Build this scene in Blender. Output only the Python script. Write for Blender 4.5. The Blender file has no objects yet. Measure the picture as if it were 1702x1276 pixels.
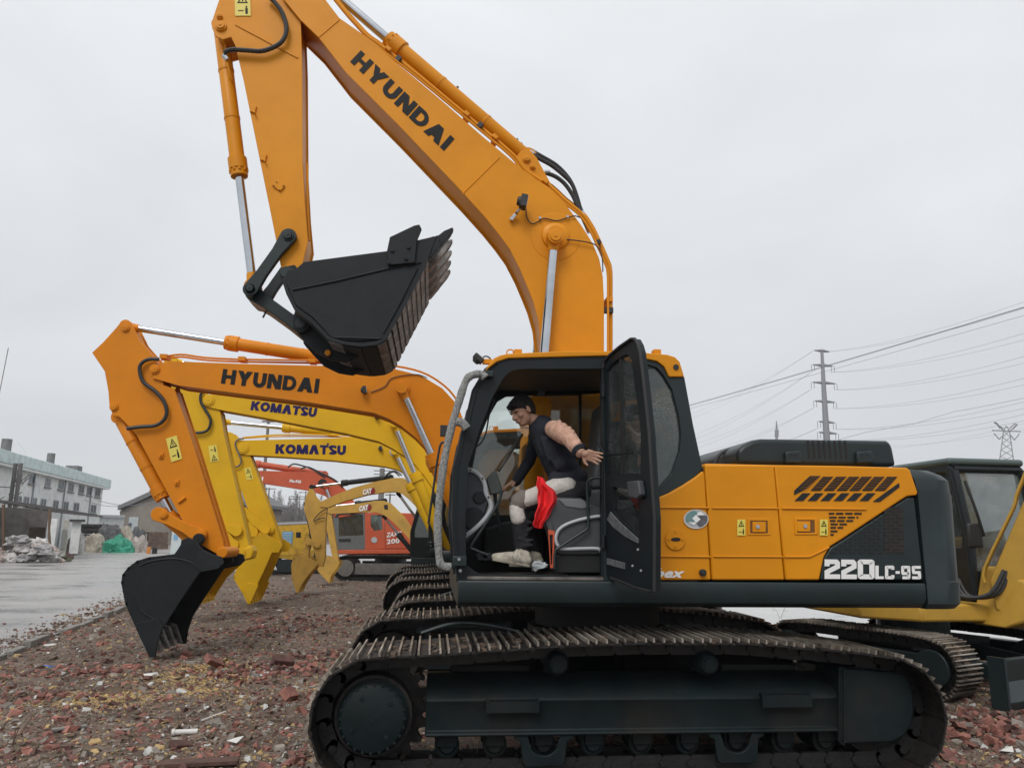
import bpy, bmesh, math, random
import numpy as np
from mathutils import Vector, Matrix, noise
R = math.radians
random.seed(7); RNG = np.random.default_rng(11)
SC = bpy.context.scene
COL = SC.collection

# ------------------------------------------------------------------ camera
FPX, PW, PH = 1265.0, 1702.0, 1276.0
YAW, PITCH, ROLL = R(5.7), math.atan(252/1265.0), R(.72)
CAM = Vector((-1.5107, -7.1072, 1.5728))
FWD = Vector((math.sin(YAW)*math.cos(PITCH), math.cos(YAW)*math.cos(PITCH), math.sin(PITCH)))
r0 = Vector((math.cos(YAW), -math.sin(YAW), 0)); u0 = r0.cross(FWD)
RT = r0*math.cos(ROLL)+u0*math.sin(ROLL); UP = u0*math.cos(ROLL)-r0*math.sin(ROLL)
cd = bpy.data.cameras.new('camera'); co = bpy.data.objects.new('camera', cd); COL.objects.link(co)
m = Matrix.Identity(4)
for i in range(3):
    m[i][0] = RT[i]; m[i][1] = UP[i]; m[i][2] = -FWD[i]; m[i][3] = CAM[i]
co.matrix_world = m
cd.sensor_width = 36; cd.sensor_fit = 'HORIZONTAL'; cd.lens = FPX/PW*36
cd.clip_start = .05; cd.clip_end = 3000
SC.camera = co

# ------------------------------------------------------------------ world, sun, exposure
SUN_EL, SUN_AZ = R(48), R(205)      # direction the light comes from (behind the photographer, high, veiled)
w = bpy.data.worlds.new('World'); SC.world = w; w.use_nodes = True
nt = w.node_tree; N = nt.nodes; L = nt.links; N.clear()
out = N.new('ShaderNodeOutputWorld'); bg = N.new('ShaderNodeBackground'); bg.inputs[1].default_value = 1.0
sky = N.new('ShaderNodeTexSky'); sky.sky_type = 'NISHITA'; sky.sun_disc = False
sky.sun_elevation = SUN_EL; sky.sun_rotation = SUN_AZ
skm = N.new('ShaderNodeVectorMath'); skm.operation = 'SCALE'; skm.inputs['Scale'].default_value = .09
L.new(sky.outputs[0], skm.inputs[0])
tc = N.new('ShaderNodeTexCoord'); sep = N.new('ShaderNodeSeparateXYZ'); L.new(tc.outputs['Generated'], sep.inputs[0])
ramp = N.new('ShaderNodeValToRGB'); L.new(sep.outputs['Z'], ramp.inputs[0])
cr = ramp.color_ramp; cr.elements[0].position = 0; cr.elements[0].color = (.685, .70, .722, 1)
cr.elements[1].position = 1; cr.elements[1].color = (1.0, 1.025, 1.05, 1)
e = cr.elements.new(.12); e.color = (.66, .68, .705, 1)
e = cr.elements.new(.35); e.color = (.735, .76, .785, 1)
e = cr.elements.new(.6); e.color = (.80, .825, .85, 1)
mp = N.new('ShaderNodeMapping'); mp.inputs['Scale'].default_value = (1.3, 1.3, 3.2); L.new(tc.outputs['Generated'], mp.inputs[0])
nz = N.new('ShaderNodeTexNoise'); nz.inputs['Scale'].default_value = 1.5; nz.inputs['Detail'].default_value = 5; nz.inputs['Distortion'].default_value = .6
L.new(mp.outputs[0], nz.inputs[0])
mr = N.new('ShaderNodeMapRange'); mr.inputs[1].default_value = .3; mr.inputs[2].default_value = .7; mr.inputs[3].default_value = .925; mr.inputs[4].default_value = 1.05
L.new(nz.outputs[0], mr.inputs[0])
ml = N.new('ShaderNodeVectorMath'); ml.operation = 'SCALE'; L.new(ramp.outputs[0], ml.inputs[0]); L.new(mr.outputs[0], ml.inputs['Scale'])
mx = N.new('ShaderNodeMix'); mx.data_type = 'RGBA'; mx.inputs[0].default_value = .95
L.new(skm.outputs[0], mx.inputs[6]); L.new(ml.outputs[0], mx.inputs[7]); L.new(mx.outputs[2], bg.inputs[0]); L.new(bg.outputs[0], out.inputs[0])
sl = bpy.data.lights.new('sun', 'SUN'); sl.energy = 1.45; sl.angle = R(25); sl.color = (1, .97, .93)
so = bpy.data.objects.new('sun', sl); COL.objects.link(so)
sd = Vector((math.sin(SUN_AZ)*math.cos(SUN_EL), math.cos(SUN_AZ)*math.cos(SUN_EL), math.sin(SUN_EL)))
so.rotation_euler = sd.to_track_quat('Z', 'Y').to_euler(); so.location = (0, -20, 30)
SC.view_settings.view_transform = 'Standard'; SC.view_settings.look = 'None'; SC.view_settings.gamma = 1
SC.view_settings.use_curve_mapping = False; SC.view_settings.exposure = 0.14

# ------------------------------------------------------------------ helpers: photo ray -> point on a real plane
def ray(px, py): return FWD + RT*((px-851)/FPX) - UP*((py-638)/FPX)
def at(px, py, Y):
    d = ray(px, py); return CAM + d*((Y-CAM.y)/d.y)
def onp(px, py, P0, n):
    d = ray(px, py); return CAM + d*((P0-CAM).dot(n)/d.dot(n))
HF = Vector((math.sin(YAW), math.cos(YAW), 0)); HR = Vector((math.cos(YAW), -math.sin(YAW), 0))
def pt(px, py, D):                       # point at horizontal distance D in front of the camera
    d = ray(px, py); return CAM + d*(D/d.dot(HF))
GZ = -0.10
def gr(px, py, z=GZ):
    d = ray(px, py); return CAM + d*((z-CAM.z)/d.z)
def scr(P):
    d = Vector(P)-CAM; z = d.dot(FWD); return (851+FPX*d.dot(RT)/z, 638-FPX*d.dot(UP)/z)
def atl(pts, Y): return [at(x, y, Y) for x, y in pts]

# ------------------------------------------------------------------ materials
MATS = {}
def mat(name, col, rough=.5, metal=0, var=.0, vscale=6, bump=0, bscale=40, spec=.5, coat=0, col2=None, dirt=0, dirtcol=(.10, .075, .05), emis=None, detail=6):
    if name in MATS: return MATS[name]
    M = bpy.data.materials.new(name); M.use_nodes = True; t = M.node_tree; n = t.nodes; l = t.links
    b = n['Principled BSDF']; b.inputs['Roughness'].default_value = rough; b.inputs['Metallic'].default_value = metal
    b.inputs['Specular IOR Level'].default_value = spec
    if coat: b.inputs['Coat Weight'].default_value = coat; b.inputs['Coat Roughness'].default_value = .12
    c4 = (*col, 1); b.inputs['Base Color'].default_value = c4
    tcn = n.new('ShaderNodeTexCoord'); cur = None
    def nzn(s, d=detail):
        k = n.new('ShaderNodeTexNoise'); k.inputs['Scale'].default_value = s; k.inputs['Detail'].default_value = d; k.inputs['Roughness'].default_value = .62
        l.new(tcn.outputs['Object'], k.inputs[0]); return k
    if var or col2:
        k = nzn(vscale); mrn = n.new('ShaderNodeMapRange'); mrn.inputs[1].default_value = .35; mrn.inputs[2].default_value = .65
        l.new(k.outputs[0], mrn.inputs[0]); mi = n.new('ShaderNodeMix'); mi.data_type = 'RGBA'; l.new(mrn.outputs[0], mi.inputs[0])
        if col2: mi.inputs[6].default_value = c4; mi.inputs[7].default_value = (*col2, 1)
        else:
            mi.inputs[6].default_value = (*[c*(1-var) for c in col], 1); mi.inputs[7].default_value = (*[min(1, c*(1+var)) for c in col], 1)
        cur = mi.outputs[2]
    if dirt:
        k = nzn(2.3, 9); mrn = n.new('ShaderNodeMapRange'); mrn.inputs[1].default_value = .48; mrn.inputs[2].default_value = .72; mrn.inputs[4].default_value = dirt
        l.new(k.outputs[0], mrn.inputs[0]); mi = n.new('ShaderNodeMix'); mi.data_type = 'RGBA'; l.new(mrn.outputs[0], mi.inputs[0])
        if cur: l.new(cur, mi.inputs[6])
        else: mi.inputs[6].default_value = c4
        mi.inputs[7].default_value = (*dirtcol, 1); cur = mi.outputs[2]
        m2 = n.new('ShaderNodeMapRange'); m2.inputs[3].default_value = rough; m2.inputs[4].default_value = min(1, rough+.3); l.new(k.outputs[0], m2.inputs[0]); l.new(m2.outputs[0], b.inputs['Roughness'])
    if cur: l.new(cur, b.inputs['Base Color'])
    if bump:
        k = nzn(bscale, 5); bn = n.new('ShaderNodeBump'); bn.inputs['Strength'].default_value = bump; bn.inputs['Distance'].default_value = .02
        l.new(k.outputs[0], bn.inputs['Height']); l.new(bn.outputs[0], b.inputs['Normal'])
    if emis: b.inputs['Emission Color'].default_value = (*emis, 1); b.inputs['Emission Strength'].default_value = 1
    MATS[name] = M; return M
def glassmat(name, tint, gloss=.12, drops=0.0, rough=.03, haze=0.0):
    M = bpy.data.materials.new(name); M.use_nodes = True; t = M.node_tree; n = t.nodes; l = t.links; n.clear()
    o = n.new('ShaderNodeOutputMaterial'); tr = n.new('ShaderNodeBsdfTransparent'); tr.inputs[0].default_value = (*tint, 1)
    g = n.new('ShaderNodeBsdfGlossy'); g.inputs['Roughness'].default_value = rough; g.inputs[0].default_value = (.9, .95, .95, 1)
    fr = n.new('ShaderNodeFresnel'); fr.inputs[0].default_value = 1.5
    ma = n.new('ShaderNodeMath'); ma.operation = 'ADD'; ma.inputs[1].default_value = gloss; l.new(fr.outputs[0], ma.inputs[0])
    mxx = n.new('ShaderNodeMixShader'); l.new(ma.outputs[0], mxx.inputs[0]); l.new(tr.outputs[0], mxx.inputs[1]); l.new(g.outputs[0], mxx.inputs[2])
    last = mxx.outputs[0]
    if drops or haze:
        df = n.new('ShaderNodeBsdfDiffuse'); df.inputs[0].default_value = (.55, .6, .6, 1)
        tcn = n.new('ShaderNodeTexCoord'); v = n.new('ShaderNodeTexVoronoi'); v.inputs['Scale'].default_value = 95; l.new(tcn.outputs['Object'], v.inputs[0])
        mrn = n.new('ShaderNodeMapRange'); mrn.inputs[1].default_value = .25; mrn.inputs[2].default_value = .45; mrn.inputs[3].default_value = haze+drops; mrn.inputs[4].default_value = haze; l.new(v.outputs['Distance'], mrn.inputs[0])
        k = n.new('ShaderNodeTexNoise'); k.inputs['Scale'].default_value = 5; k.inputs['Detail'].default_value = 6; l.new(tcn.outputs['Object'], k.inputs[0])
        mm = n.new('ShaderNodeMath'); mm.operation = 'MULTIPLY'; l.new(mrn.outputs[0], mm.inputs[0]); 
        m3 = n.new('ShaderNodeMapRange'); m3.inputs[1].default_value = .3; m3.inputs[2].default_value = .65; m3.inputs[3].default_value = .3; l.new(k.outputs[0], m3.inputs[0]); l.new(m3.outputs[0], mm.inputs[1])
        ms = n.new('ShaderNodeMixShader'); l.new(mm.outputs[0], ms.inputs[0]); l.new(last, ms.inputs[1]); l.new(df.outputs[0], ms.inputs[2]); last = ms.outputs[0]
    l.new(last, o.inputs[0]); MATS[name] = M; return M

DARKM = mat('muddy_undercarriage_paint', (.008, .014, .0155), .40, var=.2, vscale=4, dirt=.55, dirtcol=(.030, .024, .018), spec=.18, bump=.15, bscale=14)
ORANGE = mat('orange_paint', (.67, .255, .003), .34, var=.07, vscale=1.2, coat=.06, bump=.02, bscale=3, spec=.24, dirt=.16, dirtcol=(.34, .115, .006))
ORANGE2 = mat('deep_orange_paint', (.65, .215, .004), .36, var=.06, vscale=1.5, coat=.04, dirt=.10, spec=.22)
YELLOW = mat('yellow_paint', (.68, .395, .010), .40, var=.05, vscale=1.5, coat=.04, dirt=.10, spec=.22)
OCHRE = mat('ochre_paint', (.56, .33, .06), .45, var=.08, vscale=2, dirt=.30)
REDP = mat('vermilion_paint', (.50, .085, .032), .45, var=.08, vscale=2, dirt=.2)
DARK = mat('dark_green_grey_paint', (.014, .024, .026), .28, var=.15, vscale=3, coat=.06, dirt=.12, dirtcol=(.035, .033, .030), spec=.36)
CABD = mat('charcoal_frame_paint', (.009, .013, .015), .42, var=.12, vscale=4, bump=.03, spec=.28)
BUCK = mat('black_bucket_paint', (.007, .010, .012), .42, var=.2, vscale=5, spec=.30, dirt=.22, dirtcol=(.05, .05, .05), bump=.12, bscale=12)
WORN = mat('worn_steel', (.20, .18, .165), .55, .2, col2=(.09, .08, .07), vscale=9, bump=.3, bscale=30)
STEEL = mat('muddy_track_steel', (.020, .016, .013), .6, .2, col2=(.007, .006, .006), vscale=14, bump=.5, bscale=30)
GROUS = mat('polished_grouser_steel', (.46, .41, .35), .40, .3, col2=(.06, .048, .038), vscale=2.6, bump=.3, bscale=30)
LINKM = mat('black_chain_link', (.008, .007, .0065), .55, var=.3, bump=.3)  # near-black links, tone varied at random
MUD = mat('packed_mud', (.17, .115, .08), .85, col2=(.025, .018, .014), vscale=22, bump=.8, bscale=50)
CHROME = mat('chrome_rod', (.50, .52, .55), .16, 1.0, var=.1, vscale=4)
RUBBER = mat('black_rubber', (.018, .018, .019), .5, bump=.2, bscale=80)
BLACK = mat('matte_black', (.008, .009, .010), .7)
GREYPL = mat('grey_cab_plastic', (.055, .06, .065), .55, var=.1, bump=.1, bscale=120)
LGREY = mat('light_grey_trim', (.42, .44, .46), .4)
WHITE = mat('white_lettering', (.80, .80, .79), .45)
TEXTD = mat('dark_lettering', (.009, .010, .011), .6, spec=.25)
NAVY = mat('navy_lettering', (.014, .010, .085), .55, spec=.25)
STICK = mat('yellow_sticker', (.72, .60, .10), .5)
REDC = mat('red_cloth', (.78, .015, .02), .75, var=.12, vscale=14, bump=.4, bscale=40)
FOAM = mat('foam_wrap', (.52, .52, .50), .6, col2=(.14, .15, .15), vscale=70, bump=1.0, bscale=160)
GLASS = glassmat('clear_cab_glass', (.72, .80, .78), .04, .12)
DGLASS = glassmat('rain_speckled_glass', (.34, .42, .40), .04, .20, haze=.05)
FGLASS = glassmat('smeared_windscreen_glass', (.72, .78, .70), .04, .25, haze=.30)

# ------------------------------------------------------------------ objects
INV = {}
def E(name, loc, label, cat, group=None, rotz=0, local=False):
    o = bpy.data.objects.new(name, None); COL.objects.link(o); o.location = loc; o.rotation_euler = (0, 0, rotz)
    o.empty_display_size = .2
    INV[o.name] = Matrix.Identity(4) if local else Matrix.Translation(-Vector(loc))
    tag(o, label, cat, group); return o
def tag(o, label=None, cat=None, group=None, kind=None):
    if label: o['label'] = label
    if cat: o['category'] = cat
    if group: o['group'] = group
    if kind: o['kind'] = kind
    return o
def rename(o, name): o.name = name
class MB:
    def __init__(s): s.v = []; s.f = []; s.mi = []; s.k = 0
    def add(s, vs, fs):
        b = len(s.v); s.v += [tuple(v) for v in vs]; s.f += [tuple(b+i for i in f) for f in fs]; s.mi += [s.k]*len(fs); return s
    def box(s, c, d, M=None):
        x, y, z = d[0]/2, d[1]/2, d[2]/2; c = Vector(c)
        vs = [Vector(p) for p in ((-x,-y,-z),(x,-y,-z),(x,y,-z),(-x,y,-z),(-x,-y,z),(x,-y,z),(x,y,z),(-x,y,z))]
        if M is not None: vs = [M @ v for v in vs]
        return s.add([v+c for v in vs], ((0,3,2,1),(4,5,6,7),(0,1,5,4),(1,2,6,5),(2,3,7,6),(3,0,4,7)))
    def bb(s, a, b): return s.box([(a[i]+b[i])/2 for i in range(3)], [abs(a[i]-b[i]) for i in range(3)])
    def prism(s, P, off):
        P = [Vector(p) for p in P]; off = Vector(off) if not isinstance(off, (int, float)) else Vector((0, off, 0)); n = len(P)
        return s.add(P+[p+off for p in P], [tuple(range(n)), tuple(range(2*n-1, n-1, -1))]+[(i, i+n, (i+1) % n+n, (i+1) % n) for i in range(n)])
    def ring(s, A, B, off):            # A outer, B inner loops, same count
        A = [Vector(p) for p in A]; B = [Vector(p) for p in B]; off = Vector(off) if not isinstance(off, (int, float)) else Vector((0, off, 0)); n = len(A)
        vs = A+B+[p+off for p in A]+[p+off for p in B]; fs = []
        for i in range(n):
            j = (i+1) % n
            fs += [(i, j, n+j, n+i), (2*n+j, 2*n+i, 3*n+i, 3*n+j), (i, 2*n+i, 2*n+j, j), (n+i, n+j, 3*n+j, 3*n+i)]
        return s.add(vs, fs)
    def tube(s, pts, r, n=8, cap=True, smooth_path=0):
        pts = [Vector(p) for p in pts]
        n0 = len(pts)
        if smooth_path: pts = spline(pts, smooth_path)
        rs = list(r) if isinstance(r, (list, tuple)) else [r]*len(pts)
        if len(rs) != len(pts): rs = [float(q) for q in np.interp(np.linspace(0, 1, len(pts)), np.linspace(0, 1, len(rs)), rs)]
        vs = []; fs = []; prev = None
        for i, p in enumerate(pts):
            t = (pts[min(i+1, len(pts)-1)]-pts[max(i-1, 0)]).normalized()
            if prev is None:
                a = Vector((0, 0, 1)) if abs(t.z) < .9 else Vector((1, 0, 0)); u = t.cross(a).normalized()
            else: u = (prev-t*prev.dot(t)).normalized()
            prev = u; v = t.cross(u)
            for k in range(n):
                an = 2*math.pi*k/n; vs.append(p+(u*math.cos(an)+v*math.sin(an))*rs[i])
        for i in range(len(pts)-1):
            for k in range(n):
                a = i*n+k; b = i*n+(k+1) % n; fs.append((a, b, b+n, a+n))
        if cap: fs.append(tuple(range(n-1, -1, -1))); fs.append(tuple(range((len(pts)-1)*n, len(pts)*n)))
        return s.add(vs, fs)
    def cyl(s, a, b, r, r2=None, n=24):
        return s.tube([a, b], [r, r if r2 is None else r2], n)
    def build_each(s, name, m, parent=None, **k):
        """every loose piece becomes an object of its own"""
        par = list(range(len(s.v)))
        def fd(i):
            while par[i] != i: par[i] = par[par[i]]; i = par[i]
            return i
        for f in s.f:
            a = fd(f[0])
            for i in f[1:]: par[fd(i)] = a
        G = {}
        for j, f in enumerate(s.f): G.setdefault(fd(f[0]), []).append(j)
        for js in G.values():
            q = MB(); mp_ = {}
            for j in js:
                for i in s.f[j]:
                    if i not in mp_: mp_[i] = len(q.v); q.v.append(s.v[i])
                q.f.append(tuple(mp_[i] for i in s.f[j])); q.mi.append(s.mi[j])
            o = q.build(name, m, parent, **k)
        return o
    def build(s, name, m, parent=None, bevel=0, smooth=False, seg=2, label=None, ang=35):
        me = bpy.data.meshes.new(name); me.from_pydata(s.v, [], s.f)
        for q in (m if isinstance(m, (list, tuple)) else [m]): me.materials.append(q)
        if any(s.mi): me.polygons.foreach_set('material_index', s.mi)
        bm = bmesh.new(); bm.from_mesh(me); bmesh.ops.recalc_face_normals(bm, faces=bm.faces); bm.to_mesh(me); bm.free()
        o = bpy.data.objects.new(name, me); COL.objects.link(o)
        if parent is not None:
            o.parent = parent
            if parent.name in INV and parent.type == 'EMPTY': o.matrix_parent_inverse = INV[parent.name]
        if smooth or bevel:
            for p in me.polygons: p.use_smooth = True
            bm = bmesh.new(); bm.from_mesh(me); lim = R(ang)
            for ed in bm.edges:
                if len(ed.link_faces) != 2 or ed.calc_face_angle(9) > lim: ed.smooth = False
            bm.to_mesh(me); bm.free()
        if bevel:
            md = o.modifiers.new('bevel', 'BEVEL'); md.width = bevel; md.segments = seg; md.limit_method = 'ANGLE'; md.angle_limit = R(40); md.harden_normals = False
        if label: o['label'] = label
        return o
def spline(pts, k=6):
    P = [Vector(p) for p in pts]; out = []
    for i in range(len(P)-1):
        p0 = P[max(i-1, 0)]; p1 = P[i]; p2 = P[i+1]; p3 = P[min(i+2, len(P)-1)]
        for j in range(k):
            t = j/k; out.append(.5*((2*p1)+(p2-p0)*t+(2*p0-5*p1+4*p2-p3)*t*t+(3*p1-p0-3*p2+p3)*t**3))
    out.append(P[-1]); return out
def resample(loop, n, closed=True):
    P = [Vector(p) for p in loop]; 
    if closed: P = P+[P[0]]
    d = [0]
    for a, b in zip(P, P[1:]): d.append(d[-1]+(b-a).length)
    T = d[-1]; out = []; j = 0
    cnt = n if closed else n-1
    for i in range(n):
        s = T*i/cnt
        while j < len(d)-2 and d[j+1] < s: j += 1
        sg = d[j+1]-d[j]; out.append(P[j].lerp(P[j+1], (s-d[j])/sg if sg > 1e-9 else 0))
    return out
def frame_ring(mb, outer, inner, off, n=64):
    """ring between an outer and an inner loop matched by angle about the inner loop's centre"""
    O = resample(outer, 400); I = resample(inner, 400)
    c = sum(I, Vector())/len(I); e1 = (O[0]-c).normalized(); nn = Vector(off).normalized() if not isinstance(off, (int, float)) else Vector((0, 1, 0)); e1 = (e1-nn*e1.dot(nn)).normalized(); e2 = nn.cross(e1)
    def an(p): q = p-c; return math.atan2(q.dot(e2), q.dot(e1)) % (2*math.pi)
    def crit(Lp): return [an(Vector(p)) for p in Lp]
    angs = sorted(set([round(a, 5) for a in crit(outer)+crit(inner)]+[round(2*math.pi*k/n, 5) for k in range(n)]))
    def samp(Lp, A):
        best = None; P = [Vector(p) for p in Lp]; dr = e1*math.cos(A)+e2*math.sin(A); pr = -e1*math.sin(A)+e2*math.cos(A)
        for i in range(len(P)):
            a = P[i]-c; b = P[(i+1) % len(P)]-c; sa = a.dot(pr); sb = b.dot(pr)
            if (sa <= 0 <= sb or sb <= 0 <= sa) and abs(sa-sb) > 1e-12:
                t = sa/(sa-sb); q = a.lerp(b, t); s_ = q.dot(dr)
                if s_ > 0 and (best is None or s_ > best[0]): best = (s_, q+c)
        return best[1] if best else P[0]
    mb.ring([samp(outer, a) for a in angs], [samp(inner, a) for a in angs], off)
def text(name, body, bl, br, tl, m, parent, off=0.0, shear=0.0, lift=.0025, thick=.001, sp=1.08):
    cu = bpy.data.curves.new(name, 'FONT'); cu.body = body; cu.offset = off; cu.shear = shear; cu.resolution_u = 4; cu.space_character = sp
    ob = bpy.data.objects.new(name, cu); COL.objects.link(ob)
    me = bpy.data.meshes.new_from_object(ob); bpy.data.objects.remove(ob); bpy.data.curves.remove(cu)
    n = len(me.vertices); a = np.zeros(n*3); me.vertices.foreach_get('co', a); a = a.reshape(-1, 3)
    mn, mxv = a.min(0), a.max(0); bl, br, tl = Vector(bl), Vector(br), Vector(tl); ex, ey = br-bl, tl-bl
    nr = ex.cross(ey).normalized()
    if nr.dot(CAM-bl) < 0: nr = -nr
    u = (a[:, 0]-mn[0])/(mxv[0]-mn[0]); v = (a[:, 1]-mn[1])/(mxv[1]-mn[1])
    bl_ = np.array(bl+nr*lift); P = bl_+u[:, None]*np.array(ex)+v[:, None]*np.array(ey)
    me.vertices.foreach_set('co', P.ravel()); me.update(); me.materials.clear(); me.materials.append(m)
    for p in me.polygons: p.material_index = 0
    me.shade_flat()
    o = bpy.data.objects.new(name, me); COL.objects.link(o)
    if parent is not None:
        o.parent = parent
        if parent.name in INV and parent.type == 'EMPTY': o.matrix_parent_inverse = INV[parent.name]
    sol = o.modifiers.new('t', 'SOLIDIFY'); sol.thickness = thick; sol.offset = 0
    return o
def kids(o): return [c for c in bpy.data.objects if c.parent == o]
def warning_sticker(quad, parent, flip=False):
    """quad: bl, br, tr, tl world points"""
    bl, br, tr, tl = [Vector(q) for q in quad]; ex, ey = br-bl, tl-bl; n = ex.cross(ey).normalized()
    if n.dot(CAM-bl) < 0: n = -n
    P = lambda u, v, l: bl+ex*u+ey*v+n*l
    b = MB(); b.prism([P(0,0,.003), P(1,0,.003), P(1,1,.003), P(0,1,.003)], n*.002)
    o = b.build('warning_sticker', STICK, parent)
    g = MB(); o1, o2 = (.5, 0) if not flip else (0, .5)
    g.ring([P(.15,o1+.06,.006), P(.85,o1+.06,.006), P(.5,o1+.44,.006)], [P(.27,o1+.11,.006), P(.73,o1+.11,.006), P(.5,o1+.35,.006)], n*.001)
    g.prism([P(.46,o1+.14,.006), P(.54,o1+.14,.006), P(.54,o1+.27,.006), P(.46,o1+.27,.006)], n*.001)
    g.prism([P(.66,o2+.08,.006), P(.82,o2+.08,.006), P(.82,o2+.33,.006), P(.66,o2+.33,.006)], n*.001)
    g.prism([P(.69,o2+.35,.006), P(.79,o2+.35,.006), P(.79,o2+.43,.006), P(.69,o2+.43,.006)], n*.001)
    g.prism([P(.2,o2+.2,.006), P(.55,o2+.2,.006), P(.55,o2+.24,.006), P(.2,o2+.24,.006)], n*.001)
    g.build('pictogram', TEXTD, o); return o
# block lettering drawn stroke by stroke, each stroke a thin plate a hair above the last
def arc(cx, cy, rx, ry, a0, a1, n=8): return [(cx+rx*math.cos(R(a0+(a1-a0)*k/n)), cy+ry*math.sin(R(a0+(a1-a0)*k/n))) for k in range(n+1)]
def strip(P, t):
    """thick open line -> polygon with mitred corners"""
    P = [Vector((x, y)) for x, y in P]; P = [p for i, p in enumerate(P) if i == 0 or (p-P[i-1]).length > 1e-4]; Lf, Rg = [], []
    for i, p in enumerate(P):
        d1 = (p-P[i-1]).normalized() if i else (P[1]-p).normalized(); d2 = (P[i+1]-p).normalized() if i < len(P)-1 else d1
        n1, n2 = Vector((-d1.y, d1.x)), Vector((-d2.y, d2.x)); m_ = (n1+n2).normalized(); k = t/2/max(.4, m_.dot(n1)); Lf.append(p+m_*k); Rg.append(p-m_*k)
    return [[(q.x, q.y) for q in (Lf[i], Lf[i+1], Rg[i+1], Rg[i])] for i in range(len(P)-1)]
def bar(x0, y0, x1, y1): return [(x0, y0), (x1, y0), (x1, y1), (x0, y1)]
def sla(xb, xt, h, y0=0, y1=1): return [(xb-h, y0), (xb+h, y0), (xt+h, y1), (xt-h, y1)]
def glyph(c, t):
    h = t*.62
    if c == 'H': return .86, [bar(0, 0, t, 1), bar(.86-t, 0, .86, 1), bar(t*.8, .5-t*.42, .86-t*.8, .5+t*.42)]
    if c == 'Y': return .92, [sla(.46, h, h, .42, 1), sla(.46, .92-h, h, .42, 1), bar(.46-t/2, 0, .46+t/2, .47)]
    if c == 'U': return .82, [strip([(t/2, 1), (t/2, .42)]+arc(.41, .42, .41-t/2, .42-t*.42, 180, 360, 12)+[(.82-t/2, 1)], t)]
    if c == 'N': return .88, [bar(0, 0, t, 1), bar(.88-t, 0, .88, 1), sla(.88-t*.62, t*.62, h)]
    if c == 'D': return .86, [bar(0, 0, t, 1), strip([(t*.5, 1-t*.42), (.36, 1-t*.42)]+arc(.40, .5, .46-t/2, .5-t*.42, 90, -90, 12)+[(t*.5, t*.42)], t*.88)]
    if c == 'A': return .98, [sla(h, .49, h), sla(.98-h, .49, h), bar(.24, .20, .74, .20+t*.75)]
    if c == '^': return .98, [sla(h, .49, h), sla(.98-h, .49, h)]
    if c == 'I': return t, [bar(0, 0, t, 1)]
    if c == 'K': return .88, [bar(0, 0, t, 1), sla(.30, .88-h, h, .42, 1), sla(.88-h, .40, h, 0, .56)]
    if c == 'O': return .96, [strip(arc(.48, .5, .48-t/2, .5-t*.45, 88, 272, 14), t), strip(arc(.48, .5, .48-t/2, .5-t*.45, 92, -92, 14), t)]
    if c == 'M': return 1.12, [sla(t*.5, t*.62, t*.5), sla(1.12-t*.5, 1.12-t*.62, t*.5), sla(.56, t*.7, h*.9), sla(.56, 1.12-t*.7, h*.9)]
    if c == 'T': return .80, [bar(0, 1-t*.85, .80, 1), bar(.40-t/2, 0, .40+t/2, 1-t*.5)]
    if c == "'": return -.05, [bar(-t*.75, 1.04, -t*.05, 1.04+t*.6)]
    if c == 'S': return .74, [strip([(.70, .80)]+arc(.37, .76, .29-t*.1, .24-t*.42, 20, 270, 12)[:-3]+arc(.36, .25, .31-t*.1, .25-t*.42, 80, -160, 12), t*.9)]
    if c == '2': return .74, [strip([(t/2, .64), (t/2, 1-t*.5), (.68-t/2, 1-t*.5), (.74-t/2, .93-t*.5), (.74-t/2, .62), (t/2, .34), (t/2, t*.42), (.74, t*.42)], t*.95)]
    if c == '0': return .80, [strip([(.42, 1-t*.45), (.16, 1-t*.45), (t/2, .86), (t/2, .14), (.16, t*.45), (.42, t*.45)], t), strip([(.38, 1-t*.45), (.64, 1-t*.45), (.80-t/2, .86), (.80-t/2, .14), (.64, t*.45), (.38, t*.45)], t)]
    if c == 'L': return .60, [bar(0, 0, t, 1), bar(t*.8, 0, .60, t*.85)]
    if c == 'C': return .68, [strip([(.68-t/2, .70), (.68-t/2, .86), (.54, 1-t*.45), (.15, 1-t*.45), (t/2, .88), (t/2, .12), (.15, t*.45), (.54, t*.45), (.68-t/2, .14), (.68-t/2, .30)], t*.95)]
    if c == '-': return .30, [bar(0, .40, .30, .60)]
    if c == '9': return .68, [strip([(.68-t/2, .42), (.15, .42), (t/2, .50), (t/2, .88), (.15, 1-t*.45), (.54, 1-t*.45), (.68-t/2, .88), (.68-t/2, .14), (.54, t*.45), (.10, t*.45)], t*.9)]
    if c == 's': return .68, [strip([(.66, 1-t*.45), (.15, 1-t*.45), (t/2, .88), (t/2, .62), (.15, .5), (.54, .5), (.68-t/2, .38), (.68-t/2, .12), (.54, t*.45), (.03, t*.45)], t*.9)]
    return .4, []
def blocktext(name, body, bl, br, tl, m, parent, t=.27, gap=.09, lift=.003, slant=0.0):
    bl, br, tl = Vector(bl), Vector(br), Vector(tl); ex, ey = br-bl, tl-bl; nr = ex.cross(ey).normalized()
    if nr.dot(CAM-bl) < 0: nr = -nr
    X = 0; G = []
    for c in body: w_, ps = glyph(c, t); G.append((X, ps)); X += w_+gap
    X -= gap; b = MB(); k = 0
    for x0, ps in G:
        for j, p0 in enumerate(ps):
          for p in (p0 if isinstance(p0[0], list) else [p0]):
            b.prism([bl+ex*((x0+x+slant*y)/X)+ey*y+nr*(lift+.0005*(j % 4)) for x, y in p], -nr*.002)
    return b.build(name, m, parent)
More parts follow.
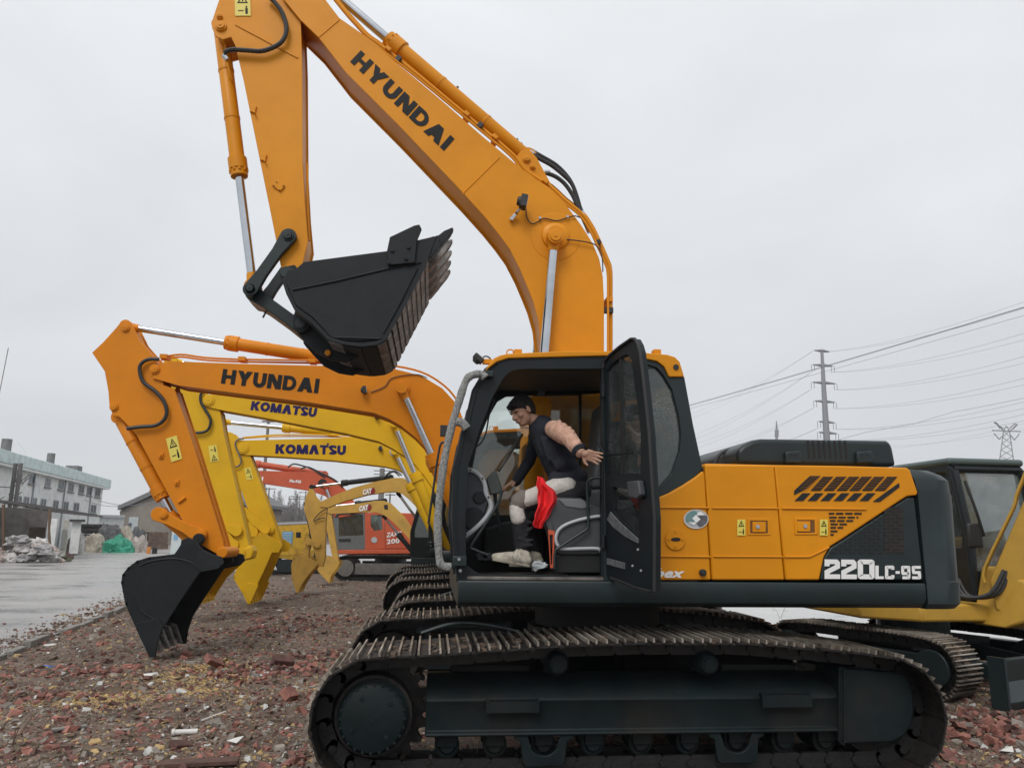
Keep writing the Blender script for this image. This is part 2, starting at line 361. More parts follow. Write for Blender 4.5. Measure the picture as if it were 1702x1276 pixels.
# ------------------------------------------------------------------ setting: ground, road, concrete yard
def interp_line(P, Q, t): return P+(Q-P)*t
kA, kB = gr(0, 1092), gr(205, 1013); kd = (kB-kA).normalized(); kn = Vector((-kd.y, kd.x, 0))   # kerb line; kn points to the road side
if kn.x > 0: kn = -kn
def side(x, y): return (Vector((x, y, 0))-Vector((kA.x, kA.y, 0))).dot(kn)     # > 0 on the road
def yard(x, y): return min(y-(4.6+.10*(x-2.0)), x-2.2)                          # > 0 on the pale concrete to the right
def hgt(x, y):
    s = side(x, y); k = min(1, max(0, -s/.5))*min(1, max(0, -yard(x, y)/.6))
    d = math.hypot(x-CAM.x, y-CAM.y); 
    if d > 60: return GZ
    h = noise.noise(Vector((x*.45, y*.45, 0)))*.07+noise.noise(Vector((x*1.7, y*1.7, 3)))*.035+noise.noise(Vector((x*6, y*6, 7)))*.012
    under = 1.0 if abs(x) > 2.6 or y > 30 else .55
    return GZ+h*k*under
def axis(lo, hi, near, far, c, w):
    v = [lo]; x = lo
    while x < hi:
        d = abs(x-c); x += near if d < w else min(far, near+(d-w)*.12); v.append(min(x, hi))
    return v
xs = axis(-1500, 1500, .09, 120, -1.5, 8); ys = axis(-300, 2200, .09, 120, -1.5, 8)
V = [(x, y, hgt(x, y)) for y in ys for x in xs]; nx = len(xs)
Fc = [(j*nx+i, j*nx+i+1, (j+1)*nx+i+1, (j+1)*nx+i) for j in range(len(ys)-1) for i in range(nx-1)]
me = bpy.data.meshes.new('ground'); me.from_pydata(V, [], Fc); 
for p in me.polygons: p.use_smooth = True
EARTH = mat('rubble_earth', (.075, .053, .040), .75, col2=(.20, .148, .112), vscale=5, bump=1.0, bscale=28, detail=12, dirt=.7, dirtcol=(.038, .028, .022))
me.materials.append(EARTH); go = bpy.data.objects.new('ground', me); COL.objects.link(go); tag(go, kind='structure')

def wetmat(name, c1, c2, r1, r2, sc):
    M = bpy.data.materials.new(name); M.use_nodes = True; t = M.node_tree; n = t.nodes; l = t.links; b = n['Principled BSDF']
    tcn = n.new('ShaderNodeTexCoord'); mpn = n.new('ShaderNodeMapping'); mpn.inputs['Scale'].default_value = (.7, 1, 1); l.new(tcn.outputs['Object'], mpn.inputs[0])
    k = n.new('ShaderNodeTexNoise'); k.inputs['Scale'].default_value = sc; k.inputs['Detail'].default_value = 10; k.inputs['Roughness'].default_value = .65; l.new(mpn.outputs[0], k.inputs[0])
    mrn = n.new('ShaderNodeMapRange'); mrn.inputs[1].default_value = .38; mrn.inputs[2].default_value = .62; l.new(k.outputs[0], mrn.inputs[0])
    mi = n.new('ShaderNodeMix'); mi.data_type = 'RGBA'; mi.inputs[6].default_value = (*c1, 1); mi.inputs[7].default_value = (*c2, 1); l.new(mrn.outputs[0], mi.inputs[0]); l.new(mi.outputs[2], b.inputs['Base Color'])
    m2 = n.new('ShaderNodeMapRange'); m2.inputs[3].default_value = r1; m2.inputs[4].default_value = r2; l.new(mrn.outputs[0], m2.inputs[0]); l.new(m2.outputs[0], b.inputs['Roughness'])
    k2 = n.new('ShaderNodeTexNoise'); k2.inputs['Scale'].default_value = 14; k2.inputs['Detail'].default_value = 8; l.new(tcn.outputs['Object'], k2.inputs[0])
    bn = n.new('ShaderNodeBump'); bn.inputs['Strength'].default_value = .25; bn.inputs['Distance'].default_value = .006; l.new(k2.outputs[0], bn.inputs['Height']); l.new(bn.outputs[0], b.inputs['Normal'])
    b.inputs['Specular IOR Level'].default_value = .55; return M
ROADM = wetmat('wet_concrete', (.21, .195, .185), (.34, .325, .31), .16, .55, .55)
PALEM = wetmat('pale_wet_concrete', (.42, .42, .41), (.52, .52, .50), .2, .5, .6)
rz = GZ+.03
k0 = kA-kd*14; k1 = kA+kd*23
r = MB(); r.prism([(k0.x, k0.y, rz), (k1.x, k1.y, rz), (k1.x+8, k1.y+12, rz), (k1.x+60, k1.y+30, rz), (k1.x+60, k1.y+90, rz), (-90, 110, rz), (-90, -30, rz)], (0, 0, -.02))
tag(r.build('road', ROADM), kind='structure')
r = MB(); r.prism([(2.9, 4.7, rz), (90, 13.4, rz), (90, 60, rz), (2.9, 34, rz)], (0, 0, -.02))
tag(r.build('concrete_yard', PALEM), kind='structure')
# kerb strip
CONC = mat('rough_concrete', (.20, .19, .175), .8, var=.25, vscale=6, bump=.5, bscale=20)
b = MB(); s0 = k0
for i in range(46):
    a = kA+kd*(i*.8-12); c = a+kd*.39-kn*.05; ang = math.atan2(kd.y, kd.x)
    M = Matrix.Rotation(ang+random.uniform(-.035, .035), 3, 'Z') @ Matrix.Rotation(random.uniform(-.03, .03), 3, 'Y')
    if random.random() < .86: b.box((c.x+random.uniform(-.02, .02), c.y+random.uniform(-.02, .02), GZ+.02+random.uniform(-.03, .012)), (.77*random.choice((1, 1, 1, .6)), .12, .14), M)
tag(b.build('kerb', CONC, bevel=.012), kind='structure')

# ------------------------------------------------------------------ rubble: uncountable broken brick, one object
def chunk_cloud(n, fx, size, mats, wts, name, flat=(.25, .7), zs=.22):
    """n irregular six-sided fragments; fx gives xy; returns mesh arrays"""
    P = np.array([(-1,-1,-1),(1,-1,-1),(1,1,-1),(-1,1,-1),(-1,-1,1),(1,-1,1),(1,1,1),(-1,1,1)], float)*.5
    F = np.array([(0,3,2,1),(4,5,6,7),(0,1,5,4),(1,2,6,5),(2,3,7,6),(3,0,4,7)])
    pos = fx(n); n = len(pos)
    V = P[None]+RNG.normal(0, .13, (n, 8, 3)); V[:, 4:, :2] *= RNG.uniform(.5, 1.0, (n, 1, 2))
    s = size(n); V *= s[:, None, None]*np.stack([np.ones(n), RNG.uniform(.35, .9, n), RNG.uniform(*flat, n)], -1)[:, None, :]
    def rot(ax, a):
        c, s_ = np.cos(a), np.sin(a); o, z = np.ones_like(a), np.zeros_like(a)
        if ax == 'z': Mx = np.stack([np.stack([c, -s_, z], -1), np.stack([s_, c, z], -1), np.stack([z, z, o], -1)], -2)
        else: Mx = np.stack([np.stack([o, z, z], -1), np.stack([z, c, -s_], -1), np.stack([z, s_, c], -1)], -2)
        return Mx
    Mr = rot('z', RNG.uniform(0, 6.28, n)) @ rot('x', RNG.normal(0, .45, n)) @ rot('z', RNG.uniform(0, 6.28, n))
    V = np.einsum('nij,nkj->nki', Mr, V)
    z = np.array([hgt(x, y) for x, y in pos])+s*zs*RNG.uniform(0, .6, n)
    V[:, :, 0] += pos[:, 0:1]; V[:, :, 1] += pos[:, 1:2]; V[:, :, 2] += z[:, None]
    FF = (F[None]+(np.arange(n)*8)[:, None, None]).reshape(-1, 4)
    me = bpy.data.meshes.new(name); me.vertices.add(n*8); me.vertices.foreach_set('co', V.reshape(-1))
    me.loops.add(len(FF)*4); me.loops.foreach_set('vertex_index', FF.reshape(-1)); me.polygons.add(len(FF))
    me.polygons.foreach_set('loop_start', np.arange(len(FF))*4)
    mi = np.repeat(RNG.choice(len(mats), n, p=np.array(wts)/sum(wts)), 6); me.polygons.foreach_set('material_index', mi)
    for q in mats: me.materials.append(q)
    me.update(calc_edges=True); me.shade_flat(); o = bpy.data.objects.new(name, me); COL.objects.link(o); return o
def field(n):
    """points on the brick field, denser towards the camera, in view"""
    out = []; need = n
    while need > 0:
        m_ = need*3; px = RNG.uniform(-60, 1762, m_); D = 3.2*np.exp(RNG.uniform(0, np.log(30/3.2), m_))
        lat = (px-851)/FPX*D*math.cos(PITCH)
        x = CAM.x+HF.x*D+HR.x*lat; y = CAM.y+HF.y*D+HR.y*lat
        ok = np.array([side(a, b) < -.12+random.gauss(0, .16) and yard(a, b) < .1 and not (abs(a) < 2.1 and y_ < 1 and y_ > -1.4 and random.random() < .6) for a, b, y_ in zip(x, y, y)])
        pts = np.stack([x, y], -1)[ok]; out.append(pts[:need]); need -= len(out[-1])
    return np.concatenate(out)
BR = [mat('brick_fragment_red', (.205, .082, .062), .6, var=.35, vscale=9, bump=.5, bscale=60),
      mat('brick_fragment_pale', (.30, .13, .10), .85, var=.3, vscale=9, bump=.5, bscale=60),
      mat('brick_fragment_dark', (.105, .05, .042), .85, var=.35, vscale=9, bump=.5, bscale=60),
      mat('mortar_fragment', (.245, .215, .185), .9, var=.3, vscale=9, bump=.5, bscale=60),
      mat('earth_clod', (.125, .090, .062), .95, var=.35, vscale=9, bump=.5, bscale=60),
      mat('pale_rubbish', (.52, .52, .50), .6, var=.15, vscale=9),
      mat('straw_chip', (.40, .28, .13), .9, var=.2, vscale=9)]
o = chunk_cloud(120000, field, lambda n: .009+RNG.gamma(.9, .013, n), BR, (12, 9, 16, 20, 34, 3.0, 11), 'rubble', flat=(.15, .5))
tag(o, 'reddish broken brick and earth spread over the ground between and under the machines', 'rubble', kind='stuff')
o2 = chunk_cloud(5200, field, lambda n: .035+RNG.gamma(1.4, .020, n), BR, (18, 12, 14, 22, 18, 2.4, 0), 'brick_rubble', flat=(.3, .6))
tag(o2, 'larger broken brick pieces lying thick on the reddish earth', 'rubble', kind='stuff')
def heap(cx, cy, sx, sy):
    def f(n): return np.stack([RNG.normal(cx, sx, n), RNG.normal(cy, sy, n)], -1)
    return f
hp = []
for (px, py, sx, n, sz) in ((1150, 0, 0, 0, 0), (400, 1120, .35, 130, .06), (480, 1110, .35, 150, .07), (150, 1118, .3, 60, .06), (60, 1165, .3, 60, .06), (530, 1090, .25, 70, .06), (430, 1050, .5, 120, .06), (500, 1160, .25, 60, .05), (1650, 1215, .3, 120, .09), (1620, 1190, .3, 80, .08), (520, 1030, .6, 110, .07)):
    if n: g = gr(px, py); hp.append((g, sx, n, sz))
def heapf(n):
    L_ = []
    for g, sx, k, sz in hp: L_.append(heap(g.x, g.y, sx, sx*.8)(k))
    return np.concatenate(L_)
hs = np.concatenate([np.full(k, sz) for g, sx, k, sz in hp])
o3 = chunk_cloud(1, heapf, lambda n: hs[:n]*RNG.uniform(.3, 1.4, n), BR, (30, 12, 14, 6, 5, 1, 0), 'brick_heaps', flat=(.35, .6), zs=.8)
tag(o3, 'low heaps of broken red brick near the front of the first tracks', 'rubble', kind='stuff')
def strawf(n):
    L_ = []
    for px, py, sx in ((330, 1125, .35), (300, 1150, .4), (150, 1165, .3), (370, 1110, .3), (560, 1140, .2)):
        g = gr(px, py); L_.append(heap(g.x, g.y, sx, sx*.7)(n//5))
    return np.concatenate(L_)
o4 = chunk_cloud(15000, strawf, lambda n: .007+RNG.gamma(1.2, .006, n), [BR[6], mat('sawdust', (.44, .30, .12), .95, var=.2)], (1, 1), 'straw_litter', flat=(.1, .3))
tag(o4, 'yellowish scattered straw and sawdust on the brick rubble', 'straw', kind='stuff')
def kerbf(n):
    t = RNG.uniform(-9, 16, n); s_ = RNG.normal(.12, .22, n); s_ = np.where(RNG.random(n) < .25, s_+RNG.uniform(0, .6, n), s_)
    return np.stack([kA.x+kd.x*t+kn.x*s_, kA.y+kd.y*t+kn.y*s_], -1)
hgt0 = hgt
def hgt(x, y): return GZ+.035 if side(x, y) > 0 and abs(side(x, y)) < 3 else hgt0(x, y)
o5 = chunk_cloud(5200, kerbf, lambda n: .012+RNG.gamma(1.1, .015, n), BR, (8, 5, 12, 26, 40, 4, 4), 'kerb_grit', flat=(.2, .5))
tag(o5, 'grit and broken bits spilling over the kerb onto the wet road', 'grit', kind='stuff')
hgt = hgt0
# single pieces one can point at
def slab(px, py, dx, dy, dz, rz_, m_, name, label, cat, tilt=(0, 0), z=.0, bev=.004):
    g = gr(px, py); b = MB(); M = Matrix.Rotation(rz_, 3, 'Z') @ Matrix.Rotation(tilt[0], 3, 'X') @ Matrix.Rotation(tilt[1], 3, 'Y')
    b.box((g.x, g.y, hgt(g.x, g.y)+dz/2+.015+z), (dx, dy, dz), M); return tag(b.build(name, m_, bevel=bev), label, cat)
WPVC = mat('white_plastic_pipe', (.62, .60, .57), .4, var=.1); WOOD = mat('old_wood', (.22, .15, .09), .8, var=.3, vscale=20, bump=.4)
g = gr(285, 1224); g2 = gr(328, 1222); b = MB(); b.cyl(g+Vector((0, 0, .035)), g2+Vector((0, 0, .035)), .022, n=14); b.cyl(g+Vector((0, 0, .035)), g.lerp(g2, .12)+Vector((0, 0, .035)), .028, n=14)
tag(b.build('plastic_pipe', WPVC, smooth=True), 'short white plastic pipe lying on the rubble in the foreground', 'pipe')
g = gr(335, 1203); g2 = gr(374, 1188); b = MB(); b.cyl(g+Vector((0, 0, .03)), g2+Vector((0, 0, .03)), .011, n=8)
tag(b.build('stick', WPVC), 'thin pale stick slanting on the rubble above the white pipe', 'stick')
slab(115, 1215, .26, .05, .02, .5, CONC, 'plank', 'weathered grey plank piece lying left of the white pipe', 'plank')
slab(300, 1245, .16, .10, .05, .9, BR[2], 'brick', 'single dark red half brick below the white pipe', 'brick', tilt=(.3, .2), z=-.02, bev=.008)
slab(470, 1110, .26, .13, .07, .4, BR[2], 'brick', 'dark brick slab leaning on the heap in front of the sprocket', 'brick', tilt=(.5, .2), z=.05)
slab(480, 1170, .16, .12, .07, 1.0, BR[1], 'brick', 'orange-red brick standing on edge beside the near track', 'brick', tilt=(.7, .1), z=.03)
slab(355, 1112, .26, .12, .07, .7, BR[0], 'brick', 'tilted red brick at the left end of the heap', 'brick', tilt=(.6, .5), z=.03)
slab(310, 1090, .14, .1, .06, .2, BR[0], 'brick', 'bright red brick piece just right of the black bucket teeth', 'brick', tilt=(.2, .3))
slab(330, 1274, .55, .13, .03, .12, mat('reddish_board', (.07, .038, .03), .8, col2=(.12, .06, .045), vscale=14, bump=.6, bscale=30), 'plank', 'dark reddish board on the ground at the bottom edge of the picture', 'plank')
WHITEL = BR[5]
b = MB(); g = gr(83, 1075); b.tube([g+Vector((math.cos(a)*.07, math.sin(a)*.07, .03)) for a in np.linspace(0, 6.28, 13)], .014, 6)
tag(b.build('plastic_ring', WPVC, smooth=True), 'small white plastic ring lying near the kerb', 'ring')
for i, (px, py, lab) in enumerate(((462, 1018, 'white tile shard on the rubble right of the black bucket'), (390, 1240, 'white plastic scrap near the sprocket of the first machine'), (1668, 1240, 'white plastic scrap by the yellow machine\'s blade'), (250, 1127, 'crumpled grey sheet beside the straw'), (80, 1112, 'small blue plastic scrap beside the straw'))):
    g = gr(px, py); b = MB(); n = 9; vs = [g+Vector((random.uniform(-.09, .09), random.uniform(-.06, .06), hgt(g.x, g.y)-GZ+random.uniform(.02, .07))) for _ in range(n)]
    bmm = bmesh.new(); [bmm.verts.new(v) for v in vs]; bmesh.ops.convex_hull(bmm, input=bmm.verts); me = bpy.data.meshes.new('litter'); bmm.to_mesh(me); bmm.free()
    me.materials.append(mat('blue_scrap', (.05, .15, .4), .5) if 'blue' in lab else WPVC); ob = bpy.data.objects.new('plastic_scrap', me); COL.objects.link(ob); tag(ob, lab, 'litter')
TWIG = mat('dry_twig', (.16, .11, .075), .9)
def weed(px, py, h, lab, n=4, lean=.1, col=TWIG):
    g = gr(px, py); b = MB()
    for i in range(n):
        a = random.uniform(0, 6.28); l = random.uniform(.5, 1)*h; p1 = g+Vector((math.cos(a)*lean*l*.4, math.sin(a)*lean*l*.4, l*.6)); p2 = g+Vector((math.cos(a)*lean*l+random.uniform(-.03, .03), math.sin(a)*lean*l, l))
        b.tube([g, p1, p2], [.004, .003, .0015], 5)
        for k in range(3):
            q = g.lerp(p2, random.uniform(.4, .95)); b.tube([q, q+Vector((random.uniform(-.06, .06), random.uniform(-.04, .04), random.uniform(.02, .08)))], [.002, .001], 4)
    tag(b.build('dry_weed', col), lab, 'weed')
weed(205, 1085, .28, 'thin upright dry weed left of the black bucket', 3, .05)
weed(297, 1218, .16, 'small dry weed standing behind the white pipe', 3, .3)
weed(350, 1150, .22, 'dark bent twig standing in front of the straw', 2, .5)
weed(637, 1262, .18, 'pale grass stalk in front of the sprocket', 2, .1, mat('pale_stalk', (.4, .33, .24), .9))
weed(790, 1275, .26, 'dry forked stalk in front of the track frame', 3, .15, mat('pale_stalk', (.4, .33, .24), .9))
weed(20, 1240, .35, 'bare spreading twig at the left edge of the picture', 4, .8)
weed(475, 1190, .2, 'thin bare stem beside the near track', 3, .2)
weed(1297, 1030, .4, 'thin leaning stalk seen under the counterweight', 2, .6)
# ------------------------------------------------------------------ crawler excavator: shared builders
def closed_resample(path, n):
    return resample([Vector((x, 0, z)) for x, z in path], n)
def track_path(xs_, xi, zs, rs, top, zb, ri=None):
    ri = ri or rs; P = []
    for k in range(13):
        a = R(270-180*k/12-0); P.append((xs_+rs*math.cos(a), zs+rs*math.sin(a)))     # bottom -> front -> top of the sprocket
    P += top
    for k in range(13):
        a = R(90-180*k/12); P.append((xi+ri*math.cos(a), zs+ri*math.sin(a)))
    return P
def track_mesh(path, n, Yc, width, name, parent, grs=3, m=(STEEL, GROUS, MUD, LINKM)):
    pts = closed_resample(path, n); b = MB(); cx = sum(p.x for p in pts)/n; cz = sum(p.z for p in pts)/n
    for i in range(n):
        p, q = pts[i], pts[(i+1) % n]; t = (q-p).normalized(); L_ = (q-p).length; c = (p+q)/2
        nn = Vector((t.z, 0, -t.x));  # one dark grey over the whole back wall, tone varied at random
        if nn.dot(c-Vector((cx, 0, cz))) < 0: nn = -nn
        jz = random.uniform(-.003, .003); c = Vector((c.x, Yc, c.z))+nn*jz
        M = Matrix((t, (0, 1, 0), nn)).transposed().to_3x3()
        b.k = 0; b.box(c-nn*.025, (L_*.93, width, .014), M)
        b.box(c-nn*.033+t*L_*.42, (L_*.14, width*.985, .018), M)
        b.k = 1
        for k in range(grs):
            b.box(c-nn*.006+t*L_*(-.40+k*.36), (.013, width, .036 if k != 1 else .030), M)
        b.k = 2                                                   # mud packed between the grousers
        for k in range(10):
            yy = random.uniform(-width*.45, width*.45); sx = random.uniform(.02, .05)
            b.box(c-nn*.016+t*random.uniform(-.06, .06)+Vector((0, yy, 0)), (sx, random.uniform(.04, .13), random.uniform(.008, .022)), M @ Matrix.Rotation(random.uniform(-.3, .3), 3, 'Z'))
        b.k = 3
        for s in (-1, 1):                                         # chain links, rounded ends
            yo = s*.13; base = c-nn*.085+Vector((0, yo, 0)); 
            prof = [(-.5, -.03), (-.42, -.05), (.42, -.05), (.52, -.03), (.52, .03), (.44, .052), (-.42, .052), (-.5, .03)]
            b.prism([base+t*(a*L_*1.02)+nn*h+Vector((0, -.018, 0)) for a, h in prof], .036)
        b.cyl(c-nn*.085-t*L_*.5+Vector((0, -.165, 0)), c-nn*.085-t*L_*.5+Vector((0, .165, 0)), .028, n=8)
        b.cyl(c-nn*.04+t*L_*.15+Vector((0, -.15, 0)), c-nn*.01+t*L_*.15+Vector((0, -.15, 0)), .014, n=6)
    return b.build(name, list(m), parent)
def wheel(b, x, z, y0, y1, prof, n=28):
    """prof: list of (radius, t) along y"""
    P = [(x, y0+(y1-y0)*t, z) for r_, t in prof]; b.tube(P, [max(r_, 1e-3) for r_, t in prof], n)
def undercarriage(root, side_, tp, detail=True):
    """side_ -1 near, +1 far; everything is real width and sits on the path tp"""
    s = side_; Yc = s*1.195
    tr = track_mesh(tp, 49, Yc, .80, 'track', root)
    yo = s*1.50; yi = s*.95
    # sprocket with teeth and cover
    b = MB(); N_ = 21
    ring = []
    for k in range(N_*4):
        a = 2*math.pi*k/(N_*4); r_ = (.395, .395, .34, .34)[k % 4]; ring.append((-1.88+r_*math.cos(a), s*1.16, .334+r_*math.sin(a)))
    b.prism(ring, s*.06); b.cyl((-1.88, s*1.0, .334), (-1.88, s*1.40, .334), .27, n=40)
    sp = b.build('sprocket', STEEL, root, bevel=.004)
    b = MB(); wheel(b, -1.88, .334, s*1.34, s*1.50, [(.245, 0), (.245, .55), (.236, .6), (.236, .78), (.218, .95), (.205, 1.0)], 48)
    for k in range(24):
        a = 2*math.pi*k/24; b.cyl((-1.88+.220*math.cos(a), s*1.46, .334+.220*math.sin(a)), (-1.88+.220*math.cos(a), s*1.503, .334+.220*math.sin(a)), .0115, n=6)
    for a in (.7, 2.1, 3.6, 5.4): b.cyl((-1.88+.155*math.cos(a), s*1.49, .334+.155*math.sin(a)), (-1.88+.155*math.cos(a), s*1.508, .334+.155*math.sin(a)), .017, n=10)
    b.box((-1.88, s*1.502, .334), (.05, .006, .05), Matrix.Rotation(R(45), 3, 'Y'))
    b.build('sprocket_hub_cover', DARKM, root, bevel=.003)
    # idler
    b = MB(); wheel(b, 1.85, .334, s*1.05, s*1.34, [(.26, 0), (.33, .05), (.33, .35), (.37, .4), (.37, .6), (.33, .65), (.33, .95), (.26, 1)], 40)
    b.build('idler_wheel', STEEL, root, smooth=True)
    # rollers
    bx_ = [(743, 1240), (822, 1239), (903, 1238), (985, 1237), (1064, 1236), (1143, 1236), (1222, 1235), (1301, 1233), (1369, 1232)]
    for px, py in bx_:
        p = at(px, py, -1.30); b = MB(); wheel(b, p.x, .115, s*1.03, s*1.335, [(.06, 0), (.088, .04), (.088, .2), (.070, .25), (.070, .78), (.088, .80), (.088, .90), (.060, .91), (.050, 1)], 20)
        b.box((p.x, s*1.33, .150), (.13, .05, .07)); b.build('track_roller', DARKM, root, bevel=.004)
    for px in (903, 1222):
        p = at(px, 1240, -1.38); b = MB(); z0 = .0
        pr = [(-.21, .20), (-.21, .175), (-.165, .155), (-.15, .02), (-.125, -.01), (.125, -.01), (.15, .02), (.165, .155), (.21, .175), (.21, .20), (.12, .20)]+[(.10*math.cos(R(a)), .145-.085*math.sin(R(a))) for a in range(0, 181, 20)]+[(-.12, .20)]
        b.prism([(p.x+a, s*1.385, z) for a, z in pr], s*.03); b.build('roller_guard', DARKM, root, bevel=.006)
    for px in (928, 1178):
        p = at(px, 1103, -1.42); b = MB(); wheel(b, p.x, p.z, s*1.05, s*1.44, [(.07, 0), (.085, .05), (.085, .85), (.075, .95), (.06, 1.0)], 28)
        wheel(b, p.x, p.z, s*1.44, s*1.452, [(.045, 0), (.045, 1)], 20)
        b.box((p.x, s*1.1, p.z-.12), (.12, .12, .2)); b.build('carrier_roller', DARKM, root, smooth=True)
    # frame: sloped top, ridge, flange and lower lip (profile in YZ swept along X)
    x0, x1 = at(708, 1162, -1.40).x, at(1398, 1150, -1.40).x
    zr = at(1050, 1157, -1.40).z; zt = at(1050, 1115, -1.15).z; zb = at(1050, 1219, -1.40).z
    b = MB(); prof = [(.98, zt-.02), (1.13, zt), (1.18, zt-.005), (1.395, zr), (1.41, zr-.02), (1.40, zr-.035), (1.40, zb+.03), (1.43, zb+.025), (1.43, zb), (1.10, zb), (.98, zb+.05)]
    b.prism([(x0, s*y, z) for y, z in prof], (x1-x0, 0, 0))
    b.build('track_frame', DARKM, root, bevel=.013, seg=3)
    b = MB(); P = [(1396, 1114), (1404, 1110), (1501, 1118), (1511, 1128), (1518, 1150), (1521, 1180), (1516, 1206), (1505, 1222), (1485, 1234), (1404, 1237), (1396, 1230)]
    q = atl(P, -1.43); q = [Vector((v.x, s*1.43, v.z)) for v in q]; b.prism(q, -s*.38); b.build('idler_guard', DARKM, root, bevel=.018, seg=3)
    b = MB(); b.ring([(v.x, s*1.445, v.z) for v in atl([(1394, 1108), (1403, 1108), (1404, 1240), (1394, 1232)], -1.44)], [(v.x, s*1.445, v.z) for v in atl([(1396, 1111), (1401, 1111), (1402, 1236), (1396, 1229)], -1.44)], -s*.03)
    b.build('frame_collar', DARKM, root, bevel=.004)
    for (xa, xb, ya, yb) in ((808, 896, 1163, 1183), (1264, 1348, 1152, 1174)):
        p = at(xa, ya, -1.43); q = at(xb, yb, -1.43); b = MB(); b.bb((p.x, s*1.40, p.z), (q.x, s*1.455, p.z-.008)); b.bb((p.x, s*1.445, p.z), (q.x, s*1.455, q.z))
        for xx in (p.x+.01, q.x-.01): b.cyl((xx, s*1.40, p.z-.005), (xx, s*1.46, p.z-.005), .012, n=8)
        b.build('frame_step', DARKM, root, bevel=.003)
    return tr
def cylinder(root, pinA, pinB, split, rb, rr, paint, name='hydraulic_cylinder', eye=.06, neck=1.25, eyes=True):
    """barrel from pinA to split, chrome rod from there to pinB"""
    A, B = Vector(pinA), Vector(pinB); d = (B-A).normalized(); S = A+d*split; b = MB()
    n_ = (B-A).length
    b.tube([A+d*eye*.6, A+d*(eye*.6+.03), S-d*.20, S-d*.19, S-d*.07, S-d*.065, S-d*.0, S], [rb*.8, rb, rb, rb*neck, rb*neck, rb*1.12, rb*1.12, rb*.6], 24)
    if eyes: b.cyl(A+Vector((0, -rb*.9, 0)), A+Vector((0, rb*.9, 0)), rb*1.05, n=20)
    u = d.cross(Vector((0, 1, 0))).normalized()
    for k in range(10):
        a = 2*math.pi*k/10; q = u*math.cos(a)*rb*1.12+Vector((0, 1, 0))*math.sin(a)*rb*1.12; b.cyl(S-d*.075+q, S-d*.04+q, .013, n=6)
    for f_ in (.3, .62):
        q = A.lerp(S, f_); b.tube([q-d*.012, q+d*.012], [rb*1.06]*2, 24)
    o = b.build(name, paint, root, smooth=True)
    c = MB(); c.cyl(S-d*.05, B-d*eye*.8, rr, n=24); c.build('chrome_rod', CHROME, o, smooth=True)
    e = MB(); e.cyl(B+Vector((0, -rb*.95, 0)), B+Vector((0, rb*.95, 0)), rr*1.7, n=24); e.tube([B-d*rr*3.4, B-d*rr*1.0], [rr*1.1, rr*1.35], 16); e.build('rod_eye', paint, o, smooth=True)
    return o
def pin(b, P, r_, y0, y1, n=24):
    b.cyl((P[0], y0, P[2]), (P[0], y1, P[2]), r_, n=n)
def boss(root, P, y, r_, m, name='pin_cap'):
    """stepped pin end on the camera side"""
    b = MB(); b.cyl((P.x, y+.03, P.z), (P.x, y-.015, P.z), r_, n=28); b.cyl((P.x, y-.015, P.z), (P.x, y-.03, P.z), r_*.72, n=24); b.cyl((P.x, y-.03, P.z), (P.x, y-.036, P.z), r_*.25, n=10)
    return b.build(name, m, root, bevel=.004)
def plate_box(root, name, poly, y0, y1, m, bevel=.012, flange=True):
    b = MB(); b.prism([(v.x, y0, v.z) for v in poly], y1-y0)
    return b.build(name, m, root, bevel=bevel)

# ------------------------------------------------------------------ first machine (nearest)
GRP = 'excavators parked side by side in a row'
M1 = E('excavator', (0, 0, GZ), 'nearest orange excavator with open cab door and black bucket raised high', 'excavator', GRP)
top = [(-1.62, .775), (-1.25, .80), (-.7, .84), (0, .862), (.7, .862), (1.2, .83), (1.6, .79)]
TP = track_path(-1.88, 1.83, .334, .44, top, -.1, .43)
undercarriage(M1, -1, TP); undercarriage(M1, 1, TP)
b = MB()                                                         # X-shaped centre frame and swing bearing
b.cyl((.0, 0, .62), (0, 0, .80), .62, n=40); b.cyl((0, 0, .80), (0, 0, 1.06), .56, n=40)
for sx in (-1, 1):
    for sy in (-1, 1): b.prism([(sx*.2, sy*.2, .70), (sx*.55, sy*.1, .70), (sx*1.35, sy*1.1, .62), (sx*.75, sy*1.1, .62)], (0, 0, -.30))
b.build('centre_frame', mat('centre_frame_black', (.006, .007, .007), .6, dirt=.3, dirtcol=(.03, .024, .02)), M1, bevel=.01)  # near-black base with brown dirt in random patches
b = MB(); b.tube([at(700, 1052, .6), at(745, 1038, .6), at(790, 1036, .6), at(850, 1046, .3), at(880, 1058, 0)], .018, 8, smooth_path=4)
b.build('travel_hose', DARK, M1, smooth=True)
# --- upper structure
YS = -1.37
b = MB()                                                         # deck skirt with rounded under-edge: profile in YZ swept along X
xa, xb = at(761, 990, YS).x, at(1540, 990, YS).x; zt, zb = at(1100, 966, YS).z, at(1100, 1011, YS).z
prof = [(-1.37, zt), (-1.375, zt-.03), (-1.375, zb+.09), (-1.355, zb+.04), (-1.30, zb+.005), (-1.2, zb), (1.2, zb), (1.30, zb+.005), (1.355, zb+.04), (1.375, zb+.09), (1.37, zt)]
b.prism([(xa, y, z) for y, z in prof], (xb-xa, 0, 0)); b.build('deck_skirt', DARK, M1, bevel=.012, seg=3)
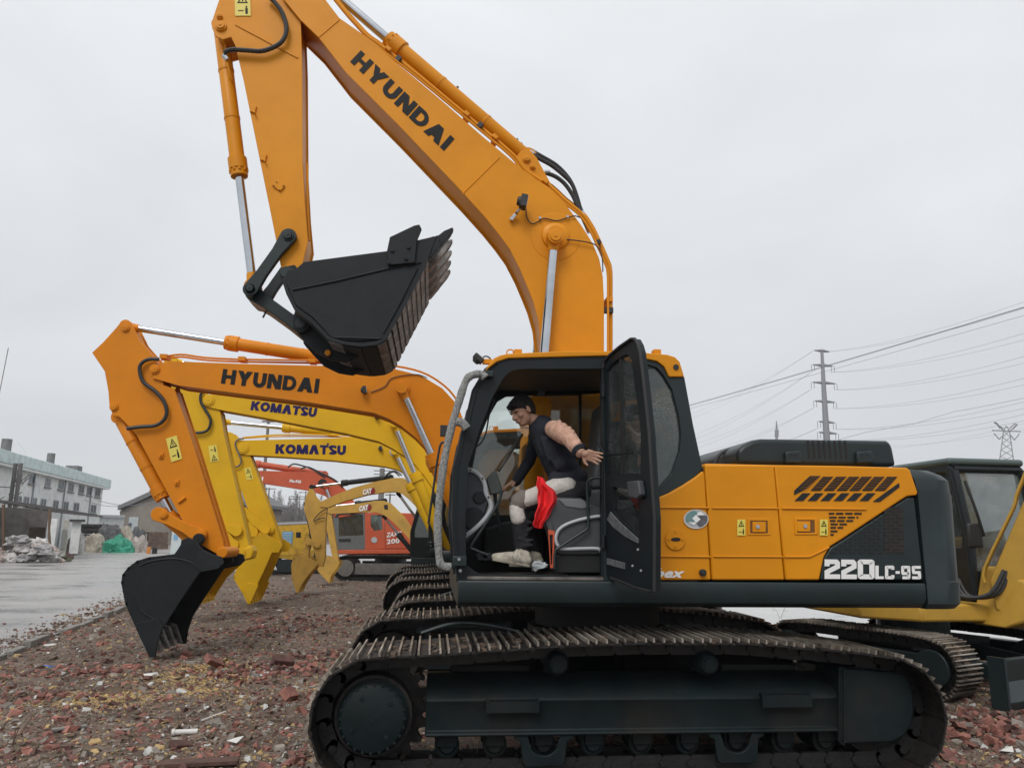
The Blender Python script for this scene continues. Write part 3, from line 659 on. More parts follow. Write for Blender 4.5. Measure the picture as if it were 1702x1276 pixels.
# orange side body: three doors with gaps
def sidepoly(P, y, th, name, m, bev=.012, parent=None):
    b = MB(); b.prism([(v.x, y, v.z) for v in atl(P, YS)], th); return b.build(name, m, parent or M1, bevel=bev, seg=3)
pA = [(1088, 829), (1110, 820), (1135, 806), (1169, 783), (1170.5, 773), (1181.7, 963.5), (1088, 963.5)]
pA = [(1088, 829), (1112, 819), (1135, 806), (1155, 793), (1169, 782), (1171.5, 790), (1182, 963.5), (1088, 963.5)]
pB = [(1171.3, 772.5), (1285, 772.5), (1287.5, 783), (1304, 963.5), (1183.6, 963.5)]
pC = [(1287.5, 772.5), (1400, 774), (1508, 777), (1513, 781), (1526, 818), (1524, 823), (1508, 824.5), (1490, 836), (1399.5, 896), (1380, 908), (1370, 925), (1362, 963.5), (1306, 963.5)]
sidepoly(pA, -1.37, .10, 'side_panel', ORANGE); sidepoly(pB, -1.372, .10, 'engine_door', ORANGE); sidepoly(pC, -1.370, .10, 'engine_door', ORANGE)
pD = [(1509, 826.5), (1521.5, 826.5), (1537, 963.5), (1364, 963.5), (1371.5, 926), (1382, 909.5), (1401, 898)]
sidepoly(pD, -1.360, .09, 'radiator_panel', DARK)
# inner body so gaps read dark, top deck
b = MB(); q = atl([(1100, 830), (1172, 776), (1509, 780), (1536, 964), (1090, 964)], YS); b.prism([(v.x, -1.33, v.z) for v in q], 2.6); b.build('engine_housing', BLACK, M1)
zdk = at(1300, 772.5, YS).z
b = MB(); xa, xb = at(1172, 772, YS).x, at(1508, 777, YS).x; b.bb((xa, -1.36, zdk-.03), (xb, 1.36, zdk)); b.build('top_deck', ORANGE, M1, bevel=.015, seg=3)
b = MB(); xc = at(1088, 900, YS).x; b.bb((xc, 1.27, zb+.1), (xb, 1.37, zdk-.04)); b.build('side_panel', ORANGE, M1, bevel=.012)
# right-hand tank and tool box in front of it
b = MB(); b.bb((-.15, .55, 1.25), (.95, 1.36, 2.08)); b.build('fuel_tank', ORANGE, M1, bevel=.05, seg=3)
b = MB(); b.bb((-1.15, .75, 1.25), (-.18, 1.34, 1.62)); b.build('tool_box', ORANGE, M1, bevel=.04, seg=3)
# pressed seams
b = MB()
for P in ([(1097, 843), (1178, 843.5)], [(1184, 844), (1294, 844.5)], [(1300, 844.5), (1440, 846)], [(1090, 924), (1181, 925)], [(1186, 924.5), (1301, 925)], [(1304, 925), (1345, 925), (1362, 917), (1378, 909)]):
    b.tube([at(x, y, YS-.006) for x, y in P], .007, 6)
b.build_each('pressed_seam', ORANGE, M1, smooth=True)
# vents: sloping slots, small slots, dark grille holes
def quads(name, Q, m, y=YS-.006, th=.004, parent=None):
    b = MB()
    for P in Q: b.prism([at(x, y_, y) for x, y_ in P], th)
    return b.build_each(name, m, parent or M1) if name in ('louvre_vent', 'cowl_slot', 'hinge_bolt') else b.build(name, m, parent or M1)
C6 = lambda x, y: (1060+x/2.651, 560+y/2.651)
Q = []
for k, xt in enumerate((805, 862, 920, 977, 1032, 1088, 1145)):
    if k == 0: Q.append([C6(760, 611), C6(806, 611), C6(735, 672), C6(690, 695), C6(690, 676)])
    else: Q.append([C6(xt-44, 614), C6(xt, 614), C6(xt-56, 676), C6(xt-100, 676)])
for xt in (762, 819, 876, 934, 991, 1048): Q.append([C6(xt-36, 687), C6(xt, 687), C6(xt-32, 721), C6(xt-70, 721)])
Q.append([C6(1115, 668), C6(1152, 642), C6(1154, 660), C6(1068, 725), C6(1038, 725), C6(1040, 722)])
vo = quads('louvre_vent', Q, BLACK)
b = MB()
for k in range(14):
    y_ = 616+k*7.6
    for xt in (805, 862, 920, 977, 1032, 1088, 1145):
        if y_ < 672: 
            xx = xt-(y_-614)*.90; a = at(*C6(xx-42, y_), YS-.012); c = at(*C6(xx-3, y_-1), YS-.012); b.tube([a, c], .0022, 4)
b.build_each('louvre_blade', mat('dull_orange_fin', (.20, .085, .02), .6), vo)
Q = []
rows = [(777, 843, 992), (794, 845, 972), (809, 848, 950), (824, 850, 930), (839, 850, 905), (855, 850, 880), (870, 850, 864)]
for i, (yy, xa_, xb_) in enumerate(rows):
    x = xa_+(0 if i % 2 else -8); 
    while x < xb_:
        x2 = min(x+32, xb_); x1 = max(x, xa_)
        if x2-x1 > 5: Q.append([C6(x1, yy-4), C6(x2, yy-4), C6(x2, yy+3.5), C6(x1, yy+3.5)])
        x += 40
quads('slot_vent', Q, BLACK)
Q = []
for i in range(14):
    yy = 752+i*15.2; xl = max(843, 1150-(yy-735)*1.48)
    x = 830+(20 if i % 2 else 0)
    while x < 1172:
        x1 = max(x, xl); x2 = min(x+30, 1172)
        if x2-x1 > 8: Q.append([C6(x1, yy-4), C6(x2, yy-4), C6(x2, yy+3.5), C6(x1, yy+3.5)])
        x += 42
quads('grille_slot', Q, BLACK, y=-1.364)
b = MB()
Q2 = [[at(*C6(x, y), -1.362) for x, y in q] for q in ([(1085, 748), (1165, 748), (1175, 948), (1092, 948)],)]
for q in Q2: b.prism(q, .002)
b.build('radiator_mesh', mat('rusty_radiator_mesh', (.030, .020, .015), .7, col2=(.014, .014, .014), vscale=30, bump=.5, bscale=200), M1)
blocktext('model_lettering', '220', at(*C6(822, 1063), -1.364), at(*C6(1043, 1065), -1.364), at(*C6(822, 978), -1.364), WHITE, M1, t=.25, gap=.05)
blocktext('model_lettering', 'LC-9s', at(*C6(1046, 1065), -1.364), at(*C6(1248, 1066), -1.364), at(*C6(1046, 1006), -1.364), WHITE, M1, t=.24, gap=.09)
text('maker_lettering', 'Robex', at(*C6(-22, 1060), YS-.004), at(*C6(203, 1060), YS-.004), at(*C6(-14, 1018), YS-.004), WHITE, M1, off=.04, shear=.25)
# round seller's sticker
def ellipse(cx, cy, rx, ry, y, n=36): return [at(cx+rx*math.cos(2*math.pi*k/n), cy+ry*math.sin(2*math.pi*k/n), y) for k in range(n)]
b = MB(); b.prism(ellipse(1157, 862.5, 20.5, 16, YS-.006), .004); st = b.build('oval_badge', LGREY, M1)
b = MB(); b.ring(ellipse(1157, 862.3, 20.7, 16.1, YS-.009), ellipse(1157, 862.3, 19.4, 14.9, YS-.009), .002); b.build('badge_rim', mat('badge_silver', (.66, .62, .56), .35), st)
BQ = lambda *q: [(1130+x/21.16, 840+y/21.16) for x, y in q]
quads('badge_mark', [BQ((205, 440), (250, 320), (370, 220), (520, 180), (620, 250), (435, 450), (560, 575), (225, 560))], mat('badge_green', (.10, .24, .22), .5, col2=(.16, .26, .28), vscale=30), y=YS-.0100, parent=st)
quads('badge_mark', [BQ((590, 345), (965, 352), (980, 470), (930, 620), (800, 730), (690, 745), (590, 610), (722, 485))], mat('badge_grey', (.075, .072, .085), .5, col2=(.16, .16, .18), vscale=30), y=YS-.0104, parent=st)
quads('badge_mark', [BQ((640, 240), (760, 215), (880, 330), (600, 340)), BQ((290, 575), (560, 582), (585, 604), (500, 690))], WHITE, y=YS-.0108, parent=st)
quads('badge_mark', [BQ((435, 445), (570, 320), (725, 480), (580, 604))], WHITE, y=YS-.0113, parent=st)
b = MB(); b.prism(ellipse(1123.4, 896, 17, 18, YS-.012), .01); pl = b.build('round_cover_plate', ORANGE, M1, bevel=.003)
b = MB(); b.prism(ellipse(1123.4, 896, 8, 3.2, YS-.016, 20), .005); b.build('keyhole', BLACK, pl)
b = MB()
for x, y in ((1123, 883), (1123, 908), (1111.5, 895.5), (1135, 896)): p = at(x, y, YS-.012); b.cyl(p, p+Vector((0, -.008, 0)), .009, n=6)
b.build_each('bolt', ORANGE, pl)
p = at(1167, 951, YS); b = MB(); b.cyl(p, p+Vector((0, -.03, 0)), .026, n=20); b.cyl(p+Vector((0, -.03, 0)), p+Vector((0, -.035, 0)), .018, n=20); b.build('rubber_stop', RUBBER, M1, bevel=.003)
for x0_, y0_, side__ in ((1243, 861, 0), (1321, 860, 1)):
    b = MB(); b.ring([at(x, y, YS-.008) for x, y in ((x0_, y0_), (x0_+37, y0_), (x0_+38, y0_+28), (x0_, y0_+28))], [at(x, y, YS-.008) for x, y in ((x0_+4, y0_+4), (x0_+33, y0_+4), (x0_+34, y0_+25), (x0_+4, y0_+25))], .012)
    o = b.build('latch_recess', ORANGE, M1, bevel=.003)
    xo = 8 if side__ == 0 else 4
    quads('recess_painted_shade', [[(x0_+4, y0_+4), (x0_+33, y0_+4), (x0_+34, y0_+25), (x0_+4, y0_+25)]], mat('recess_shade_orange', (.16, .06, .01), .6), y=YS-.003, th=.002, parent=o)  # recess shade put into the colour: darker orange plate behind the handle
    b = MB(); b.prism([at(x, y, YS-.012) for x, y in ((x0_+xo, y0_+6), (x0_+xo+22, y0_+6), (x0_+xo+22, y0_+23), (x0_+xo, y0_+23))], .012); h = b.build('latch_handle', ORANGE, o, bevel=.003)
    p = at(x0_+xo+8 if side__ == 0 else x0_+xo+13, y0_+14, YS-.012); b = MB(); b.cyl(p, p+Vector((0, -.008, 0)), .015, n=16); b.cyl(p+Vector((0, -.008, 0)), p+Vector((0, -.010, 0)), .006, n=8); b.build('lock', CHROME, h)
for x0_ in (1225, 1362):
    warning_sticker([at(x0_, 889.5, YS-.004), at(x0_+13.5, 889.5, YS-.004), at(x0_+13, 863, YS-.004), at(x0_, 863, YS-.004)], M1)
# counterweight: plan outline with round rear corners, slightly sloping back
b = MB(); xf, xr = at(1523, 900, YS).x, at(1590, 990, YS).x
def cw_loop(z, xfront, xrear, inset=0.0, yr=1.37):
    y_ = yr-inset; xr2 = xrear-inset; P = [(xfront, -y_, z), (xr2-.34, -y_, z)]
    for k in range(1, 7): a = R(90*k/6); P.append((xr2-.34+.22*math.sin(a)+.0, -y_+.22*(1-math.cos(a)), z))
    for k in range(1, 12): t = -1+2*k/12; P.append((xr2-.12+.32*(1-t*t), t*(y_-.22), z))
    for k in range(0, 7): a = R(90-90*k/6); P.append((xr2-.34+.22*math.sin(a), y_-.22*(1-math.cos(a)), z))
    P.append((xfront, y_, z)); return P
zcb, zct, zcm = at(1560, 1012.5, YS).z, at(1540, 778, YS).z, at(1560, 967, YS).z
LV = []
for z, xf_, xr_, ins in ((zcb, at(1543, 1012, YS).x, at(1597, 1000, YS).x+.225, .03), (zcb+.04, at(1543, 1005, YS).x, at(1597, 1000, YS).x+.225, 0), (zcm, at(1540, 967, YS).x, at(1596, 967, YS).x+.225, 0), (zcm+.008, at(1540, 967, YS).x, at(1594.5, 966, YS).x+.225, .004), (at(1550, 822, YS).z, at(1526, 822, YS).x, at(1582, 822, YS).x+.225, 0), (at(1550, 818, YS).z, at(1526, 820, YS).x, at(1580, 820, YS).x+.225, .0), (at(1550, 797, YS).z, at(1520, 800, YS).x, at(1576, 797, YS).x+.225, .0), (zct-.05, at(1516, 785, YS).x, at(1571, 787, YS).x+.225, .02), (zct-.01, at(1514, 780, YS).x, at(1563, 780, YS).x+.225, .06), (zct, at(1513, 778, YS).x, at(1556, 779, YS).x+.225, .12)):
    LV.append(cw_loop(z, xf_, xr_, ins))
n_ = len(LV[0]); vs = [p for l_ in LV for p in l_]; fs = [tuple(range(n_)), tuple(range((len(LV)-1)*n_, len(LV)*n_))]
for k in range(len(LV)-1):
    for i in range(n_): fs.append((k*n_+i, k*n_+(i+1) % n_, (k+1)*n_+(i+1) % n_, (k+1)*n_+i))
b.add(vs, fs); b.build('counterweight', DARK, M1, smooth=True, ang=28)
# engine cowl on top
P = [(1172, 774), (1226, 771), (1226, 748), (1236, 739), (1252, 731), (1266, 728.6), (1475, 731.6), (1481, 735), (1485, 745), (1491, 775)]
b = MB(); q = atl(P[1:], -.95); b.prism([(v.x, -.95, v.z) for v in q], 1.9); hood = b.build('engine_cowl', DARK, M1, bevel=.05, seg=4)
Q = []
for k in range(8):
    x = 745+k*23.5; Q.append([C6(x, 456), C6(x+9, 456), C6(x+18, 536), C6(x+8, 536)])
quads('cowl_slot', Q, BLACK, y=-.953, parent=hood)
for x in (690, 1005):
    b = MB(); b.prism([at(*C6(x+dx, dy), -.99) for dx, dy in ((-38, 505), (28, 500), (36, 530), (36, 556), (-38, 556))], .06); hb = b.build('cowl_hinge', DARK, hood, bevel=.012)
    quads('hinge_bolt', [[C6(x-16, 518), C6(x-10, 518), C6(x-10, 523), C6(x-16, 523)], [C6(x+4, 518), C6(x+10, 518), C6(x+10, 523), C6(x+4, 523)]], BLACK, y=-.995, parent=hb)
b = MB(); q = atl([(1172, 775), (1170, 762), (1180, 752), (1205, 745), (1226, 745), (1232, 775)], .2); b.prism([(v.x, .2, v.z) for v in q], .7); b.build('air_cleaner_cover', DARK, M1, bevel=.04, seg=3)
b = MB(); b.tube([at(1186, 775, -.6), at(1190, 765, -.6), at(1200, 752, -.6), at(1222, 745, -.6), at(1230, 748, -.6)], .014, 8, smooth_path=4); b.build('grab_rail', RUBBER, M1, smooth=True)
# ------------------------------------------------------------------ cab of the first machine
YN, YF = -1.34, -.34
def near(P, y=YN): return atl(P, y)
def shiftY(P, y): return [Vector((p.x, y, p.z)) for p in P]
outA = near([(807, 616), (811, 610), (826, 600), (845, 595), (1004, 591), (1004, 965), (762, 966), (754, 929), (751, 860), (753, 781), (768, 720), (775, 703), (787, 650)])
inA = near([(838, 627), (850, 617), (868, 613.5), (1000, 613), (1000, 957), (796, 954), (775, 938), (774, 860), (779, 772), (797, 716), (821, 655)])
b = MB(); frame_ring(b, outA, inA, .07); cf = b.build('cab_frame', CABD, M1, bevel=.012, seg=3)
outB = near([(1004, 591), (1067, 595), (1092, 600), (1104, 609), (1112, 626), (1137.5, 626), (1152, 705), (1168, 779), (1155, 793), (1135, 806), (1112, 819), (1088, 829), (1088, 965), (1004, 965)])
inB = near([(1012, 611), (1074, 605), (1092, 611), (1102, 622), (1117, 647), (1128, 690), (1132, 720), (1130, 749), (1117, 786), (1090, 816), (1050, 845), (1012, 845)])
b = MB(); frame_ring(b, outB, inB, .07); b.build('cab_rear_frame', DARK, M1, bevel=.012, seg=3)
b = MB(); b.prism(shiftY(inB, YN+.03), .006); b.build('rear_side_window', DGLASS, M1)
# roof
roof = [(806, 617), (811, 608), (821, 595), (832, 590), (845, 587.5), (933, 583.5), (1013, 583.5), (1067, 585.6), (1109, 589), (1122, 593), (1130, 601), (1137.5, 626), (1112, 626), (1104, 609), (1092, 600), (1067, 595), (1004, 591), (845, 595), (826, 601), (813, 611)]
b = MB(); b.prism(near(roof, YN-.02), 1.04); rf = b.build('cab_roof', ORANGE, M1, bevel=.02, seg=3)
b = MB(); q = near([(826, 602), (845, 597), (1004, 593), (1067, 597), (1090, 602), (1103, 612), (832, 612)], YN+.02); b.prism(q, .97); b.build('headliner', GREYPL, M1)
for x in (861, 1092):
    p = at(x, 588, -1.2); b = MB(); b.bb((p.x-.03, -1.22, p.z-.03), (p.x+.03, -1.14, p.z+.035)); b.build('roof_lug', ORANGE, rf, bevel=.004)
p = at(1122, 611, YN); b = MB(); b.cyl(p, p+Vector((0, -.03, 0)), .022, n=16); b.build('rubber_stop', RUBBER, rf)
b = MB(); b.tube([at(x, y, -1.2) for x, y in ((842, 590), (843, 583), (848, 581), (853, 583), (853, 590))], .006, 6, smooth_path=3); b.build('lifting_eye', ORANGE, rf)
# work lamp on the roof corner
def lamp(parent, px, py, y, ang, s=1.0, name='work_lamp'):
    p = at(px, py, y); M = Matrix.Rotation(ang, 3, 'Y'); b = MB(); b.box(p, (.10*s, .09*s, .05*s), M); b.tube([p+M @ Vector((0, 0, .02*s)), p+M @ Vector((0, 0, .05*s))], [.045*s, .03*s], 12)
    o = b.build(name, RUBBER, parent, bevel=.006); c = MB(); c.box(p+M @ Vector((0, 0, -.027*s)), (.085*s, .075*s, .004), M); c.build('lamp_lens', mat('lamp_lens', (.5, .5, .5), .1), o); return o
lp = lamp(rf, 795, 596, -1.25, R(-140), .85)
b = MB(); b.bb((at(802, 601, -1.25).x, -1.27, at(802, 601, -1.25).z-.02), (at(818, 601, -1.25).x, -1.23, at(802, 601, -1.25).z+.02)); b.build('lamp_bracket', ORANGE, rf, bevel=.004)
b = MB(); b.tube([at(x, y, -1.25) for x, y in ((801, 601), (803, 594), (809, 592), (815, 596), (815, 600))], .006, 6, smooth_path=3); b.build_each('lamp_cable', RUBBER, rf, smooth=True)
# far side frame, windscreen, back
outF = shiftY(outA, YF)
inF = [Vector((p.x, YF, p.z)) for p in near([(845, 630), (862, 620), (1003, 618), (1003, 850), (800, 850), (790, 790), (805, 716), (825, 665)])]
b = MB(); frame_ring(b, outF, inF, .05); b.build('cab_frame', CABD, M1, bevel=.01)
b = MB(); b.prism(shiftY(inF, YF+.02), .005); b.build('side_window', glassmat('plain_glass', (.90, .94, .91), .02, .10, haze=.08), M1)
inG = [Vector((p.x, YF, p.z)) for p in near([(1007, 617), (1074, 612), (1092, 618), (1102, 628), (1117, 650), (1128, 690), (1132, 720), (1130, 749), (1117, 786), (1090, 816), (1050, 845), (1007, 845)])]
b = MB(); frame_ring(b, shiftY(outB, YF), inG, .05); b.build('cab_rear_frame', CABD, M1, bevel=.01)
b = MB(); b.prism(shiftY(inG, YF+.02), .005); b.build('rear_side_window', MATS['plain_glass'], M1)
fe = near([(822, 604), (807, 616), (787, 650), (775, 703), (768, 720), (757, 775), (752, 860)])
b = MB(); 
for k in range(len(fe)-1):
    a, c = fe[k]+Vector((.03, 0, 0)), fe[k+1]+Vector((.03, 0, 0)); b.add([(a.x, YN+.06, a.z), (c.x, YN+.06, c.z), (c.x, YF, c.z), (a.x, YF, a.z)], [(0, 1, 2, 3)])
b.build('windscreen', FGLASS, M1, smooth=True)
fb = near([(752, 860), (754, 929), (762, 966)])
b = MB(); b.prism([fb[0]+Vector((.02, .05, 0)), fb[1]+Vector((.02, .05, 0)), fb[2]+Vector((.02, .05, 0)), fb[2]+Vector((.06, .05, 0)), fb[0]+Vector((.06, .05, 0))], .95); b.build('front_lower_panel', CABD, M1)
b = MB(); 
for yy in (YN+.03, YF+.03): b.tube([(p.x+.02, yy, p.z) for p in fe]+[(fb[2].x+.02, yy, fb[2].z)], .035, 8)
b.build_each('front_pillar', CABD, M1, smooth=True)
bk = near([(1135, 632), (1150, 705), (1166, 779)])
b = MB(); b.add([(bk[0].x-.04, YN+.1, bk[0].z), (bk[2].x-.04, YN+.1, bk[2].z), (bk[2].x-.04, YF-.03, bk[2].z), (bk[0].x-.04, YF-.03, bk[0].z)], [(0, 1, 2, 3)]); b.build('rear_window', MATS['plain_glass'], M1)
b = MB(); zl = at(1166, 800, YN).z; b.bb((bk[2].x-.10, YN+.06, at(1000, 960, YN).z), (bk[2].x-.04, YF, zl)); b.build('cab_back_wall', GREYPL, M1)
# floor, sill
zfl = at(900, 957, YN).z
b = MB(); b.bb((at(765, 957, YN).x, YN+.02, zfl-.06), (bk[2].x-.05, YF, zfl-.012)); b.build('cab_floor', mat('worn_floor_mat', (.075, .068, .058), .8, col2=(.15, .13, .11), vscale=9, bump=.4), M1)
b = MB(); b.bb((at(776, 957, YN).x, YN-.01, zfl-.03), (at(1003, 957, YN).x, YN+.05, zfl-.005)); b.build('door_sill', WORN, M1, bevel=.005)
# foam wrapped hand rail
FR = [(807, 628), (800, 622), (787, 623), (775, 632), (763, 667), (748, 720), (736, 781), (728, 860), (730, 926), (737, 940), (750, 942)]
b = MB(); P = spline([at(x, y, -1.40) for x, y in FR], 6); b.tube(P, [.030+.002*math.sin(i*.9)+random.uniform(-.0015, .0015) for i in range(len(P))], 14)
P = spline([at(x, y, -1.40) for x, y in ((757, 700), (768, 703), (776, 712))], 4); b.tube(P, .034, 10)
b.build('hand_rail', FOAM, M1, smooth=True)
b = MB(); b.tube([at(x, y, -1.40) for x, y in ((745, 942), (755, 941), (764, 934))], .014, 8); p = at(764, 932, -1.39); b.box(p, (.10, .06, .07)); p = at(812, 622, -1.37); b.box(p, (.07, .06, .05)); b.build_each('rail_bracket', DARK, M1, bevel=.006)
for x, y in ((763, 929), (765, 948)):
    p = at(x, y, -1.43); b = MB(); b.cyl(p, p+Vector((0, -.012, 0)), .013, n=6); b.build_each('bolt', CHROME, M1)
# front mirror on a thin black stay, far side
b = MB(); b.tube([at(x, y, -.2) for x, y in ((738, 735), (731, 742), (722, 800), (712, 870))], .012, 6, smooth_path=3); b.box(at(738, 716, -.2), (.07, .05, .10)); b.build('mirror', RUBBER, M1, smooth=True)

# ---- interior
def slabpoly(name, P, y, th, m, bev=.01, parent=None, seg=3):
    b = MB(); b.prism(atl(P, y), th); return b.build(name, m, parent or M1, bevel=bev, seg=seg)
seat = slabpoly('seat', [(940, 815), (1003, 812), (1008, 835), (1000, 850), (948, 850), (938, 832)], -1.05, .5, GREYPL, .03)
slabpoly('backrest', [(982, 812), (990, 770), (996, 710), (1000, 670), (1012, 664), (1022, 672), (1026, 812)], -1.0, .42, GREYPL, .04, seat)
slabpoly('seat_base', [(945, 850), (1000, 850), (1000, 955), (945, 955)], -.98, .4, BLACK, .02, seat)
con = slabpoly('left_console', [(903, 845), (910, 834), (928, 826), (966, 827), (985, 838), (1003, 846), (1003, 922), (930, 922), (918, 905), (909, 870)], -1.24, .20, GREYPL, .02)
slabpoly('console_pad', [(928, 829), (966, 829), (984, 842), (968, 846), (940, 842)], -1.25, .16, mat('grey_pad', (.16, .17, .175), .7, bump=.2, bscale=90), .01, con)
slabpoly('console_base', [(922, 922), (1003, 922), (1003, 952), (922, 952)], -1.22, .25, BLACK, .01)
b = MB(); b.tube([at(x, y, -1.255) for x, y in ((1003, 857), (985, 859), (962, 864), (942, 871), (930, 879), (925, 888), (924, 898), (929, 909), (936, 912), (965, 911.5), (993, 911.5), (999, 917))], .013, 8, smooth_path=4); b.build('console_trim', LGREY, con, smooth=True)
b = MB(); b.ring([at(x, y, -1.26) for x, y in ((911, 880), (922, 882), (920, 944), (915, 944))], [at(x, y, -1.26) for x, y in ((913.5, 888), (919, 889), (918, 938), (915.5, 938))], .02); b.build('safety_lever', mat('orange_red_plastic', (.55, .09, .035), .45), M1, bevel=.004)
slabpoly('lever_knob', [(905, 866), (911, 858), (920, 872), (921, 882), (912, 882)], -1.25, .05, GREYPL, .008)
b = MB(); b.tube([at(x, y, -1.28) for x, y in ((1015, 794), (988, 794), (978, 799), (976, 810), (978, 868), (975, 879), (968, 884), (930, 909), (923, 917), (922, 945))], .0115, 8, smooth_path=4); b.build('grab_rail', DARK, M1, smooth=True)
b = MB(); b.tube([at(x, y, -1.22) for x, y in ((834, 815), (828, 836), (806, 872), (783, 907), (788, 913), (811, 922))], .0115, 8, smooth_path=4); b.build('front_grab_rail', DARK, M1, smooth=True)
mon = slabpoly('monitor', [(808, 796), (820, 782), (826, 784), (835, 812), (830, 820), (815, 822)], -1.05, .05, mat('monitor_plastic', (.045, .055, .05), .4), .01)
b = MB(); b.tube([at(x, y, -1.0) for x, y in ((822, 818), (826, 850), (832, 880))], .015, 8); b.build('monitor_stalk', CABD, mon, smooth=True)
fc = slabpoly('front_console', [(772, 782), (785, 784), (800, 792), (810, 808), (813, 835), (806, 858), (795, 880), (776, 905), (772, 900)], -1.10, .10, mat('console_blue_grey', (.022, .028, .038), .4), .015)
b = MB(); b.tube([at(x, y, -1.12) for x, y in ((778, 780), (790, 784), (800, 793), (806, 806), (808, 820), (814, 832), (816, 845), (806, 862), (790, 878), (773, 891))], [.018]*37, 8, smooth_path=4); b.build('console_trim', LGREY, fc, smooth=True)
for x, y in ((782, 780), (802, 795), (812, 826), (774, 888)): p = at(x, y, -1.14); b = MB(); b.cyl(p, p+Vector((0, -.006, 0)), .008, n=10); b.build('screw', BLACK, fc)
for x, y, r_ in ((796, 827, .05), (787, 862, .09)): p = at(x, y, -1.10); b = MB(); b.cyl(p, p+Vector((0, -.02, 0)), r_, r_*.9, n=28); b.build('speaker_ring', CABD, fc, bevel=.004)
b = MB(); q = atl([(808, 878), (842, 866), (905, 862), (905, 935), (800, 935)], -.62); b.prism(q, .25); b.build('front_lower_console', BLACK, M1, bevel=.02)
slabpoly('right_console', [(905, 828), (1003, 815), (1003, 860), (905, 870)], -.60, .22, GREYPL, .03)
b = MB(); q = atl([(868, 742), (882, 730), (886, 855), (860, 860)], -.30); b.prism(q, .12); b.build('inner_upright', ORANGE, M1, bevel=.01)
b = MB(); b.bb((at(878, 722, -.36).x, -.37, at(878, 760, -.36).z), (at(889, 722, -.36).x, -.35, at(878, 722, -.36).z)); b.build('grille_box', BLACK, M1)
b = MB(); b.tube([at(x, y, -1.27) for x, y in ((822, 664), (813, 690), (808, 718), (800, 735), (786, 746))], .007, 6, smooth_path=4); b.tube([at(x, y, -1.27) for x, y in ((818, 672), (808, 700), (797, 722), (789, 728))], .005, 6, smooth_path=4); b.build_each('pillar_cable', RUBBER, M1, smooth=True)
b = MB(); b.tube([at(868, 722, -.42), at(829, 782, -.95)], .012, 8); b.build('wiper_arm', WORN, M1)
b = MB(); 
for x in (790, 800): b.prism(atl([(x, 921), (x+16, 918), (x+22, 928), (x+5, 932)], -1.12), .09)
b.build_each('travel_pedal', CABD, M1, bevel=.004)
# lying by the pedal
b = MB(); g = at(897, 940, -1.2); bmm = bmesh.new()
for i in range(16): bmm.verts.new(g+Vector((random.uniform(-.06, .06), random.uniform(-.05, .05), random.uniform(-.045, .05)*(1 if i % 2 else .6))))
bmesh.ops.convex_hull(bmm, input=bmm.verts); bmesh.ops.subdivide_edges(bmm, edges=bmm.edges, cuts=2)
for v in bmm.verts: v.co += Vector((random.uniform(-.012, .012), random.uniform(-.012, .012), random.uniform(-.012, .012)))
me = bpy.data.meshes.new('plastic_bag'); bmm.to_mesh(me); bmm.free(); me.materials.append(mat('clear_film', (.45, .48, .50), .15, spec=.8)); ob = bpy.data.objects.new('plastic_bag', me); COL.objects.link(ob)
tag(ob, 'small crumpled clear plastic bag on the cab floor beside the shoes', 'bag')

# ---- open door: a plane hinged on the rear post and swung out
H0 = at(1006, 780, YN-.005); H1v = at(1088, 780, -2.02); dx = (H1v-H0); dx.z = 0; dn = dx.cross(Vector((0, 0, 1))).normalized()
if dn.dot(CAM-H0) < 0: dn = -dn
def dp(P, lift=0): return [onp(x, y, H0+dn*lift, dn) for x, y in P]
dO = [(1003, 612), (1004, 602), (1012, 591), (1030, 576), (1049, 563), (1055, 563), (1060, 572), (1064, 586), (1070, 636), (1079, 720), (1085, 800), (1088, 860), (1087.5, 982), (1078, 982), (1054, 976), (1034, 967), (1015, 960), (1008, 955)]
dI = [(1008, 617), (1015, 606), (1030, 594), (1042, 588), (1050, 598), (1055, 640), (1062, 690), (1065, 722), (1065, 740), (1065, 787), (1008, 787)]
dL = [(1018, 808), (1055, 815), (1061, 830), (1062, 860), (1062, 890), (1055, 886), (1040, 872), (1026, 858), (1018, 848)]
# door skin = ring round the upper window down to the mid rail, ring round the lower window below it
up_o = [(1003, 612), (1004, 602), (1012, 591), (1030, 576), (1049, 563), (1055, 563), (1060, 572), (1064, 586), (1070, 636), (1079, 720), (1083.5, 797), (1003.5, 797)]
lo_o = [(1003.5, 797), (1083.5, 797), (1088, 860), (1087.5, 982), (1078, 982), (1054, 976), (1034, 967), (1015, 960), (1008, 955)]
b = MB(); frame_ring(b, dp(up_o), dp(dI), -dn*.05); frame_ring(b, dp(lo_o), dp(dL), -dn*.05); door = b.build('cab_door', CABD, M1, bevel=.010, seg=3)
b = MB(); b.prism(dp(dI, -.02), -dn*.006); b.build('door_window', DGLASS, door)
b = MB(); b.prism(dp(dL, -.02), -dn*.006); b.build('lower_door_window', GLASS, door)
b = MB(); b.prism(dp([(1029, 597), (1032, 595), (1036, 787), (1031, 787)], -.006), -dn*.02); b.build('window_divider', RUBBER, door)
b = MB(); b.tube(dp(up_o[:11]+lo_o[2:8], .008), .012, 6); b.build('door_seal', RUBBER, door, smooth=True)
b = MB(); b.tube([q+dn*.05 for q in dp([(1003, 735), (1009, 747), (1014, 757), (1040, 755), (1062, 752)])], .009, 8); b.build('door_grab_bar', CABD, door, smooth=True)
b = MB(); b.prism(dp([(1041, 800), (1060, 798), (1064, 822), (1058, 829), (1044, 826)], .05), -dn*.05); b.build('door_latch', GREYPL, door, bevel=.012, seg=3)
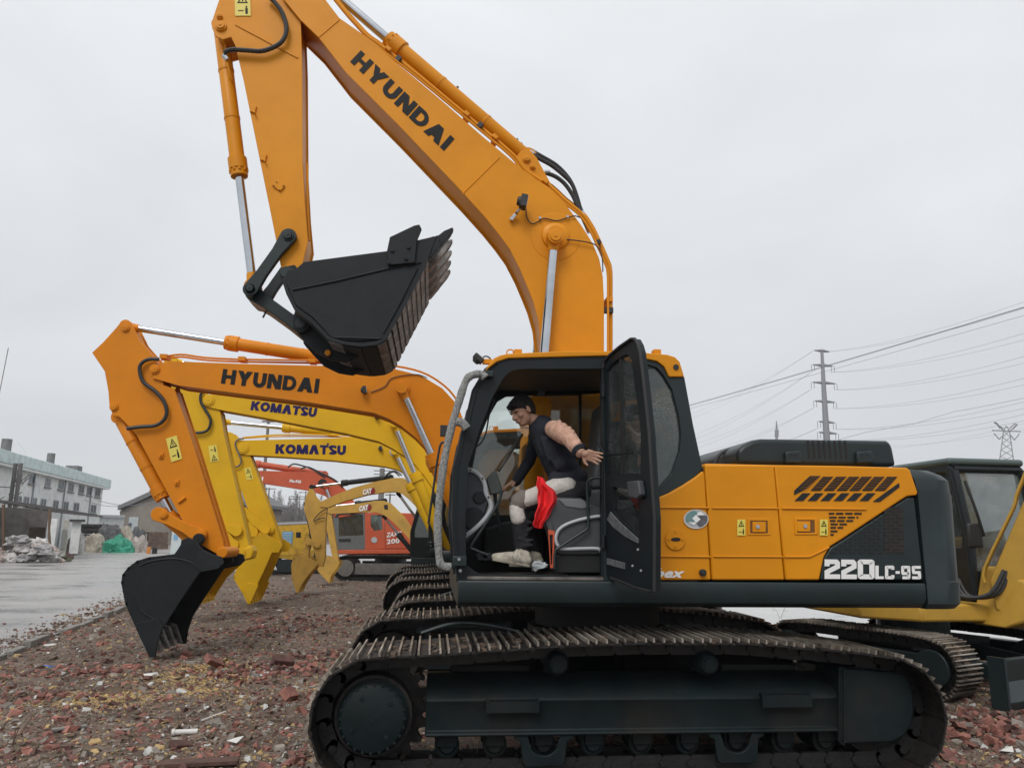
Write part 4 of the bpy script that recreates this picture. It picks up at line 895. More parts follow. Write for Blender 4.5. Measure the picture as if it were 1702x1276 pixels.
b = MB(); b.prism(dp([(1008, 863), (1014, 850), (1030, 868), (1060, 895), (1060, 903), (1040, 893), (1018, 876)], .012), -dn*.012); b.build('door_pad', mat('worn_pad', (.13, .135, .14), .7, col2=(.06, .062, .065), vscale=30), door, bevel=.004)
b = MB(); b.prism(dp([(1008, 927), (1038, 935), (1038, 946), (1008, 938)], .010), -dn*.01); b.build('door_pocket_rim', MATS['worn_pad'], door, bevel=.004)
for x, y in ((1061, 913), (1052, 940), (1066, 948)):
    q = dp([(x, y)])[0]; b = MB(); b.cyl(q, q+dn*.008, .008, n=8); b.build('screw', LGREY, door)
b = MB()
for y in (650, 900): q = at(1003, y, YN-.01); b.cyl(q-Vector((0, 0, .05)), q+Vector((0, 0, .05)), .02, n=12)
b.build_each('door_hinge', CABD, door, bevel=.003)
# base complete: keep a list of what the sister machines share
BASE_SKIP = ('model_lettering', 'maker_lettering', 'oval_badge', 'hand_rail', 'seat', 'left_console', 'console_base', 'safety_lever', 'lever_knob', 'grab_rail', 'front_grab_rail', 'monitor', 'front_console', 'front_lower_console', 'right_console', 'pillar_cable', 'wiper_arm', 'travel_pedal', 'inner_upright', 'grille_box', 'warning_sticker', 'mirror', 'louvre_vent', 'slot_vent', 'grille_slot', 'latch_recess', 'round_cover_plate', 'rubber_stop', 'pressed_seam')
BASE = [c for c in kids(M1) if c.name.split('.')[0] not in BASE_SKIP]
BASE_TREE = {c: kids(c) for c in BASE}
INNER_BOX = (at(760, 940, YN), bk[2])
# ------------------------------------------------------------------ raised front end of the first machine
def boom_build(root, name, poly_px, Y, hw, m, bev=.010, lip=.02):
    """box boom traced on its camera-side plate, with the plate edges standing proud of top and bottom sheets"""
    P = atl(poly_px, Y-hw); b = MB(); b.prism(P, .022)
    b.prism([(v.x, Y+hw-.022, v.z) for v in P], .022)
    c = sum(P, Vector())/len(P); n = len(P); I = []
    area = sum(P[i].x*P[(i+1) % n].z-P[(i+1) % n].x*P[i].z for i in range(n)); sg = 1 if area > 0 else -1
    for i in range(n):
        a, q, d = P[i-1], P[i], P[(i+1) % n]; e1 = (q-a).normalized(); e2 = (d-q).normalized()
        n1 = Vector((-e1.z, 0, e1.x))*sg; n2 = Vector((-e2.z, 0, e2.x))*sg; nn = (n1+n2); nn = nn.normalized() if nn.length > .1 else n1
        I.append(q+nn*lip)
    b.prism([(v.x, Y-hw+.02, v.z) for v in I], 2*hw-.04)
    return b.build(name, m, root, bevel=.003, seg=1)
def pipes(root, P, ys, r_, m, name='hydraulic_pipe', sp=4):
    o = None
    for y in ys:
        b = MB(); b.tube([at(x, q, y) for x, q in P], r_, 8, smooth_path=sp); o = b.build(name, m, root, smooth=True)
    return o
BP = [(472, 0), (452, -40), (456, -70), (480, -85), (505, -62), (541, 0), (564, 30), (610, 62), (662, 107), (735, 168), (800, 225), (860, 275), (916, 316), (942, 342), (966, 374), (985, 404), (996, 430), (1002, 460), (1004, 500), (1004, 582), (1003, 700), (992, 800), (975, 862), (945, 870), (928, 850), (912, 760), (902, 660), (900, 582), (895, 532), (886, 500), (878, 480), (864, 447), (847, 414), (828, 388), (806, 361), (768, 319), (662, 208), (575, 121), (529, 62), (499, 33)]
boom1 = boom_build(M1, 'boom', BP, 0, .225, ORANGE)
# weld seams and pin bosses on the boom
b = MB()
for P in ([(768, 323), (830, 262)], [(564, 33), (530, 62)]): b.tube([at(x, y, -.227) for x, y in P[:2]], .006, 5)
b.build_each('weld_seam', ORANGE, boom1)
p = at(923, 393, -.225); b = MB(); b.tube([p+Vector((0, .0, 0)), p+Vector((0, -.004, 0)), p+Vector((0, -.006, 0))], [.245, .24, .20], 40); b.tube([p+Vector((0, -.005, 0)), p+Vector((0, -.03, 0)), p+Vector((0, -.05, 0))], [.14, .13, .09], 32)
b.build('boom_boss', ORANGE, boom1, smooth=True)
# boom foot pin
p = at(955, 850, -.2); b = MB(); b.cyl((p.x, -.40, p.z), (p.x, .40, p.z), .07, n=24); b.build('boom_foot_pin', DARK, M1)
for s in (-1, 1):
    b = MB(); q = atl([(920, 800), (990, 800), (1010, 965), (900, 965)], -.3); b.prism([(v.x, s*.30, v.z) for v in q], s*.03); b.build('boom_bracket', ORANGE, M1)
# boom cylinders on both sides
for s in (-1, 1):
    A = at(881, 872, -.32); Bq = at(921.5, 393, -.32); sp = (at(899, 662, -.32)-A).length
    A = Vector((A.x, s*.32, A.z)); Bq = Vector((Bq.x, s*.32, Bq.z)); c1 = cylinder(M1, A, Bq, sp, .085, .044, ORANGE, 'boom_cylinder')
boss(M1, at(923, 393, -.40), -.40, .072, ORANGE)
# arm cylinder above the boom
A = at(876, 264, 0); Bq = at(474, -69, 0); S = at(650, 62, 0); Sx = (Vector((S.x, 0, S.z))-A).length
d = (at(566, -2, 0)-A).normalized(); Bq = A+d*((Bq-A).length)
cylinder(M1, A, Bq, Sx, .083, .048, ORANGE, 'arm_cylinder')
for s in (-1, 1):
    b = MB(); q = atl([(858, 262), (866, 252), (880, 250), (892, 264), (918, 312), (900, 303), (870, 284)], -.14); b.prism([(v.x, s*.13, v.z) for v in q], s*.03); b.build('cylinder_bracket', ORANGE, boom1, bevel=.006)
boss(boom1, at(875, 265, -.16), -.16, .04, ORANGE); boss(boom1, at(885, 278, -.16), -.16, .028, ORANGE)
# pipes, clamps and hoses
L1_ = [(551, -8), (575, 22), (591, 40), (612, 62), (637, 80), (700, 130), (800, 213), (854, 259), (874, 284), (916, 312), (940, 334), (967, 356), (984, 380), (996, 405), (1008, 432), (1014, 452), (1014.5, 500), (1014.5, 582), (1013, 640)]
pipes(boom1, L1_, (-.16,), .021, ORANGE); pipes(boom1, [(x+1, y-3) for x, y in L1_], (-.02, .10), .018, ORANGE)
pipes(boom1, [(x-4, y+2) for x, y in L1_[3:]], (-.21,), .012, ORANGE)
b = MB()
for x, y in ((662, 99), (798, 209)):
    p = at(x, y, -.19); b.box(p, (.05, .05, .06), Matrix.Rotation(R(40), 3, 'Y'))
p = at(1011, 516, -.19); b.box(p, (.09, .05, .055)); p = at(994, 403, -.19); b.box(p, (.045, .05, .05), Matrix.Rotation(R(55), 3, 'Y'))
b.build_each('pipe_clamp', RUBBER, boom1, bevel=.004)
b = MB()
for x, y in ((646, 88), (775, 195), (822, 233), (905, 306)):
    p = at(x, y, -.14); b.box(p, (.06, .16, .04), Matrix.Rotation(R(40), 3, 'Y'))
p = at(1010, 502, -.1); b.box(p, (.06, .2, .05)); b.build_each('pipe_clamp', ORANGE, boom1, bevel=.004)
for P, y in (([(880, 252), (895, 263), (915, 274), (933, 288), (950, 305), (958, 325), (966, 352)], -.08), ([(905, 287), (922, 293), (938, 305), (952, 325), (962, 348), (976, 378)], -.12), ([(882, 250), (900, 260), (925, 275), (945, 296), (956, 318), (964, 345)], .03)):
    b = MB(); b.tube([at(x, q, y) for x, q in P], .022, 8, smooth_path=4); o = b.build('hydraulic_hose', RUBBER, boom1, smooth=True)
    b = MB(); a = at(*P[-1], y); c = at(P[-1][0]+4, P[-1][1]+9, y); b.cyl(a, c, .024, n=10); a = at(*P[0], y); c = at(P[1][0]-8, P[1][1]-6, y); b.cyl(a, c, .025, n=10); b.build_each('hose_fitting', CHROME, o)
for x, y in ((756, 152), (855, 239), (862, 246)):
    p = at(x, y, 0); b = MB(); b.cyl(p, p+Vector((.03, 0, .055)), .014, n=8); b.build('bleed_valve', WORN, M1)
lm = lamp(boom1, 870, 336, -.36, R(-80), 1.25)
b = MB(); b.tube([at(850, 366, -.25), at(858, 356, -.27), at(860, 352, -.30), at(866, 346, -.33)], [.028, .02, .016, .012], 8); b.build('lamp_bracket', CHROME, lm)
b = MB(); b.tube([at(x, y, -.245) for x, y in ((874, 346), (876, 362), (884, 372), (895, 368), (905, 363), (925, 367), (943, 362), (955, 359), (965, 362))], .006, 6, smooth_path=4); b.tube([at(x, y, -.26) for x, y in ((937, 398), (960, 400), (985, 405), (996, 414), (1001, 430), (1002, 452))], .006, 6, smooth_path=4); b.build_each('lamp_cable', RUBBER, boom1, smooth=True)
b = MB()
for x, y in ((897, 363), (943, 361)): p = at(x, y, -.25); b.cyl(p, p+Vector((0, -.02, .0)), .013, n=8)
b.build_each('cable_clip', CHROME, boom1)
# boom lettering runs along the boom
def wtext(body, p0, p1, p3, Y, m, parent, **k): return blocktext('maker_lettering', body, at(*p0, Y), at(*p1, Y), at(*p3, Y), m, parent, **k)
wtext('HYUNDAI', (582, 103), (738, 251), (600, 84), -.227, TEXTD, boom1)
# --- arm
AP = [(352, 46), (354, 30), (366, -6), (378, -60), (398, -130), (420, -165), (452, -170), (472, -125), (486, -70), (497, -20), (500, 35), (502, 95), (503, 270), (507, 345), (512, 400), (503, 438), (488, 462), (474, 460), (466, 440), (459, 400), (448, 345), (405, 135), (391, 76), (384, 62), (370, 66), (358, 60)]
arm1 = boom_build(M1, 'arm', AP, 0, .185, ORANGE, lip=.015)
boss(arm1, at(367, 44, -.19), -.19, .055, ORANGE); boss(arm1, at(365, 28, -.19), -.19, .03, ORANGE)
b = MB(); b.prism(atl([(391, 38), (494, 92), (496, 96), (494, 97), (391, 42)], -.187), -.008); b.build('arm_rib', ORANGE, arm1)
warning_sticker([at(391, 27, -.187), at(417, 27, -.187), at(418, -10, -.187), at(390, -10, -.187)], arm1)
b = MB(); P = spline([at(x, y, -.24) for x, y in ((446, -6), (460, 8), (470, 24), (476, 46), (472, 64), (460, 76), (436, 85), (410, 84), (385, 83), (372, 88))], 8)
b.tube(P, [.021+(.003 if i % 2 else 0) for i in range(len(P))], 8); b.build('hydraulic_hose', RUBBER, arm1, smooth=True)
p = at(372, 92, -.22); b = MB(); b.cyl(p, p+Vector((.04, 0, -.05)), .025, n=10); b.build_each('hose_fitting', CHROME, arm1)
pipes(arm1, [(511, 272), (511, 340), (514, 400)], (-.12, .02), .012, ORANGE)
b = MB()
for x, y in ((421, 182), (438, 262)): p = at(x, y, -.19); b.box(p, (.05, .03, .07), Matrix.Rotation(R(10), 3, 'Y')); p = at(x+3, y+7, -.2); b.cyl(p, p+Vector((0, -.03, 0)), .010, n=8)
b.build_each('pipe_bracket', ORANGE, arm1, bevel=.003)
b = MB(); b.prism(atl([(452, 308), (461, 300), (474, 309), (466, 319)], -.19), -.012); bp_ = b.build('bracket_plate', ORANGE, arm1, bevel=.003)
b = MB(); 
for x, y in ((460, 303), (471, 309), (455, 309), (465, 316)): p = at(x, y, -.205); b.cyl(p, p+Vector((0, -.003, 0)), .006, n=8)
b.build_each('bolt_hole', BLACK, bp_)
# bucket cylinder
A = at(367, 46, -.0); Bq = at(421, 478, 0); sp = (at(403, 293, 0)-A).length
cylinder(M1, A, Bq, sp, .072, .042, ORANGE, 'bucket_cylinder')
p = at(374, 88, -.0); b = MB(); b.tube([at(375, 70, -.09), at(376, 95, -.09), at(383, 125, -.09), at(387, 135, -.07)], .012, 8, smooth_path=3); b.build('hydraulic_pipe', ORANGE, M1, smooth=True)
# linkage
def capsule(root, name, P, r1, Q, r2, y, th, m, waist=.8):
    P, Q = Vector((P.x, 0, P.z)), Vector((Q.x, 0, Q.z)); d = (Q-P).normalized(); n_ = Vector((-d.z, 0, d.x)); o = []
    a0 = math.atan2(-d.z, -d.x)
    for k in range(9): a = a0-R(90)+R(180)*k/8*1.0; o.append(P+Vector((math.cos(a), 0, math.sin(a)))*r1)
    w_ = min(r1, r2)*waist; 
    e1 = o[-1]; s1 = 1 if (e1-P).dot(n_) > 0 else -1
    for t in (.3, .5, .7): o.append(P.lerp(Q, t)+n_*s1*w_)
    a1 = math.atan2(n_.z*s1, n_.x*s1); sgn = None
    for k in range(9):
        ang = R(180)*k/8; o.append(Q+n_*s1*math.cos(ang)*r2+d*math.sin(ang)*r2)
    for t in (.7, .5, .3): o.append(P.lerp(Q, t)-n_*s1*w_)
    b = MB(); b.prism([(v.x, y, v.z) for v in o], th); return b.build(name, m, root, bevel=.008)
lp1, lp2, lp3 = at(479, 392, -.25), at(416, 480, -.25), at(502, 542, -.25)
for y in (-.255, .20):
    k = capsule(M1, 'bucket_link', lp1, .075, lp2, .070, y, .055, DARK, .75)
    if y < 0: boss(k, Vector((lp1.x, 0, lp1.z)), y, .05, DARK); boss(k, Vector((lp2.x, 0, lp2.z)), y, .045, DARK)
k = capsule(M1, 'bucket_link', lp2, .075, lp3, .065, -.14, .28, DARK, .85)
b = MB(); b.cyl(Vector((lp1.x, -.27, lp1.z)), Vector((lp1.x, .27, lp1.z)), .04); b.cyl(Vector((lp2.x, -.27, lp2.z)), Vector((lp2.x, .27, lp2.z)), .042); b.cyl(Vector((lp3.x, -.36, lp3.z)), Vector((lp3.x, .36, lp3.z)), .045); q = at(479, 458, -.25); b.cyl(Vector((q.x, -.36, q.z)), Vector((q.x, .36, q.z)), .05)
b.build('linkage_pin', DARK, M1, smooth=True)
b = MB(); b.tube([at(444, 512, 0), at(441, 520, 0), at(437, 528, 0)], .009, 6); b.build('grease_hose', RUBBER, M1)
# --- bucket
BW = .62
side_px = [(472, 462), (478, 448), (491, 447), (505, 435), (643, 417), (694, 399), (728, 391), (702, 444), (637, 562), (630, 564), (600, 567), (572, 566), (549, 560), (520, 528), (492, 508), (481, 484)]
bk_ = MB(); Ps = atl(side_px, -BW); bk_.prism(Ps, .035); bucket = bk_.build('bucket', BUCK, M1, bevel=.006)
b = MB(); b.prism([(v.x, BW-.035, v.z) for v in Ps], .035); b.build('bucket_side_plate', BUCK, bucket, bevel=.006)
wrap = [(722, 394), (704, 444), (672, 505), (639, 564), (626, 571), (600, 574), (570, 570), (547, 563), (518, 533), (490, 512), (478, 488), (470, 462)]
Wp = atl(wrap, -BW); b = MB(); n = len(Wp); cpt = sum(Ps, Vector())/len(Ps)
outW = []; inW = []
for i, q in enumerate(Wp):
    a, c = Wp[max(i-1, 0)], Wp[min(i+1, n-1)]; e_ = (c-a).normalized(); nn = Vector((-e_.z, 0, e_.x)); 
    if nn.dot(q-cpt) < 0: nn = -nn
    outW.append(q+nn*.012); inW.append(q-nn*.018)
for i in range(n-1):
    for y0_, y1_ in ((-BW-.004, BW+.004),):
        b.add([(outW[i].x, y0_, outW[i].z), (outW[i+1].x, y0_, outW[i+1].z), (inW[i+1].x, y0_, inW[i+1].z), (inW[i].x, y0_, inW[i].z), (outW[i].x, y1_, outW[i].z), (outW[i+1].x, y1_, outW[i+1].z), (inW[i+1].x, y1_, inW[i+1].z), (inW[i].x, y1_, inW[i].z)], ((0, 1, 2, 3), (4, 7, 6, 5), (0, 4, 5, 1), (3, 2, 6, 7)))
b.build('bucket_wrapper', BUCK, bucket)
# worn strips across the outside of the floor
WORNB = mat('scraped_bucket_steel', (.31, .295, .28), .55, .2, col2=(.09, .085, .08), vscale=9, bump=.5, bscale=40, dirt=.4, dirtcol=(.07, .06, .055))
fl0, fl1 = outW[0].lerp(outW[1], .75), outW[3]; e_ = (fl1-fl0).normalized(); nn = Vector((-e_.z, 0, e_.x)); 
if nn.dot(fl0-cpt) < 0: nn = -nn
Ltot = (fl1-fl0).length; N_ = 9
for k in range(N_):
    c = fl0+e_*(Ltot*(k+.5)/N_)+nn*.008; M = Matrix((e_, (0, 1, 0), nn)).transposed().to_3x3(); b = MB()
    b.box((c.x, 0, c.z), (Ltot/N_*.66, 2*BW-.02, .016), M); b.build('wear_strip', WORNB, bucket, bevel=.003)
for i in (3, 4, 5, 6):
    c = (outW[i]+outW[i+1])/2; e2 = (outW[i+1]-outW[i]); n2 = Vector((-e2.z, 0, e2.x)).normalized()
    if n2.dot(c-cpt) < 0: n2 = -n2
    M = Matrix((e2.normalized(), (0, 1, 0), n2)).transposed().to_3x3(); b = MB(); b.box((c.x+n2.x*.006, 0, c.z+n2.z*.006), (e2.length*.95, 2*BW-.05, .012), M); b.build('wear_strip', WORNB if i in (3, 6) else BUCK, bucket)
# side reinforcement seam lines, cutters, teeth
b = MB()
for P in ([(486, 482), (560, 467), (643, 447), (700, 436)], [(556, 561), (632, 563)], [(637, 553), (660, 512), (694, 445)]): b.tube([at(x, y, -BW-.003) for x, y in P], .010, 6)
b.build_each('weld_bead', BUCK, bucket, smooth=True)
for s in (-1, 1):
    cpx = [(648, 394), (688, 375), (697, 373), (701, 381), (693, 400), (690, 437), (645, 441), (643, 418)]
    b = MB(); q = atl(cpx, -BW-.03); b.prism([(v.x, s*(BW+.002), v.z) for v in q], s*.032); sc = b.build('side_cutter', BUCK, bucket, bevel=.006)
    b = MB()
    for x, y in ((652, 416.5), (679, 411), (646, 437), (675, 430)): p = at(x, y, -BW-.03); b.cyl((p.x, s*(BW+.03), p.z), (p.x, s*(BW+.05), p.z), .018, n=6)
    b.build_each('bolt', BUCK, sc)
lip = atl([(690, 401), (722, 393), (712, 424), (703, 444), (690, 437)], -BW); b = MB(); b.prism([(v.x, -BW-.002, v.z) for v in lip], 2*BW+.004); b.build('bucket_lip', BUCK, bucket, bevel=.005)
tp_ = atl([(702, 402), (728, 390), (738, 382), (752, 376), (754, 379), (748, 390), (733, 408), (716, 428), (706, 432)], -BW)
for k in range(5):
    y = -.56+k*.28; b = MB(); q = [Vector((v.x, y, v.z)) for v in tp_]
    cut = q[2]; b.prism([(v.x, y-.055, v.z) for v in (q[0], q[1], q[6], q[7], q[8])], .11); b.prism([(v.x, y-.038, v.z) for v in (q[1]-(q[1]-q[6])*.0, q[2], q[3], q[4], q[5], q[6])], .076); b.build('bucket_tooth', WORNB if k else BUCK, bucket, bevel=.005)
for s in (-1, 1):
    ear = atl([(470, 458), (476, 443), (490, 440), (506, 462), (530, 520), (565, 566), (600, 590), (575, 602), (550, 598), (523, 585), (503, 564), (487, 545), (487, 528), (492, 512), (478, 484)], -.30)
    b = MB(); b.prism([(v.x, s*.26, v.z) for v in ear], s*.05); er = b.build_each('bucket_ear', BUCK, bucket, bevel=.008)
    for P_ in ((502, 542), (479, 458)):
        p = at(*P_, -.31); b = MB(); b.tube([(p.x, s*.30, p.z), (p.x, s*.345, p.z), (p.x, s*.355, p.z)], [.075, .07, .05], 28); b.build('pin_boss', BUCK, er, smooth=True)
p = at(545, 587, -.32); b = MB(); b.cyl((p.x, -.31, p.z), (p.x, -.35, p.z), .026, n=16); b.build('pin_cap', ORANGE, bucket, bevel=.003)
# ------------------------------------------------------------------ sister machines behind (same base, own paint, own front end)
def sister(Y, px_front, py_front, paint, label):
    X0 = at(px_front, py_front, Y-1.595).x+2.32
    r = E('excavator', (X0, Y, GZ), label, 'excavator', GRP); r_inv = Matrix.Translation(Vector((0, 0, -GZ)))
    def cp(o, par, inv=None):
        c = o.copy(); COL.objects.link(c); c.parent = par
        if inv is not None: c.matrix_parent_inverse = inv
        for i, s in enumerate(c.material_slots):
            if s.material == ORANGE: s.link = 'OBJECT'; s.material = paint
        return c
    for o in BASE:
        if o.name.split('.')[0] == 'cab_door': continue
        c = cp(o, r, r_inv)
        for ch in BASE_TREE[o]: cp(ch, c)
    # its own closed door
    return r, X0
def outline_prism(root, name, P, Y, hw, m, bev=.01): 
    b = MB(); b.prism([(v.x, Y-hw, v.z) for v in atl(P, Y-hw)], 2*hw); return b.build(name, m, root, bevel=bev)
def hose(root, P, y, r_=.022, name='hydraulic_hose', m=RUBBER, sp=6):
    b = MB(); b.tube([at(x, q, y) for x, q in P], r_, 8, smooth_path=sp); return b.build(name, m, root, smooth=True)
def cyl_px(root, a, c, s, Y, rb, rr, m, name='hydraulic_cylinder'):
    A, B, S = at(*a, Y), at(*c, Y), at(*s, Y); return cylinder(root, A, B, (S-A).length, rb, rr, m, name)
def shell_bucket(root, side, wrap, Y, hw, m, teeth=None, nt=5, tooth_m=None, mouth=None):
    Ps = atl(side, Y-hw); b = MB(); b.prism(Ps, .03); bk = b.build('bucket', m, root, bevel=.006)
    b = MB(); b.prism([(v.x, Y+hw-.03, v.z) for v in Ps], .03); b.build('bucket_side_plate', m, bk)
    W = atl(wrap, Y-hw); c = sum(Ps, Vector())/len(Ps); b = MB()
    for i in range(len(W)-1):
        a, d = W[i], W[i+1]; e_ = (d-a).normalized(); nn = Vector((-e_.z, 0, e_.x)); 
        if nn.dot(a-c) < 0: nn = -nn
        q = [a+nn*.005-e_*.01, d+nn*.005+e_*.01, d-nn*.03+e_*.01, a-nn*.03-e_*.01]; b.prism([(v.x, Y-hw-.003, v.z) for v in q], 2*hw+.006)
    b.build('bucket_wrapper', m, bk)
    if teeth:
        T = atl(teeth, Y-hw)
        for k in range(nt):
            y = Y-hw+.07+k*(2*hw-.14)/(nt-1); b = MB(); b.prism([(v.x, y-.045, v.z) for v in T], .09); b.build('bucket_tooth', tooth_m or m, bk, bevel=.004)
    return bk

# ---- second machine: orange, black bucket on the ground
M2, X2 = sister(4.40, 631, 1000, ORANGE2, 'second orange excavator, its black bucket resting on the brick rubble at left')
Y2 = 4.40
F = scr((.15+X2, Y2-.22, 1.75))
bp = [(253, 628), (262, 606), (280, 600), (403, 604.5), (572, 608.5), (640, 609), (700, 624), (735, 645), (760, 672), (775, 710), (F[0]+45, F[1]-60), (F[0]+40, F[1]), (F[0], F[1]+14), (F[0]-30, F[1]), (745, 795), (727, 774), (704, 741), (690, 726), (666, 707), (645, 695), (621, 686), (516, 669), (298, 641)]
bm2 = boom_build(M2, 'boom', bp, Y2, .225, ORANGE2)
ap = [(153, 586), (172, 568), (190, 548), (202, 534), (211, 533), (220, 541), (232, 566), (256, 593), (262, 606), (272, 640), (290, 646), (322, 742), (370, 897), (374, 916), (362, 921), (334, 905), (304, 866), (227, 723), (208, 702), (198, 692), (188, 690), (182, 676), (180, 650), (174, 617)]
am2 = boom_build(M2, 'arm', ap, Y2, .185, ORANGE2)
hose(am2, [(264, 597), (248, 597), (236, 603), (232, 614), (238, 634), (258, 650), (272, 666), (277, 684), (272, 698), (258, 707), (235, 709), (211, 712)], Y2-.25, .028)
cyl_px(M2, (557, 598), (212, 543), (375, 569), Y2, .095, .05, ORANGE2, 'arm_cylinder')
cyl_px(M2, (200, 694), (293, 868), (269, 830), Y2, .095, .05, ORANGE2, 'bucket_cylinder')
for y in (-.235, .19):
    capsule(M2, 'bucket_link', at(272, 855, Y2), .10, at(335, 887, Y2), .10, Y2+y, .045, ORANGE2, .7)
boss(am2, at(335, 887, Y2-.24), Y2-.24, .07, ORANGE2); boss(am2, at(272, 855, Y2-.24), Y2-.24, .06, ORANGE2); boss(am2, at(189, 676, Y2-.2), Y2-.19, .06, ORANGE2); boss(am2, at(208, 545, Y2-.2), Y2-.19, .06, ORANGE2); boss(bm2, at(257, 613, Y2-.24), Y2-.235, .07, ORANGE2)
capsule(M2, 'bucket_link', at(272, 855, Y2), .09, at(318, 893, Y2), .09, Y2-.12, .24, ORANGE2, .85)
boss(bm2, at(670, 645, Y2-.24), Y2-.24, .10, ORANGE2)
for s in (-1, 1):
    A, B, S = at(775, 880, Y2-.32), at(668, 646, Y2-.32), at(721, 752, Y2-.32); A.y = B.y = S.y = Y2+s*.32; cylinder(M2, A, B, (S-A).length, .095, .048, ORANGE2, 'boom_cylinder')
for dy in (0, 4): pipes(bm2, [(268, 594+dy), (300, 589+dy), (340, 594+dy), (400, 597+dy), (560, 600+dy), (640, 606), (700, 618), (740, 642), (762, 668)], (Y2-.12+dy*.05,), .016, ORANGE2)
b = MB()
for x, y in ((404, 598), (520, 601), (572, 603), (275, 594)): b.box(at(x, y, Y2-.12), (.10, .2, .06))
b.build_each('pipe_clamp', ORANGE2, bm2)
b = MB(); b.prism(atl([(289, 648), (297, 641), (322, 742), (330, 780), (381, 925), (372, 917), (322, 742)], Y2+.16), .02); b.build('arm_flange', ORANGE2, am2)
for o_ in (0, 4): pipes(am2, [(318+o_, 742), (330+o_, 770), (372+o_, 905)], (Y2-.1+o_*.02,), .015, ORANGE2, sp=2)
warning_sticker([at(285, 768, Y2-.19), at(303, 762, Y2-.19), at(294, 725, Y2-.19), at(276, 729, Y2-.19)], am2)
b = MB()
for x, y in ((268, 757), (294, 802)): p = at(x, y, Y2-.19); b.box(p, (.06, .04, .08)); b.cyl(p, p+Vector((0, -.05, 0)), .015, n=8)
b.tube([at(296, 835, Y2-.2), at(308, 826, Y2-.2)], .02, 8)
b.build_each('pipe_bracket', ORANGE2, am2, bevel=.004)
blocktext('maker_lettering', 'HYUNDAI', at(367, 637, Y2-.228), at(528.5, 653.5, Y2-.228), at(371, 613, Y2-.228), TEXTD, bm2)
lamp(bm2, 606, 648, Y2-.3, R(-100), 1.1)
hose(bm2, [(616, 652), (640, 642), (652, 628), (690, 622), (710, 628)], Y2-.24, .007, 'lamp_cable', sp=4)
sd2 = [(202, 968), (204, 955), (213, 943), (228, 932), (248, 926), (290, 921), (300, 905), (302, 897), (313, 893), (326, 900), (335, 912), (350, 920), (368, 925), (371, 936), (362, 945), (332, 951), (300, 998), (269, 1046), (256, 1087), (246, 1088), (228, 1046), (209, 1004)]
wr2 = [(243, 1078), (228, 1046), (209, 1004), (202, 968), (204, 955), (213, 943), (228, 932), (248, 926), (290, 921)]
bk2 = shell_bucket(M2, sd2, wr2, Y2, .62, BUCK, [(232, 1050), (244, 1054), (255, 1088), (247, 1089)], 5, WORNB)
b = MB(); b.tube([at(x, y, Y2-.622) for x, y in ((220.6, 992), (235, 1015), (254, 1028), (266, 1044))], .012, 6, smooth_path=4); b.build('weld_bead', BUCK, bk2, smooth=True)
b = MB(); b.tube([at(x, y, Y2-.622) for x, y in ((232, 940), (252, 932), (290, 928), (318, 935), (332, 949))], .012, 6, smooth_path=4); b.build('weld_bead', BUCK, bk2, smooth=True)
q = atl([(231, 1050), (245, 1082), (250, 1079), (238, 1044)], Y2-.5)
b = MB(); b.prism([(v.x, Y2-.56, v.z) for v in q], 1.12); b.build('floor_wear_plate', WORNB, bk2)
boss(bk2, at(318, 896, Y2-.63), Y2-.30, .08, BUCK)
b = MB(); q = atl([(288, 922), (301, 905), (303, 897), (314, 893), (327, 901), (336, 913), (352, 921), (369, 926), (371, 937), (350, 945), (310, 940)], Y2-.3); 
for y in (-.30, .24): b.prism([(v.x, Y2+y, v.z) for v in q], .06)
b.build_each('bucket_ear', BUCK, bk2, bevel=.01)
b = MB(); q = at(370, 918, Y2-.3); b.cyl((q.x, Y2-.34, q.z), (q.x, Y2+.34, q.z), .075, n=24); b.build('linkage_pin', ORANGE2, M2, bevel=.01)
for s in (-1, 1):
    b = MB(); q = atl([(226, 1036), (262, 1026), (271, 1040), (262, 1066), (258, 1092), (248, 1092)], Y2-.65); b.prism([(v.x, Y2+s*.65, v.z) for v in q], -s*.03); b.build('side_cutter', BUCK, bk2, bevel=.005)

# ---- third machine: yellow
M3, X3 = sister(9.0, 636, 960, YELLOW, 'yellow excavator just behind the second orange one, with the larger raised boom')
Y3 = 9.0
F = scr((.15+X3, Y3-.22, 1.75))
bp = [(340, 668), (350, 655), (366, 652), (500, 662), (590, 667), (650, 676), (700, 700), (742, 742), (765, 785), (F[0]+40, F[1]-40), (F[0]+35, F[1]+6), (F[0]-30, F[1]+6), (735, 835), (727, 823), (704, 789), (690, 772), (674, 759), (652, 745), (629, 733), (575, 720), (516, 709), (440, 694), (366, 681), (345, 676)]
bm3 = boom_build(M3, 'boom', bp, Y3, .225, YELLOW)
ap = [(262, 640), (272, 600), (286, 596), (330, 640), (352, 668), (366, 684), (372, 720), (392, 810), (414, 907), (416, 918), (400, 928), (386, 922), (360, 880), (330, 800), (296, 700), (282, 690)]
am3 = boom_build(M3, 'arm', ap, Y3, .185, YELLOW)
for s in (-1, 1):
    A, B, S = at(745, 920, Y3-.32), at(655, 704, Y3-.32), at(697, 782, Y3-.32); A.y = B.y = S.y = Y3+s*.32; cylinder(M3, A, B, (S-A).length, .105, .05, YELLOW, 'boom_cylinder')
boss(bm3, at(656, 704, Y3-.3), Y3-.23, .09, YELLOW); boss(bm3, at(345, 664, Y3-.3), Y3-.23, .12, YELLOW); boss(am3, at(397, 919, Y3-.3), Y3-.2, .11, YELLOW)
hose(am3, [(341, 650), (334, 655), (334, 668), (342, 682), (350, 697), (347, 712), (338, 718), (322, 719)], Y3-.25, .030)
